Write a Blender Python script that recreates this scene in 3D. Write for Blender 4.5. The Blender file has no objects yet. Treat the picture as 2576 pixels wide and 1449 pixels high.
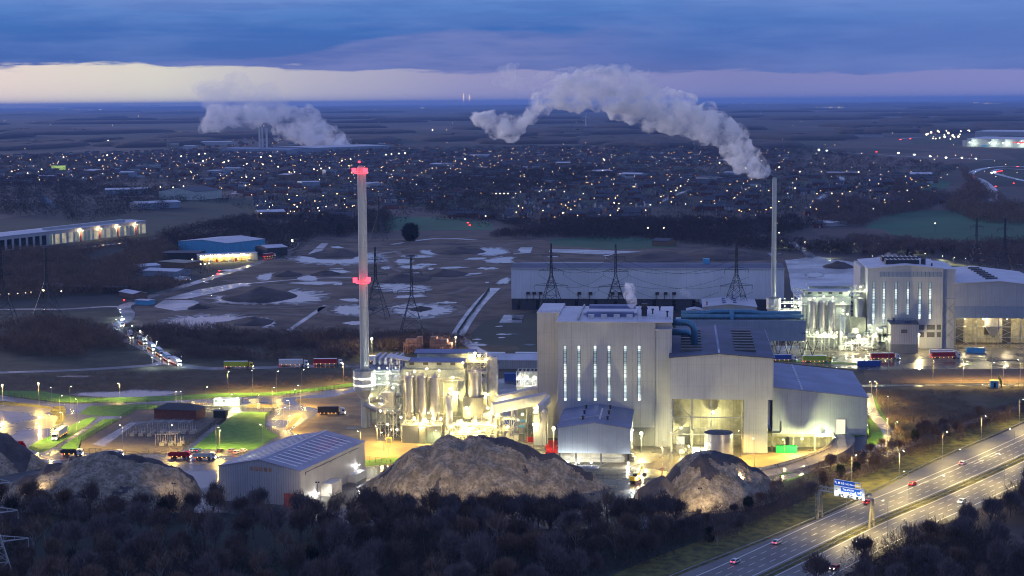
import bpy, math, random
import numpy as np
from mathutils import Matrix, Vector, noise

# ------------------------------------------------------------------ camera
SC = bpy.context.scene
COL = SC.collection
FOC, CAMH = 4400.0, 150.0                      # focal length in pixels of a 2576 px wide frame, camera height in m
HAZE = 3.0e-5
LAMPS = 1.4                                     # common factor of all site lamps
PITCH = math.atan(469.5 / FOC)
ROLL = math.radians(-0.445)
cam_d = bpy.data.cameras.new('camera')
cam = bpy.data.objects.new('camera', cam_d)
COL.objects.link(cam)
CM = Matrix.Rotation(math.pi / 2 - PITCH, 4, 'X') @ Matrix.Rotation(ROLL, 4, 'Z')
cam.matrix_world = Matrix.Translation((0, 0, CAMH)) @ CM
cam_d.sensor_width = 36
cam_d.lens = FOC / 2576 * 36
cam_d.clip_start = 1
cam_d.clip_end = 200000
SC.camera = cam

# ------------------------------------------------------------------ render settings
SC.view_settings.view_transform = 'Standard'
SC.view_settings.look = 'None'
SC.view_settings.gamma = 1
SC.view_settings.exposure = .30
SC.render.engine = 'CYCLES'
cy = SC.cycles
cy.use_denoising = True
try: cy.denoiser = 'OPENIMAGEDENOISE'
except Exception: pass
cy.max_bounces = 5; cy.diffuse_bounces = 2; cy.glossy_bounces = 3; cy.transmission_bounces = 2
cy.volume_bounces = 3; cy.transparent_max_bounces = 8
cy.sample_clamp_indirect = 2.5
cy.caustics_reflective = False; cy.caustics_refractive = False
cy.volume_step_rate = 3; cy.volume_max_steps = 64
cy.use_light_tree = True
cy.adaptive_threshold = .005
cy.filter_width = 1.05

# ------------------------------------------------------------------ dusk sky (world)
W = bpy.data.worlds.new('World'); SC.world = W; W.use_nodes = True
nt = W.node_tree; nt.nodes.clear()
def N(t, k, **kw):
    n = t.nodes.new(k)
    for a, b in kw.items(): setattr(n, a, b)
    return n
def MATH(t, op, a, b=None, clamp=False):
    n = t.nodes.new('ShaderNodeMath'); n.operation = op; n.use_clamp = clamp
    for i, x in enumerate((a, b)):
        if x is None: continue
        if isinstance(x, (int, float)): n.inputs[i].default_value = x
        else: t.links.new(x, n.inputs[i])
    return n.outputs[0]
def MIX(t, f, a, b, mode='MIX'):
    n = t.nodes.new('ShaderNodeMix'); n.data_type = 'RGBA'; n.blend_type = mode
    for s, x in ((n.inputs[0], f), (n.inputs[6], a), (n.inputs[7], b)):
        if isinstance(x, (int, float)): s.default_value = x
        elif isinstance(x, tuple): s.default_value = (*x[:3], 1)
        else: t.links.new(x, s)
    return n.outputs[2]
def RAMP(t, f, stops, interp='LINEAR'):
    n = t.nodes.new('ShaderNodeValToRGB'); r = n.color_ramp; r.interpolation = interp
    while len(r.elements) > 1: r.elements.remove(r.elements[0])
    r.elements[0].position = stops[0][0]
    r.elements[0].color = (*stops[0][1], 1)
    for p, c in stops[1:]:
        e = r.elements.new(p); e.color = (*c, 1)
    t.links.new(f, n.inputs[0]); return n.outputs[0]
def MAPR(t, f, a, b, c=0.0, d=1.0, smooth=True):
    n = t.nodes.new('ShaderNodeMapRange'); n.interpolation_type = 'SMOOTHSTEP' if smooth else 'LINEAR'
    t.links.new(f, n.inputs[0])
    for i, x in zip((1, 2, 3, 4), (a, b, c, d)): n.inputs[i].default_value = x
    return n.outputs[0]
def srgb(r, g, b):
    return tuple((x / 255 / 12.92) if x < 10.3 else ((x / 255 + .055) / 1.055) ** 2.4 for x in (r, g, b))
tc = N(nt, 'ShaderNodeTexCoord'); sp = N(nt, 'ShaderNodeSeparateXYZ'); nt.links.new(tc.outputs['Generated'], sp.inputs[0])
az = MATH(nt, 'ARCTAN2', sp.outputs[0], sp.outputs[1]); el = MATH(nt, 'ARCSINE', sp.outputs[2])
cb = N(nt, 'ShaderNodeCombineXYZ')
nt.links.new(MATH(nt, 'MULTIPLY', az, 9.0), cb.inputs[0]); nt.links.new(MATH(nt, 'MULTIPLY', el, 75.0), cb.inputs[1])
def WN(scale, detail, off=0, rough=.55, dist=0.0):
    m = N(nt, 'ShaderNodeMapping'); nt.links.new(cb.outputs[0], m.inputs[0]); m.inputs['Location'].default_value = (off, off * 1.7, off * .3)
    n = N(nt, 'ShaderNodeTexNoise'); n.inputs['Scale'].default_value = scale; n.inputs['Detail'].default_value = detail
    n.inputs['Roughness'].default_value = rough; n.inputs['Distortion'].default_value = dist
    nt.links.new(m.outputs[0], n.inputs['Vector']); return n.outputs['Fac']
n1, n2, n3 = WN(1.1, 6, 3.1, dist=.4), WN(2.6, 7, 11.0), WN(.7, 4, 7.7)
# bright gap under the cloud deck, its upper edge ragged
edge = MATH(nt, 'ADD', MAPR(nt, az, -.30, .28, .0208, .0140, False), MATH(nt, 'ADD', MATH(nt, 'MULTIPLY', MATH(nt, 'SUBTRACT', n2, .5), .0125), MATH(nt, 'MULTIPLY', MATH(nt, 'SUBTRACT', n3, .5), .012)))
gap = MAPR(nt, MATH(nt, 'SUBTRACT', el, edge), -.0006, .0016, 1.0, 0.0)
gapcol = RAMP(nt, MAPR(nt, az, -.29, .29, 0, 1, False), [(0, srgb(232, 214, 208)), (.16, srgb(218, 212, 202)), (.30, srgb(182, 178, 196)), (.46, srgb(150, 148, 190)), (.72, srgb(126, 130, 184)), (1, srgb(130, 134, 192))])
low = MAPR(nt, el, 0, .006, .88, 1.0)
gapcol = MIX(nt, 1.0, gapcol, MIX(nt, low, (.8, .8, .85), (1, 1, 1)), 'MULTIPLY')
# lavender second layer
mid_e = MATH(nt, 'ADD', MAPR(nt, az, -.20, -.02, .021, .040), MATH(nt, 'MULTIPLY', MATH(nt, 'SUBTRACT', n1, .5), .012))
midm = MATH(nt, 'MULTIPLY', MAPR(nt, MATH(nt, 'SUBTRACT', el, mid_e), -.001, .0018, 1, 0), MAPR(nt, az, -.26, -.15, 0, 1))
midm = MATH(nt, 'MULTIPLY', midm, MAPR(nt, az, .0, .12, 1, 0))
deck = RAMP(nt, MAPR(nt, MATH(nt, 'ADD', el, MATH(nt, 'MULTIPLY', MATH(nt, 'SUBTRACT', n3, .5), .012)), .012, .070, 0, 1, False),
            [(0, srgb(94, 108, 168)), (.22, srgb(70, 102, 172)), (.5, srgb(66, 110, 182)), (.72, srgb(90, 130, 198)), (1, srgb(134, 156, 214))])
streak = MAPR(nt, n1, .42, .66, .0, 1)
deck = MIX(nt, MATH(nt, 'MULTIPLY', streak, .34), deck, srgb(112, 136, 200))
deck = MIX(nt, MATH(nt, 'MULTIPLY', MAPR(nt, n2, .35, .6, 1, 0), .28), deck, srgb(56, 94, 172))
deck = MIX(nt, MATH(nt, 'MULTIPLY', MAPR(nt, az, 0, .3, 0, 1), .35), deck, srgb(116, 136, 204))
deck = MIX(nt, MATH(nt, 'MULTIPLY', midm, .55), deck, MIX(nt, MAPR(nt, n2, .3, .7), srgb(134, 138, 192), srgb(100, 114, 178)))
lowsky = MIX(nt, 1.0, MIX(nt, gap, deck, gapcol), (.85, .86, .84), 'MULTIPLY')
# the clearer sky overhead, a low sun sky behind the cloud deck
sky = N(nt, 'ShaderNodeTexSky'); sky.sky_type = 'NISHITA'; sky.sun_disc = False
sky.sun_elevation = math.radians(2); sky.sun_rotation = math.radians(-24); sky.air_density = 1.4; sky.ozone_density = 3
nish = MIX(nt, 1.0, sky.outputs[0], (.05, .05, .05), 'MULTIPLY')
upper = MIX(nt, 1.0, nish, (.175, .235, .53), 'ADD')
skyc = MIX(nt, MAPR(nt, el, .055, .16), lowsky, upper)
bg = N(nt, 'ShaderNodeBackground'); nt.links.new(skyc, bg.inputs[0]); bg.inputs[1].default_value = 1.0
wo = N(nt, 'ShaderNodeOutputWorld'); nt.links.new(bg.outputs[0], wo.inputs[0])

# ------------------------------------------------------------------ last daylight (very weak, from the bright gap at the left)
sd = bpy.data.lights.new('sun', 'SUN'); sd.energy = 1.2; sd.angle = math.radians(14); sd.color = (1, .86, .86)
so = bpy.data.objects.new('sun', sd); COL.objects.link(so)
so.rotation_euler = (math.radians(86), 0, math.radians(222))

# ------------------------------------------------------------------ measuring: pixels of the 2576 px frame -> points in the place
CR = CM.to_3x3()
def ray(x, y): return CR @ Vector(((x - 1288) / FOC, -(y - 724.5) / FOC, -1))
def G(x, y, z=0.0):                             # point at height z
    r = ray(x, y); t = (z - CAMH) / r.z
    return Vector((r.x * t, r.y * t, z))
A = math.radians(5.6)                           # the two plants stand turned by this much
UX, VX = Vector((math.cos(A), -math.sin(A), 0)), Vector((math.sin(A), math.cos(A), 0))
def UV(x, y, z=0.0):
    p = G(x, y, z); return p.dot(UX), p.dot(VX)
def F(x, y, v):                                 # on a facade plane at depth v: (u, z)
    r = ray(x, y); t = v / (r.x * VX.x + r.y * VX.y)
    return t * (r.x * UX.x + r.y * UX.y), CAMH + t * r.z
def WP(u, v, z=0.0):
    p = UX * u + VX * v; p.z = z; return p
def FY(x, y, Y):                                # on a plane facing the camera at world y: (x, z)
    r = ray(x, y); t = Y / r.y
    return r.x * t, CAMH + t * r.z
RND = random.Random(7)

# ------------------------------------------------------------------ mesh builder
class MB:
    def __init__(s): s.v = []; s.f = []; s.m = []
    def add(s, vs, fs, mi=0):
        o = len(s.v); s.v += [tuple(p) for p in vs]; s.f += [tuple(i + o for i in f) for f in fs]; s.m += [mi] * len(fs); return s
    def box(s, x0, x1, y0, y1, z0, z1, mi=0):
        return s.add([(x0, y0, z0), (x1, y0, z0), (x1, y1, z0), (x0, y1, z0), (x0, y0, z1), (x1, y0, z1), (x1, y1, z1), (x0, y1, z1)],
                     [(0, 3, 2, 1), (4, 5, 6, 7), (0, 1, 5, 4), (1, 2, 6, 5), (2, 3, 7, 6), (3, 0, 4, 7)], mi)
    def prism(s, poly, axis, a, b, mi=0):       # poly in the two other axes, extruded along axis from a to b
        def P(p, t): return {'x': (t, p[0], p[1]), 'y': (p[0], t, p[1]), 'z': (p[0], p[1], t)}[axis]
        n = len(poly); vs = [P(p, a) for p in poly] + [P(p, b) for p in poly]
        return s.add(vs, [tuple(range(n))[::-1], tuple(range(n, 2 * n))] + [(i, (i + 1) % n, n + (i + 1) % n, n + i) for i in range(n)], mi)
    def cyl(s, x, y, z0, z1, r, n=14, r2=None, mi=0, cap=True):
        r2 = r if r2 is None else r2
        vs = [(x + r * math.cos(6.2832 * i / n), y + r * math.sin(6.2832 * i / n), z0) for i in range(n)] + \
             [(x + r2 * math.cos(6.2832 * i / n), y + r2 * math.sin(6.2832 * i / n), z1) for i in range(n)]
        fs = [(i, (i + 1) % n, n + (i + 1) % n, n + i) for i in range(n)]
        if cap: fs += [tuple(range(n))[::-1], tuple(range(n, 2 * n))]
        return s.add(vs, fs, mi)
    def bar(s, p, q, r, n=4, mi=0, r2=None, cap=True):
        p, q = Vector(p), Vector(q); d = q - p
        if d.length < 1e-6: return s
        d.normalize(); a = d.orthogonal().normalized(); b = d.cross(a); r2 = r if r2 is None else r2
        vs = []
        for c, rr in ((p, r), (q, r2)):
            for i in range(n):
                t = 6.2832 * (i + .5) / n; vs.append(c + (a * math.cos(t) + b * math.sin(t)) * rr)
        fs = [(i, (i + 1) % n, n + (i + 1) % n, n + i) for i in range(n)]
        if cap: fs += [tuple(range(n))[::-1], tuple(range(n, 2 * n))]
        return s.add(vs, fs, mi)
    def tube(s, pts, r, n=10, mi=0):
        pts = [Vector(p) for p in pts]; rings = []
        up = Vector((0.13, .31, .94))
        for i, p in enumerate(pts):
            d = (pts[min(i + 1, len(pts) - 1)] - pts[max(i - 1, 0)]).normalized()
            a = d.cross(up).normalized(); b = d.cross(a)
            rings.append([p + (a * math.cos(6.2832 * k / n) + b * math.sin(6.2832 * k / n)) * r for k in range(n)])
        vs = [v for g in rings for v in g]; m = len(pts)
        fs = [(i * n + k, i * n + (k + 1) % n, (i + 1) * n + (k + 1) % n, (i + 1) * n + k) for i in range(m - 1) for k in range(n)]
        fs += [tuple(range(n))[::-1], tuple(range((m - 1) * n, m * n))]
        return s.add(vs, fs, mi)
    def rail(s, pts, h=1.1, r=.045, step=2.0, close=False):     # hand rail along a polyline
        pts = [Vector(p) for p in pts]
        if close: pts.append(pts[0])
        for a, b in zip(pts, pts[1:]):
            L = (b - a).length; k = max(1, int(L / step))
            for hh in (h, h * .5): s.bar(a + Vector((0, 0, hh)), b + Vector((0, 0, hh)), r)
            for i in range(k + 1):
                p = a.lerp(b, i / k); s.bar(p, p + Vector((0, 0, h)), r)
        return s
    def gable(s, x0, x1, y0, y1, ze, zr, mi=0, t=.35, over=.3):   # pitched roof slab, ridge along y
        xm = (x0 + x1) / 2
        return s.prism([(x0 - over, ze), (xm, zr), (x1 + over, ze), (x1 + over, ze + t), (xm, zr + t), (x0 - over, ze + t)], 'y', y0 - over, y1 + over, mi)
    def build(s, name, mats, parent=None, smooth=False, loc=None, rz=0):
        me = bpy.data.meshes.new(name); me.from_pydata(s.v, [], s.f)
        mats = mats if isinstance(mats, (list, tuple)) else [mats]
        for m in mats: me.materials.append(m)
        if len(mats) > 1: me.polygons.foreach_set('material_index', s.m)
        if smooth: me.polygons.foreach_set('use_smooth', [True] * len(s.f))
        o = bpy.data.objects.new(name, me); COL.objects.link(o)
        if parent is not None: o.parent = parent
        if loc is not None: o.location = loc; o.rotation_euler.z = rz
        return o
def npmesh(name, V, Fq, mats, mi=None, parent=None):             # big numpy mesh of quads or tris
    me = bpy.data.meshes.new(name); k = Fq.shape[1]
    me.vertices.add(len(V)); me.vertices.foreach_set('co', np.asarray(V, np.float32).ravel())
    me.loops.add(Fq.size); me.loops.foreach_set('vertex_index', Fq.astype(np.int32).ravel())
    me.polygons.add(len(Fq)); me.polygons.foreach_set('loop_start', np.arange(0, Fq.size, k, dtype=np.int32))
    me.polygons.foreach_set('loop_total', np.full(len(Fq), k, np.int32))
    for m in (mats if isinstance(mats, (list, tuple)) else [mats]): me.materials.append(m)
    if mi is not None: me.polygons.foreach_set('material_index', np.asarray(mi, np.int32))
    me.update(); me.validate()
    o = bpy.data.objects.new(name, me); COL.objects.link(o); o.parent = parent
    return o
def tag(o, label=None, cat=None, group=None, kind=None):
    for k, x in (('label', label), ('category', cat), ('group', group), ('kind', kind)):
        if x: o[k] = x
    return o
def thing(name, label, cat, loc, rz=0.0, group=None):
    o = bpy.data.objects.new(name, None); COL.objects.link(o); o.empty_display_size = 1
    o.location = loc; o.rotation_euler.z = rz
    return tag(o, label, cat, group)
def pthing(name, label, cat, u, v, group=None, z=0.0): return thing(name, label, cat, WP(u, v, z), -A, group)
def dup(o, loc=None, rz=None, label=None, group=None, scale=None, par=None):   # a copy of a thing and of its parts
    c = o.copy(); COL.objects.link(c)
    if par is not None: c.parent = par
    if loc is not None: c.location = loc
    if rz is not None: c.rotation_euler.z = rz
    if scale is not None: c.scale = (scale,) * 3 if isinstance(scale, (int, float)) else scale
    if label: c['label'] = label
    if group: c['group'] = group
    for ch in (CH[o.name] if o.name in CH else kids(o)): dup(ch, par=c)
    return c
CH = {}
def kids(o):
    CH[o.name] = list(o.children); return CH[o.name]
ORD = ['leftmost', 'second', 'third', 'fourth', 'fifth', 'sixth', 'seventh', 'eighth', 'ninth', 'tenth', 'eleventh', 'twelfth', 'thirteenth', 'fourteenth', 'fifteenth', 'sixteenth', 'seventeenth', 'eighteenth', 'nineteenth', 'twentieth']
# ------------------------------------------------------------------ materials
def mat(name, col, rough=.7, metal=0.0, var=.18, scale=.3, bump=0.0, bscale=3.0, col2=None, spec=.5, seams=None, streak=0.0, emit=None, es=0.0, wet=0.0):
    m = bpy.data.materials.new(name); m.use_nodes = True; t = m.node_tree; b = t.nodes['Principled BSDF']
    b.inputs['Roughness'].default_value = rough; b.inputs['Metallic'].default_value = metal
    b.inputs['Specular IOR Level'].default_value = spec
    tc = N(t, 'ShaderNodeTexCoord'); ob = tc.outputs['Object']
    n = N(t, 'ShaderNodeTexNoise'); n.inputs['Scale'].default_value = scale; n.inputs['Detail'].default_value = 6; n.inputs['Roughness'].default_value = .62
    t.links.new(ob, n.inputs['Vector'])
    c2 = col2 or tuple(x * (1 + var) for x in col); c1 = tuple(x * (1 - var) for x in col) if not col2 else col
    c = MIX(t, MAPR(t, n.outputs['Fac'], .35, .68), c1, c2)
    if streak:                                    # rain streaks down a wall
        mp = N(t, 'ShaderNodeMapping'); t.links.new(ob, mp.inputs[0]); mp.inputs['Scale'].default_value = (1.1, 1.1, .05)
        n2 = N(t, 'ShaderNodeTexNoise'); n2.inputs['Scale'].default_value = 1.0; n2.inputs['Detail'].default_value = 4; t.links.new(mp.outputs[0], n2.inputs['Vector'])
        c = MIX(t, MATH(t, 'MULTIPLY', MAPR(t, n2.outputs['Fac'], .45, .7), streak), c, tuple(x * .55 for x in col))
    if seams:                                     # (axis coordinate period, strength, width): joints between cladding sheets
        s = N(t, 'ShaderNodeSeparateXYZ'); t.links.new(ob, s.inputs[0])
        h = MATH(t, 'ADD', s.outputs[0], s.outputs[1])
        for per, st, wd, src in seams:
            q = h if src == 'h' else s.outputs[{'x': 0, 'y': 1, 'z': 2}[src]]
            fr = MATH(t, 'FRACT', MATH(t, 'DIVIDE', q, per))
            k = MATH(t, 'MULTIPLY', MATH(t, 'LESS_THAN', fr, wd), st)
            c = MIX(t, k, c, tuple(x * .45 for x in col))
    t.links.new(c, b.inputs['Base Color'])
    if bump:
        n3 = N(t, 'ShaderNodeTexNoise'); n3.inputs['Scale'].default_value = bscale; n3.inputs['Detail'].default_value = 5; t.links.new(ob, n3.inputs['Vector'])
        bp = N(t, 'ShaderNodeBump'); bp.inputs['Strength'].default_value = bump; bp.inputs['Distance'].default_value = .5
        t.links.new(n3.outputs['Fac'], bp.inputs['Height']); t.links.new(bp.outputs[0], b.inputs['Normal'])
    if wet:                                       # patches of standing water: much smoother there
        n4 = N(t, 'ShaderNodeTexNoise'); n4.inputs['Scale'].default_value = wet; n4.inputs['Detail'].default_value = 5; t.links.new(ob, n4.inputs['Vector'])
        t.links.new(MAPR(t, n4.outputs['Fac'], .42, .60, rough, .12), b.inputs['Roughness'])
    if emit:
        b.inputs['Emission Color'].default_value = (*emit, 1); b.inputs['Emission Strength'].default_value = es
    return m
def glow(name, col, s, sample=False):
    m = bpy.data.materials.new(name); m.use_nodes = True; t = m.node_tree; t.nodes.clear()
    e = N(t, 'ShaderNodeEmission'); e.inputs[0].default_value = (*col, 1); e.inputs[1].default_value = s
    o = N(t, 'ShaderNodeOutputMaterial'); t.links.new(e.outputs[0], o.inputs[0])
    if not sample:
        try: m.cycles.emission_sampling = 'NONE'
        except Exception: pass
    return m
def panes(name, base, s, cell, colb):              # lit glazing, every pane a little different
    m = bpy.data.materials.new(name); m.use_nodes = True; t = m.node_tree; b = t.nodes['Principled BSDF']
    b.inputs['Roughness'].default_value = .15; b.inputs['Base Color'].default_value = (.1, .14, .16, 1)
    tc = N(t, 'ShaderNodeTexCoord'); s3 = N(t, 'ShaderNodeVectorMath', operation='DIVIDE'); t.links.new(tc.outputs['Object'], s3.inputs[0]); s3.inputs[1].default_value = cell
    fl = N(t, 'ShaderNodeVectorMath', operation='FLOOR'); t.links.new(s3.outputs[0], fl.inputs[0])
    w = N(t, 'ShaderNodeTexWhiteNoise'); w.noise_dimensions = '3D'; t.links.new(fl.outputs[0], w.inputs[0])
    n = N(t, 'ShaderNodeTexNoise'); n.inputs['Scale'].default_value = .12; t.links.new(tc.outputs['Object'], n.inputs['Vector'])
    f = MATH(t, 'MULTIPLY', w.outputs['Value'], MAPR(t, n.outputs['Fac'], .3, .7, .3, 1.0))
    t.links.new(MIX(t, w.outputs['Value'], base, colb), b.inputs['Emission Color'])
    t.links.new(MATH(t, 'MULTIPLY', MATH(t, 'ADD', MATH(t, 'MULTIPLY', f, 1.15), .16), s), b.inputs['Emission Strength'])
    try: m.cycles.emission_sampling = 'NONE'
    except Exception: pass
    return m
M = {}
M['clad'] = mat('pale_cladding', (.41, .42, .43), .55, seams=[(7.2, .55, .016, 'h'), (9.5, .35, .012, 'z'), (1.0, .12, .25, 'h')], streak=.26, scale=.12, var=.06)
M['clad_pale'] = mat('pale_blue_cladding', (.68, .72, .76), .5, seams=[(14, .5, .012, 'h'), (1.0, .1, .25, 'h')], streak=.2, scale=.05, var=.07)
M['clad_blue'] = mat('blue_grey_cladding', (.26, .31, .38), .5, seams=[(6.1, .6, .016, 'h'), (1.0, .12, .25, 'h'), (8, .2, .01, 'z')], streak=.15, scale=.15, var=.07)
M['clad_white'] = mat('white_corrugated_cladding', (.38, .38, .385), .5, seams=[(1.0, .42, .32, 'h')], streak=.25, scale=.15, var=.06)
M['clad_dark'] = mat('grey_cladding', (.17, .18, .185), .55, seams=[(1.0, .15, .25, 'h')], streak=.2, scale=.2, var=.08)
M['mint'] = mat('pale_green_cladding', (.42, .48, .44), .55, seams=[(2.0, .3, .02, 'h')], streak=.1)
M['roof_light'] = mat('pale_metal_roof', (.50, .49, .54), .5, seams=[(1.0, .22, .12, 'x')], scale=.1, var=.1)
M['roof_blue'] = mat('blue_grey_metal_roof', (.15, .18, .31), .5, seams=[(1.0, .22, .12, 'y')], scale=.06, var=.2)
M['roof_dark'] = mat('dark_metal_roof', (.050, .060, .115), .62, seams=[(1.2, .25, .1, 'y')], scale=.05, var=.3)
M['roof_shed'] = mat('shed_roof_sheeting', (.26, .26, .33), .55, seams=[(1.2, .15, .1, 'y')], scale=.1, var=.12)
M['rooflight'] = mat('translucent_roof_light', (.62, .58, .56), .35, var=.12, scale=.5)
M['solar'] = mat('dark_blue_roof_sheet', (.045, .055, .14), .25, seams=[(1.6, .4, .05, 'x'), (1.2, .4, .06, 'y')])
M['conc'] = mat('concrete', (.27, .26, .22), .85, scale=.25, var=.25, streak=.35)
M['conc_stain'] = mat('stained_concrete', (.30, .29, .22), .85, scale=.3, var=.3, streak=.75, seams=[(2.4, .4, .03, 'z'), (6, .35, .01, 'h')])
M['steel'] = mat('galvanised_steel', (.34, .35, .36), .45, .3, var=.2, scale=.6)
M['steel_pale'] = mat('pale_painted_steel', (.58, .58, .56), .5, .1, var=.12, scale=.5, streak=.2)
M['steel_dark'] = mat('dark_steel', (.045, .048, .055), .5, .3, var=.25, scale=.4)
M['silo'] = mat('brushed_silo_steel', (.40, .40, .42), .34, .55, var=.1, scale=.2, streak=.25, seams=[(3.1, .3, .015, 'z')])
M['stack'] = mat('stack_concrete', (.50, .52, .48), .7, var=.05, scale=.08, streak=.12, seams=[(28, .6, .006, 'z')])
M['duct_blue'] = mat('blue_duct_cladding', (.07, .20, .30), .35, .5, seams=[(1.3, .4, .1, 'x')], var=.15)
M['yellow'] = mat('yellow_paint', (.75, .52, .03), .5, var=.1)
M['orange'] = mat('orange_paint', (.65, .2, .03), .5, var=.1)
M['red'] = mat('red_paint', (.42, .02, .03), .4, var=.12, seams=[(.6, .25, .15, 'h')])
M['green'] = mat('green_paint', (.01, .48, .09), .45, var=.08, seams=[(.5, .2, .2, 'h')])
M['bluec'] = mat('blue_paint', (.03, .09, .33), .45, var=.1, seams=[(.5, .25, .2, 'h')])
M['cyan'] = mat('light_blue_paint', (.10, .38, .60), .45, var=.1, seams=[(.5, .2, .2, 'h')])
M['lime'] = mat('lime_curtain', (.42, .52, .03), .5, var=.1, seams=[(.9, .25, .08, 'h')])
M['teal'] = mat('teal_curtain', (.03, .20, .18), .5, var=.1, seams=[(.9, .25, .08, 'h')])
M['white'] = mat('white_paint', (.68, .68, .68), .4, var=.06, seams=[(1.2, .2, .03, 'h')], streak=.12)
M['tyre'] = mat('tyre_rubber', (.012, .012, .013), .8)
M['glass'] = mat('dark_glass', (.015, .02, .025), .08, var=.05)
M['rust'] = mat('rusty_steel', (.42, .22, .14), .8, var=.35, scale=.5)
M['brick'] = mat('red_brick', (.17, .065, .05), .85, var=.25, scale=1.2, seams=[(.3, .3, .12, 'z')])
M['brick_tan'] = mat('tan_brick', (.20, .13, .09), .85, var=.25, scale=1.0)
M['render_w'] = mat('white_render', (.36, .36, .37), .8, var=.1)
M['tile'] = mat('dark_roof_tile', (.045, .042, .05), .65, var=.3, scale=1.2)
M['slate'] = mat('slate_roof', (.05, .055, .075), .7, var=.25, scale=1.0)
M['louvre'] = mat('louvre', (.10, .10, .10), .6, seams=[(.5, .7, .4, 'z')])
M['wood'] = mat('bark', (.13, .105, .095), .9, var=.3, scale=2)
M['birch'] = mat('pale_bark', (.30, .27, .25), .9, var=.3, scale=2)
M['twig'] = mat('bare_twigs', (.12, .082, .072), .9, var=.35, scale=.12)
M['twig2'] = mat('brown_twigs', (.17, .11, .08), .9, var=.35, scale=.12)
M['twig3'] = mat('grey_twigs', (.155, .125, .125), .9, var=.35, scale=.12)
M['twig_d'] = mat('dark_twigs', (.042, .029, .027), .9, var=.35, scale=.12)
M['ever'] = mat('evergreen_leaves', (.012, .022, .014), .8, var=.4, scale=.4)
M['ivy'] = mat('ivy_leaves', (.018, .020, .016), .8, var=.4, scale=.4)
M['asphalt'] = mat('wet_asphalt', (.055, .056, .062), .42, scale=.08, var=.3, wet=.035, spec=.6)
M['asphalt_dry'] = mat('motorway_asphalt', (.12, .116, .110), .55, scale=.06, var=.18, spec=.5)
M['yardm'] = mat('wet_concrete_yard', (.13, .12, .10), .4, scale=.08, var=.3, wet=.05, spec=.6, seams=[(8, .4, .02, 'x'), (8, .4, .02, 'y')])
M['apron'] = mat('wet_concrete_slab', (.20, .19, .21), .35, scale=.03, var=.35, wet=.02, spec=.7, seams=[(12, .6, .03, 'x'), (16, .6, .02, 'y')])
M['grass'] = mat('lawn_grass', (.035, .11, .012), .9, scale=.25, var=.35, bump=.3, bscale=2)
M['grass_lit'] = mat('lamplit_grass', (.055, .17, .018), .9, scale=.3, var=.25, bump=.3, bscale=2)  # the lawn grass again, lamplight put into its brighter green
M['verge'] = mat('rough_verge_grass', (.15, .135, .028), .95, scale=.25, var=.45, bump=.6, bscale=1.5, col2=(.035, .040, .014))
M['scrubg'] = mat('rough_ground', (.040, .038, .018), .95, scale=.06, var=.4, bump=.6, bscale=.8, col2=(.085, .070, .045))
M['earth'] = mat('sandy_ground', (.24, .175, .095), .9, scale=.08, var=.25, bump=.3, bscale=1)
M['gravel'] = mat('dark_gravel', (.085, .075, .075), .9, scale=.5, var=.25, bump=.4, bscale=4)
M['ash'] = mat('spoil_ground', (.045, .032, .025), .95, scale=.03, var=.3, bump=.6, bscale=.4, col2=(.15, .108, .082))
M['ashmound'] = mat('dug_spoil', (.040, .030, .028), .95, scale=.05, var=.3, bump=.8, bscale=.6, col2=(.085, .066, .062))
M['heap'] = mat('tan_ash_heap', (.15, .125, .092), .95, scale=.3, var=.3, bump=1.0, bscale=1.1, col2=(.34, .285, .215), streak=.75)
M['heap_dark'] = mat('dark_ash_and_shade', (.040, .038, .045), .95, scale=.2, var=.4, bump=1.0, bscale=1.2, col2=(.075, .065, .07))
M['paint'] = mat('road_marking_paint', (.75, .74, .70), .5, var=.08)
M['pale_track'] = mat('wet_pale_hardstanding', (.17, .165, .175), .3, scale=.05, var=.35, wet=.03, spec=.7)
M['kerb'] = mat('kerb_concrete', (.32, .30, .27), .8)
M['fence'] = mat('dark_green_fence', (.018, .035, .030), .6)
M['brown_field'] = mat('ploughed_field', (.095, .065, .055), .95, scale=.01, var=.25, seams=[(9, .25, .3, 'x')])
M['green_field'] = mat('winter_crop_field', (.022, .095, .045), .95, scale=.006, var=.25, seams=[(24, .35, .06, 'h')])
wm = bpy.data.materials.new('still_water'); wm.use_nodes = True; t_ = wm.node_tree; b_ = t_.nodes['Principled BSDF']
b_.inputs['Base Color'].default_value = (.03, .04, .06, 1); b_.inputs['Roughness'].default_value = .06; b_.inputs['IOR'].default_value = 1.9
tcw = N(t_, 'ShaderNodeTexCoord'); nw = N(t_, 'ShaderNodeTexNoise'); nw.inputs['Scale'].default_value = .6; t_.links.new(tcw.outputs['Object'], nw.inputs['Vector'])
bw = N(t_, 'ShaderNodeBump'); bw.inputs['Strength'].default_value = .05; t_.links.new(nw.outputs['Fac'], bw.inputs['Height']); t_.links.new(bw.outputs[0], b_.inputs['Normal'])
M['water'] = wm
M['mud'] = mat('wet_mud', (.035, .026, .022), .38, scale=.3, var=.4, wet=.15, bump=.3, bscale=1)
M['trackm'] = mat('worn_track', (.13, .10, .085), .8, scale=.1, var=.35, bump=.3, bscale=.7)
M['lamp_w'] = glow('warm_lamp_glass', (1, .86, .55), 60)
M['lamp_c'] = glow('cool_lamp_glass', (.85, 1, .95), 60)
M['lamp_o'] = glow('orange_lamp_glass', (1, .58, .25), 14)
M['lamp_far'] = glow('far_warm_lamp', (1, .62, .28), 9)
M['win_far'] = glow('lit_house_window', (1, .58, .22), 2.6)
M['win_warm'] = glow('lit_window', (1, .80, .45), 1.5)
M['win_cool'] = glow('cool_lit_window', (.55, .85, 1), .9)
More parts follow.
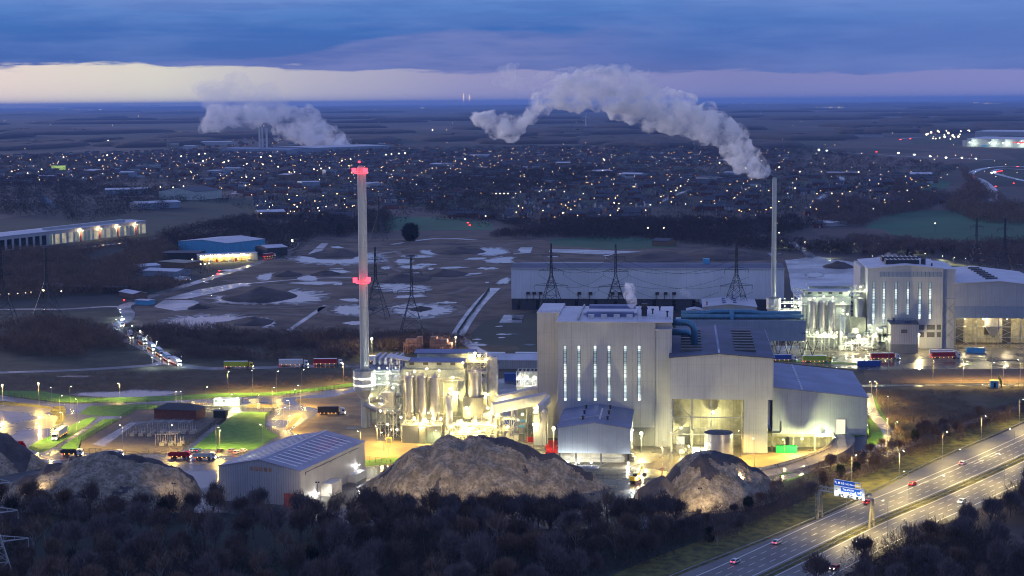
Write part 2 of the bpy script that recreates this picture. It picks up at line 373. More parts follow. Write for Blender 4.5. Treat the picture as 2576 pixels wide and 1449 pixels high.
M['red_l'] = glow('red_light_and_halo', (1, .04, .07), 4.5)
M['lens'] = glow('floodlight_lens_glare', (1, .92, .62), 3.2)
M['lens_c'] = glow('cool_floodlight_lens_glare', (.95, 1, .90), 3.2)
M['tail'] = glow('tail_light', (1, .03, .03), 8)
M['amber'] = glow('amber_marker', (1, .40, .04), 9)
M['head'] = glow('headlamp', (1, .93, .78), 25)
M['strip_lit'] = panes('lit_boiler_house_glazing', (.42, .62, .80), 1.1, (50, 50, 3.0), (.85, .97, .90))
M['depot_lit'] = panes('lit_depot_glazing', (.2, .42, .52), .45, (6, 6, 50), (1, .82, .45))
M['doorlit'] = glow('lit_doorway', (1, .86, .62), 1.0)
# the wide country: field pattern, hedges and woods
gm = bpy.data.materials.new('countryside'); gm.use_nodes = True; t = gm.node_tree; b = t.nodes['Principled BSDF']; b.inputs['Roughness'].default_value = .95
tcg = N(t, 'ShaderNodeTexCoord'); mp = N(t, 'ShaderNodeMapping'); t.links.new(tcg.outputs['Object'], mp.inputs[0]); mp.inputs['Scale'].default_value = (.0022, .0011, .001); mp.inputs['Rotation'].default_value = (0, 0, .3)
vo = N(t, 'ShaderNodeTexVoronoi'); vo.inputs['Scale'].default_value = 1.0; t.links.new(mp.outputs[0], vo.inputs['Vector'])
ns = N(t, 'ShaderNodeTexNoise'); ns.inputs['Scale'].default_value = .0011; ns.inputs['Detail'].default_value = 5; t.links.new(tcg.outputs['Object'], ns.inputs['Vector'])
nf = N(t, 'ShaderNodeTexNoise'); nf.inputs['Scale'].default_value = .03; nf.inputs['Detail'].default_value = 6; t.links.new(tcg.outputs['Object'], nf.inputs['Vector'])
sx = N(t, 'ShaderNodeSeparateColor'); t.links.new(vo.outputs['Color'], sx.inputs[0])
fc = RAMP(t, sx.outputs[0], [(0, (.030, .045, .030)), (.3, (.060, .045, .040)), (.5, (.030, .034, .026)), (.7, (.085, .066, .058)), (1, (.022, .040, .030))], 'CONSTANT')
fc = MIX(t, MAPR(t, ns.outputs['Fac'], .50, .56), fc, (.016, .018, .018))
fc = MIX(t, MATH(t, 'MULTIPLY', MAPR(t, nf.outputs['Fac'], .4, .7), .5), fc, (.020, .020, .018))
t.links.new(fc, b.inputs['Base Color']); M['country'] = gm
# ------------------------------------------------------------------ ground, roads, water
def struct(o): o['kind'] = 'structure'; return o
def ground_grid():
    ys = [300, 420, 500, 560, 640, 740, 860, 1000, 1200, 1450, 1800, 2300, 3000, 4000, 5500, 7500, 10000, 14000, 20000, 28000, 40000, 60000, 90000]
    vs, fs = [], []; nx = 24
    for y in ys:
        for i in range(nx + 1): vs.append(((i / nx - .5) * (500 + y * 1.5), y, 0))
    for j in range(len(ys) - 1):
        for i in range(nx): a = j * (nx + 1) + i; fs.append((a, a + 1, a + nx + 2, a + nx + 1))
    return MB().add(vs, fs)
g0 = ground_grid()
g0.add([(-4000, -2000, 0), (4000, -2000, 0), (475, 300, 0), (-475, 300, 0)], [(0, 1, 2, 3)])
struct(g0.build('ground', M['country']))
from mathutils.geometry import tessellate_polygon
ZL = [.02]
def sheet(name, pts, m, z=None, world=False, frame=None):
    z = ZL[0] if z is None else z; ZL[0] += .0008
    P = [Vector((*p, 0)) if world else G(*p) for p in pts]
    P = [Vector((p.x, p.y, z)) for p in P]
    tr = tessellate_polygon([P]); mb = MB(); mb.add(P, [tuple(t) for t in tr])
    o = mb.build(name, M[m]); struct(o)
    me = o.data
    for pl in me.polygons:
        if pl.normal.z < 0: pl.flip()
    me.update()
    return o
def spline(pts, k=8):
    P = [Vector(p) for p in pts]; out = []
    for i in range(len(P) - 1):
        a, b, c, d = P[max(i - 1, 0)], P[i], P[i + 1], P[min(i + 2, len(P) - 1)]
        for j in range(k):
            t = j / k
            out.append(.5 * ((2 * b) + (c - a) * t + (2 * a - 5 * b + 4 * c - d) * t * t + (3 * b - a - 3 * c + d) * t ** 3))
    out.append(P[-1]); return out
def smooth_poly(pts, k=5):
    n = len(pts); P = [Vector((*p, 0)) for p in pts]; out = []
    for i in range(n):
        a, b, c, d = P[i - 1], P[i], P[(i + 1) % n], P[(i + 2) % n]
        for j in range(k):
            t = j / k; q = .5 * ((2 * b) + (c - a) * t + (2 * a - 5 * b + 4 * c - d) * t * t + (3 * b - a - 3 * c + d) * t ** 3); out.append((q.x, q.y))
    return out
def ribbon_pts(P, w, off=0.0):
    L, R = [], []
    for i, p in enumerate(P):
        d = (P[min(i + 1, len(P) - 1)] - P[max(i - 1, 0)]); d.z = 0; d.normalize(); n = Vector((-d.y, d.x, 0))
        L.append(p + n * (off + w / 2)); R.append(p + n * (off - w / 2))
    return L, R
def ribbon(name, px, w, m, z=.10, off=0.0, dash=None, world=None, height=0.0):
    P = world or [G(*p) for p in spline([(a, b, 0) for a, b in px]) ] if world is None else world
    if world is None: P = [G(p.x, p.y) for p in spline([(a, b, 0) for a, b in px])]
    L, R = ribbon_pts(P, w, off); mb = MB()
    for i in range(len(P) - 1):
        if dash and (i % dash[0]) >= dash[1]: continue
        q = [L[i], R[i], R[i + 1], L[i + 1]]
        if height: mb.add([(v.x, v.y, v.z + zz) for zz in (0, height) for v in q], [(0, 1, 5, 4), (1, 2, 6, 5), (2, 3, 7, 6), (3, 0, 4, 7), (4, 5, 6, 7)])
        else: mb.add([(v.x, v.y, v.z + z) for v in q], [(0, 1, 2, 3)])
    return struct(mb.build(name, M[m]))
# z order: broad areas .02-.05, roads .10+, markings .16+
sheet('rough_ground', [(-60, 800), (300, 780), (700, 850), (1300, 870), (1420, 1000), (900, 985), (-60, 1010)], 'scrubg')
sheet('spoil_field', smooth_poly([(330, 805), (375, 745), (540, 700), (660, 655), (735, 645), (800, 603), (980, 598), (1240, 590), (1380, 606), (1560, 622), (1900, 640), (2150, 660), (2140, 700), (1980, 700), (1300, 790), (1190, 835), (1160, 850), (1000, 848), (800, 858), (600, 848), (420, 840)], 3), 'ash')
sheet('grass', [(-60, 940), (140, 932), (380, 920), (560, 930), (700, 930), (905, 930), (905, 960), (700, 985), (500, 985), (-60, 980)], 'scrubg', .035)
sheet('park_grass', [(860, 565), (985, 545), (1140, 548), (1240, 560), (1240, 578), (985, 580), (880, 572)], 'green_field')
sheet('park_grass', [(1380, 603), (1500, 594), (1640, 600), (1705, 605), (1700, 622), (1560, 628), (1390, 618)], 'green_field')
sheet('field', smooth_poly([(2180, 570), (2230, 545), (2300, 532), (2420, 530), (2600, 540), (2640, 600), (2500, 606), (2330, 600), (2230, 588)]), 'green_field')
sheet('field', smooth_poly([(2265, 455), (2330, 450), (2390, 458), (2360, 478), (2270, 482)]), 'green_field')
sheet('field', smooth_poly([(2030, 410), (2160, 388), (2300, 385), (2460, 385), (2500, 396), (2400, 414), (2150, 420)]), 'brown_field')
sheet('field', [(2040, 575), (2220, 576), (2240, 588), (2060, 592)], 'brown_field')
sheet('field', [(880, 322), (1190, 316), (1180, 326), (900, 330)], 'brown_field', .3)
sheet('field', [(1180, 345), (1700, 342), (1760, 352), (1150, 356)], 'brown_field', .2)
sheet('field', [(1480, 368), (1780, 362), (1700, 378), (1500, 380)], 'brown_field', .15)
sheet('field', [(2070, 347), (2240, 346), (2300, 352), (2080, 354)], 'brown_field', .3)
sheet('field', [(0, 505), (70, 520), (90, 540), (0, 552)], 'brown_field', .2)
sheet('hardstanding', [(1985, 690), (1975, 655), (2060, 645), (2150, 660), (2150, 745), (2010, 760), (1990, 730)], 'apron', .06)
sheet('hardstanding', [(1385, 626), (1470, 628), (1640, 634), (1640, 637), (1500, 640), (1380, 634)], 'pale_track', .05)
sheet('hardstanding', [(385, 772), (412, 755), (508, 756), (480, 778), (440, 782)], 'pale_track', .055)
sheet('hardstanding', [(410, 753), (500, 728), (600, 712), (640, 712), (560, 733), (470, 752)], 'pale_track', .089)
sheet('hardstanding', [(1290, 640), (1310, 622), (1340, 622), (1335, 636)], 'pale_track', .055)
sheet('hardstanding', [(1255, 812), (1268, 792), (1318, 792), (1312, 812)], 'pale_track', .055)
sheet('hardstanding', [(775, 640), (808, 612), (826, 612), (802, 640)], 'pale_track', .055)
sheet('drain_channel', [(708, 839), (722, 839), (826, 768), (814, 767)], 'pale_track', .06)
ribbon('track', [(1148, 850), (1170, 812), (1205, 765), (1245, 725)], 9, 'pale_track', .08)
ribbon('track', [(1100, 850), (1150, 846), (1200, 880), (1260, 900)], 7, 'pale_track', .08)
ribbon('track', [(640, 712), (800, 700), (960, 700)], 5, 'pale_track', .07)
ribbon('track', [(985, 615), (1100, 600), (1200, 604)], 6, 'pale_track', .07)
PONDS = [[(845, 778), (862, 772), (905, 771), (912, 780), (900, 790), (870, 791), (846, 786)],
    [(988, 778), (1010, 770), (1060, 768), (1110, 772), (1127, 780), (1110, 790), (1050, 797), (1020, 792)],
    [(950, 722), (985, 714), (1030, 718), (1067, 722), (1060, 733), (1010, 733), (970, 730)],
    [(742, 650), (765, 645), (800, 652), (880, 652), (910, 640), (955, 642), (955, 656), (880, 663), (790, 661), (750, 656)],
    [(1057, 634), (1075, 630), (1090, 636), (1098, 640), (1075, 640)],
    [(1210, 626), (1250, 625), (1276, 632), (1262, 639), (1212, 640)],
    [(540, 750), (560, 744), (592, 746), (610, 757), (650, 756), (700, 745), (728, 733), (780, 738), (797, 748), (760, 759), (680, 763), (600, 761), (552, 758)],
    [(417, 818), (440, 803), (490, 798), (560, 797), (607, 799), (575, 808), (540, 812), (520, 828), (470, 829), (430, 826)],
    [(649, 697), (660, 691), (684, 689), (680, 700), (668, 704), (652, 702)],
    [(750, 700), (775, 694), (788, 692), (795, 703), (770, 706)],
    [(656, 800), (672, 802), (690, 812), (672, 820), (660, 818), (672, 808)],
    [(1005, 644), (1040, 642), (1085, 645), (1040, 649)], [(998, 655), (1015, 652), (1036, 655), (1025, 662), (1000, 662)],
    [(1009, 671), (1040, 668), (1070, 671), (1040, 677)], [(1105, 674), (1140, 671), (1170, 673), (1130, 676)],
    [(1178, 650), (1215, 648), (1217, 652), (1180, 653)], [(1225, 655), (1260, 648), (1290, 650), (1280, 658), (1240, 661)],
    [(1252, 712), (1270, 700), (1283, 703), (1275, 712)], [(1180, 688), (1205, 687), (1204, 690), (1182, 690)],
    [(960, 673), (975, 671), (983, 675), (970, 678)], [(855, 753), (890, 752), (905, 758), (870, 757)],
    [(1000, 745), (1060, 742), (1066, 746), (1010, 750)], [(820, 683), (850, 680), (880, 684), (835, 690)],
    [(730, 712), (790, 709), (850, 710), (800, 716)], [(2030, 690), (2060, 686), (2070, 694), (2040, 697)],
    [(196, 992), (226, 988), (295, 986), (338, 982.5), (390, 984), (440, 987), (425, 993), (382, 997), (312, 999.8), (226, 997)],
    [(140, 947), (200, 945), (228, 946), (200, 950)], [(860, 812), (900, 808), (930, 812), (890, 818)],
    [(1290, 662), (1400, 659), (1600, 662), (1480, 666)], [(90, 490), (112, 492), (128, 505), (148, 525), (135, 520), (105, 508)]]
def ragged(P, seed, amp=.10):
    cx, cy_ = sum(p[0] for p in P) / len(P), sum(p[1] for p in P) / len(P); out = []
    P2 = []
    for a, b in zip(P, P[1:] + P[:1]):
        for k in range(3): P2.append((a[0] + (b[0] - a[0]) * k / 3, a[1] + (b[1] - a[1]) * k / 3))
    for i, (x, y) in enumerate(P2):
        q = amp * (noise.noise(Vector((x * .09, y * .35, seed))) * 1.6 + noise.noise(Vector((x * .4, y * 1.2, seed + 7))) * .9); out.append((x + (x - cx) * q, y + (y - cy_) * q))
    return out
for i, p in enumerate(PONDS): sheet('pond', ragged(smooth_poly(p, 4), i, .24 if i not in (24, 25) else .04), 'water', .09 + i * .001)
for i, p in enumerate(PONDS[:-4]):
    cx, cy_ = sum(q[0] for q in p) / len(p), sum(q[1] for q in p) / len(p)
    sheet('mud', ragged(smooth_poly([(cx + (x - cx) * 1.16, cy_ + (y - cy_) * 1.32) for x, y in p], 3), i + 3, .3), 'mud', .065 + i * .0006)
rp = random.Random(31)
for i in range(46):
    x, y = rp.choice([(rp.uniform(480, 1240), rp.uniform(620, 780)), (rp.uniform(1000, 1300), rp.uniform(640, 720)), (rp.uniform(1300, 1950), rp.uniform(636, 660)), (rp.uniform(1180, 1340), rp.uniform(800, 870))])
    a, b = rp.uniform(5, 26), rp.uniform(1.0, 3.2); sheet('puddle', ragged([(x + a * math.cos(k * .7), y + b * math.sin(k * .7)) for k in range(9)], i + 50, .5), 'water', .13 + i * .0005)
def blob_height(name, cx, cy, rx, ry, h, m, amp=.25, seed=0, n=26, zb=-.3):
    vs, fs = [], []
    for j in range(n + 1):
        for i in range(n * 2):
            a = math.pi * i / n; r = j / n
            x, y = math.cos(a) * r, math.sin(a) * r
            q = noise.noise(Vector((x * 2 + seed, y * 2, seed * .7))); r2 = 1 + .22 * noise.noise(Vector((math.cos(a) * 1.3, math.sin(a) * 1.3, seed + 5)))
            z = h * max(0, (1 - r) ** .8) * (1 + amp * q * 2) * (1 if r < 1 else 0)
            vs.append((cx + x * rx * r2, cy + y * ry * r2, z + zb + (.3 if r < .97 else 0) * 1))
    m2 = n * 2
    for j in range(n):
        for i in range(m2): a, b = j * m2 + i, j * m2 + (i + 1) % m2; fs.append((a, a + m2, b + m2, b))
    return MB().add(vs, fs).build(name, M[m], smooth=True)
for i, (x, y, w, h) in enumerate([(842, 640, 75, 5), (1150, 632, 75, 4), (720, 692, 40, 4), (820, 690, 40, 3), (655, 745, 95, 6), (640, 812, 55, 4), (1058, 778, 30, 2), (1010, 700, 90, 4), (1120, 690, 60, 4), (925, 776, 26, 2), (1820, 642, 130, 7), (2340, 660, 60, 5), (2110, 672, 38, 6), (1640, 648, 110, 5), (500, 775, 30, 3)]):
    c = G(x, y); s = c.y / FOC
    struct(blob_height('spoil_mound', c.x, c.y, w * s, w * s * 1.3, h, 'ashmound', seed=i * 3.1, n=14))
for x, y, a, b, k0, k1 in ((655, 746, 165, 27, 0, 33), (630, 812, 225, 24, 2, 30), (842, 642, 120, 18, 3, 33), (1058, 780, 110, 20, 0, 34), (1150, 634, 150, 17, 4, 36), (870, 780, 60, 14, 0, 34)):
    ribbon('track', [(x + a * math.cos(k * .185), y + b * math.sin(k * .185)) for k in range(k0, k1)], 7, 'trackm', .060)
for q in (((560, 705), (700, 716), (860, 712), (1010, 690), (1200, 680)), ((960, 640), (1000, 680), (1120, 700), (1240, 690)), ((400, 790), (560, 775), (760, 775), (900, 760)), ((1000, 740), (1120, 740), (1190, 720))): ribbon('track', q, 6, 'trackm', .063)
# ---------------- far roads and tracks
ribbon('road', [(-60, 942), (0, 938), (174, 932), (300, 925), (382, 919), (410, 912), (440, 912)], 8, 'asphalt', .10)
ribbon('road', [(745, 598), (738, 620), (700, 640), (660, 657), (560, 690), (470, 718), (395, 740), (340, 760), (312, 772), (322, 790), (312, 808), (285, 822), (290, 838), (322, 855), (360, 872), (395, 892), (425, 912), (470, 922), (530, 927), (640, 926), (760, 922), (905, 921), (1000, 918)], 10, 'asphalt', .12)
ribbon('road', [(312, 772), (260, 772), (160, 778), (60, 778), (-40, 780)], 8, 'asphalt', .11)
ribbon('road', [(1990, 610), (2040, 645), (1990, 655)], 8, 'pale_track', .11)
ribbon('road', [(-40, 505), (150, 498), (400, 492), (580, 480), (640, 465)], 12, 'asphalt', .11)
ribbon('railway_track', [(-40, 650), (100, 636), (300, 612), (420, 596)], 12, 'pale_track', .11)
ribbon('road', [(2030, 528), (2050, 510), (2090, 480), (2120, 455), (2105, 440)], 10, 'apron', .11)
ribbon('road', [(1660, 508), (1700, 490), (1745, 475)], 9, 'apron', .11)
ribbon('road', [(590, 488), (605, 476), (608, 460), (598, 448)], 14, 'apron', .11)
ribbon('slip_road', [(2520, 510), (2495, 500), (2498, 480), (2470, 455), (2440, 440), (2470, 425), (2535, 418), (2600, 421)], 16, 'apron', .13)
ribbon('slip_road', [(2600, 460), (2540, 446), (2500, 434), (2520, 425), (2600, 428)], 12, 'apron', .14)
ribbon('road', [(2240, 352), (2300, 346), (2400, 343)], 20, 'apron', .25)
ribbon('road', [(2000, 376), (2140, 385), (2330, 396), (2500, 402)], 14, 'asphalt', .25)
ribbon('path', [(2170, 662), (2350, 622), (2450, 640), (2576, 668)], 5, 'pale_track', .11)
ribbon('road', [(2165, 971), (2380, 969), (2640, 968)], 7, 'asphalt', .11)
sheet('earth', [(2172, 930), (2640, 926), (2640, 962), (2178, 966)], 'brown_field', .05)
sheet('rough_ground', [(2190, 978), (2640, 976), (2640, 1020), (2300, 1120), (2225, 1150), (2190, 1060)], 'scrubg', .05)
ribbon('path', [(2100, 1200), (2260, 1130), (2380, 1085), (2480, 1050), (2640, 1005)], 5, 'pale_track', .10)
# ---------------- near site
sheet('yard', [(-60, 985), (60, 1003), (160, 1016), (300, 1013), (430, 1005), (560, 1001), (700, 992), (800, 985), (905, 972), (1000, 960), (1360, 955), (1700, 950), (1950, 1000), (2000, 1150), (1960, 1230), (1640, 1330), (1000, 1330), (560, 1290), (-60, 1290)], 'asphalt', .04)
sheet('plant_yard', [(930, 1000), (1350, 940), (1700, 930), (1960, 1060), (2110, 1120), (2060, 1160), (1960, 1185), (1640, 1195), (1300, 1190), (1000, 1145), (935, 1110)], 'yardm', .06)
sheet('plant_yard', [(1945, 870), (2640, 866), (2640, 928), (2160, 930), (1945, 912)], 'yardm', .06)
sheet('earth', smooth_poly([(745, 1003), (830, 1000), (905, 985), (960, 1010), (950, 1120), (800, 1100), (730, 1085), (790, 1050), (800, 1030), (760, 1020)], 3), 'earth', .07)
sheet('earth', smooth_poly([(905, 1120), (1010, 1108), (1100, 1125), (1080, 1160), (1000, 1175), (905, 1150)], 3), 'earth', .075)
sheet('earth', smooth_poly([(1900, 1142), (2010, 1132), (2080, 1128), (2040, 1165), (1940, 1178), (1870, 1170), (1860, 1150)], 3), 'earth', .08)
sheet('road', [(946, 1108), (985, 1060), (1010, 1060), (985, 1108)], 'asphalt', .08)
sheet('lawn', smooth_poly([(203, 1037), (217, 1028.5), (231, 1022), (338.5, 1018), (370, 1018), (405, 1022), (445, 1027), (390, 1034), (361, 1047.5), (286, 1047), (216.5, 1044)], 3), 'grass_lit', .10)
sheet('lawn', smooth_poly([(72, 1124), (97, 1110), (156, 1082), (213.5, 1054.5), (238, 1050), (239.5, 1056), (182, 1096), (118, 1134), (97, 1136), (76, 1131)], 3), 'grass_lit', .10)
sheet('lawn', [(151, 1125.7), (227, 1077), (260, 1054.5), (302, 1053.6), (205, 1110), (196, 1131), (156, 1132.6)], 'grass_lit', .10)
sheet('lawn', [(480, 1131), (590, 1040), (625, 1036), (680, 1038), (668, 1052), (666, 1070), (672, 1082), (700, 1097), (640, 1131)], 'grass_lit', .10)
sheet('lawn', [(884, 1162), (1000, 1150), (1000, 1166), (884, 1178)], 'grass_lit', .10)
sheet('lawn', smooth_poly([(145, 1022), (163, 1024), (165, 1045), (158, 1062), (138, 1068), (146, 1050), (127, 1040), (132, 1026)], 3), 'verge', .10)
sheet('verge', smooth_poly([(-60, 1004), (20, 1010), (100, 1020), (140, 1026), (125, 1028), (60, 1022), (-60, 1014)], 3), 'verge', .10)
sheet('verge', [(-60, 982), (110, 985), (190, 999), (250, 1001), (440, 996), (540, 990), (700, 987), (893, 963), (893, 972), (700, 995), (540, 1002), (330, 1013), (150, 1012), (60, 1001)], 'grass_lit', .10)
sheet('gravel', [(198, 1140), (205, 1110), (345, 1030), (450, 1030), (575, 1042), (462, 1128), (440, 1142)], 'gravel', .12)
sheet('road', [(232, 1118), (330, 1062), (345, 1064), (262, 1124)], 'pale_track', .13)
sheet('verge', smooth_poly([(718, 1075), (740, 1050), (760, 1043), (742, 1066), (726, 1082)], 3), 'earth', .11)
sheet('verge', [(1945, 903), (2160, 914), (2160, 919), (1945, 909)], 'grass_lit', .12)
sheet('grass_bank', [(1960, 1195), (2050, 1165), (2110, 1140), (2190, 1100), (2182, 985), (2200, 1000), (2230, 1060), (2240, 1090), (2200, 1130), (2050, 1185), (1980, 1212)], 'grass_lit', .10)
ribbon('path', [(2180, 990), (2196, 1040), (2235, 1088), (2228, 1115), (2180, 1135), (2080, 1170), (1980, 1200), (1900, 1222)], 5.5, 'pale_track', .13)
sheet('verge', [(1500, 1465), (1760, 1449), (2000, 1328), (2200, 1240), (2400, 1143), (2640, 1030), (2640, 985), (2400, 1090), (2200, 1180), (1950, 1290), (1600, 1420)], 'verge', .05)
# ---------------- motorway
EA = [G(x, y) for x, y in ((1560, 1515), (1713, 1446), (1938.6, 1355.6), (2147, 1265), (2355, 1161), (2576, 1065.7), (2800, 955))]
EB = [G(x, y) for x, y in ((1740, 1515), (1904, 1449), (2178, 1317), (2355, 1242.7), (2576, 1143.8), (2830, 1020))]
def resample(P, n):
    P = spline(P, 10); L = [0]
    for a, b in zip(P, P[1:]): L.append(L[-1] + (b - a).length)
    out = []; j = 0
    for i in range(n + 1):
        t = L[-1] * i / n
        while j < len(L) - 2 and L[j + 1] < t: j += 1
        out.append(P[j].lerp(P[j + 1], (t - L[j]) / (L[j + 1] - L[j])))
    return out
NM = 150
a0, b0 = resample(EA, NM), resample(EB, NM)
d0 = (b0[NM] - b0[0]).normalized(); nrm = Vector((-d0.y, d0.x, 0))
MID = [ (a - nrm * 0 + b) / 2 for a, b in zip(a0, b0)]
wA = sum(abs((a - b).dot(nrm)) for a, b in zip(a0[30:110], b0[30:110])) / 80
mbm = MB()
L_, R_ = ribbon_pts(b0, 0, 0)
for i in range(NM):
    mbm.add([(p.x, p.y, .12) for p in (a0[i], b0[i], b0[i + 1], a0[i + 1])], [(0, 1, 2, 3)])
struct(mbm.build('motorway', M['asphalt_dry']))
ribbon('motorway', None, 18.5, 'asphalt_dry', .12, off=-13.6, world=b0)
ribbon('central_reserve', None, 4.2, 'verge', .11, off=-2.2, world=b0)
MW = [p for p in b0]
def lane(off, w=.28, dash=None, z=.15): ribbon('lane_marking', None, w, 'paint', z, off=off, dash=dash, world=resample_world(600) , )
def resample_world(n):
    return RS
RS = resample(EB, 800)          # about 0.7 m a step
RSA = resample(EA, 800)
for off in (4.3, 7.9, 11.5): lane(off, .22, (15, 8))
lane(.9, .3); lane(15.2, .36)
for off in (-8.3, -11.9, -15.5): lane(off, .22, (15, 8))
lane(-5.0, .3); lane(-19.2, .36)
ribbon('lane_marking', None, .5, 'paint', .155, off=11.9, dash=(4, 2), world=RS[330:])
for k, pos in enumerate((470, 505)):
    p = RS[pos]; d = (RS[pos + 1] - p).normalized(); n = Vector((-d.y, d.x, 0)); c = p + n * 9.7
    mb = MB(); mb.add([tuple(c + d * a + n * b + Vector((0, 0, .16))) for a, b in ((-4, -.2), (3, -.2), (3, -.9), (7, 0), (3, .9), (3, .2), (-4, .2))], [tuple(range(7))])
    struct(mb.build('lane_marking', M['paint']))
def barrier(name, label, P, off, posts=4, h=.75, step=5):
    L, R = ribbon_pts(P, 0, off); t = thing(name, label, 'crash barrier', (0, 0, 0))
    rl, ps = MB(), MB()
    for i in range(0, len(L) - step, step):
        a, b = L[i], L[i + step]
        d = (b - a).normalized(); n = Vector((-d.y, d.x, 0)) * .06
        vs = [q + o + Vector((0, 0, zz)) for q in (a, b) for o, zz in ((n, h), (-n, h), (-n, h - .32), (n, h - .32))]
        rl.add(vs, [(0, 1, 5, 4), (1, 2, 6, 5), (2, 3, 7, 6), (3, 0, 4, 7)])
        ps.bar(a + Vector((0, 0, .1)), a + Vector((0, 0, h)), .07)
    rl.build('rail', M['steel'], t); tag(ps.build('post', M['steel'], t), kind='stuff')
    return t
barrier('crash_barrier', 'long steel crash barrier along the far verge of the motorway', RSA, 1.0)
barrier('crash_barrier', 'steel crash barrier on the far side of the central reserve', RS, -1.0)
barrier('crash_barrier', 'steel crash barrier on the near side of the central reserve', RS, -3.2)
def catenary_lamp(): pass
# ---------------- street lamps: pole, arm, lamp head, light
def lamp_proto(h, power, col, mat_head, arm=0.9, double=False, r=.09, lr=.28):
    t = thing('street_lamp', 'x', 'street lamp', (0, 0, -500))
    p = MB(); p.bar((0, 0, 0), (0, 0, h), r, 8, r2=r * .6); p.build('pole', M['steel'], t)
    for s in ((1, -1) if double else (1,)):
        a = MB(); a.bar((0, 0, h), (s * arm, 0, h + .15), r * .5, 5); a.build('arm', M['steel'], t)
        hd = MB(); hd.box(min(s * arm, s * (arm + .7)), max(s * arm, s * (arm + .7)), -.16, .16, h + .08, h + .24); hd.build('lamp_head', M['steel'], t)
        g = MB(); g.box(min(s * (arm + .1), s * (arm + .6)), max(s * (arm + .1), s * (arm + .6)), -.13, .13, h + .03, h + .08)
        go = g.build('lamp_glass', M[mat_head], t)
    ld = bpy.data.lights.new('lamp_light', 'SPOT'); ld.energy = power * LAMPS; ld.color = col; ld.shadow_soft_size = lr; ld.spot_size = math.radians(165); ld.spot_blend = .6
    lo = bpy.data.objects.new('lamp_light', ld); COL.objects.link(lo); lo.parent = t; lo.location = (arm + .35 if not double else 0, 0, h - .25)
    return t
WARM, GREENY, COOL = (1, .64, .14), (.93, 1, .55), (.75, .95, 1)
P12 = lamp_proto(11.5, 15000, WARM, 'lamp_w'); P8 = lamp_proto(8, 8000, WARM, 'lamp_w', .6); PM = lamp_proto(12.5, 11500, (1, .74, .27), 'lamp_w', 1.8)
PD = lamp_proto(6, 2600, COOL, 'lamp_c', .5); P6 = lamp_proto(6.5, 3000, (.85, 1, .4), 'lamp_w', .5)
P12o = lamp_proto(12, 0, WARM, 'steel', 1.2)
PROTO_USED = set()
def place(proto, loc, rz, label, group, scale=None):
    if proto.name in PROTO_USED: return dup(proto, loc, rz, label, group, scale)
    PROTO_USED.add(proto.name)
    CH[proto.name] = list(proto.children)
    for c in CH[proto.name]: CH[c.name] = list(c.children)
    proto.location = loc; proto.rotation_euler.z = rz; proto['label'] = label
    if group: proto['group'] = group
    if scale: proto.scale = (scale,) * 3 if isinstance(scale, (int, float)) else scale
    return proto
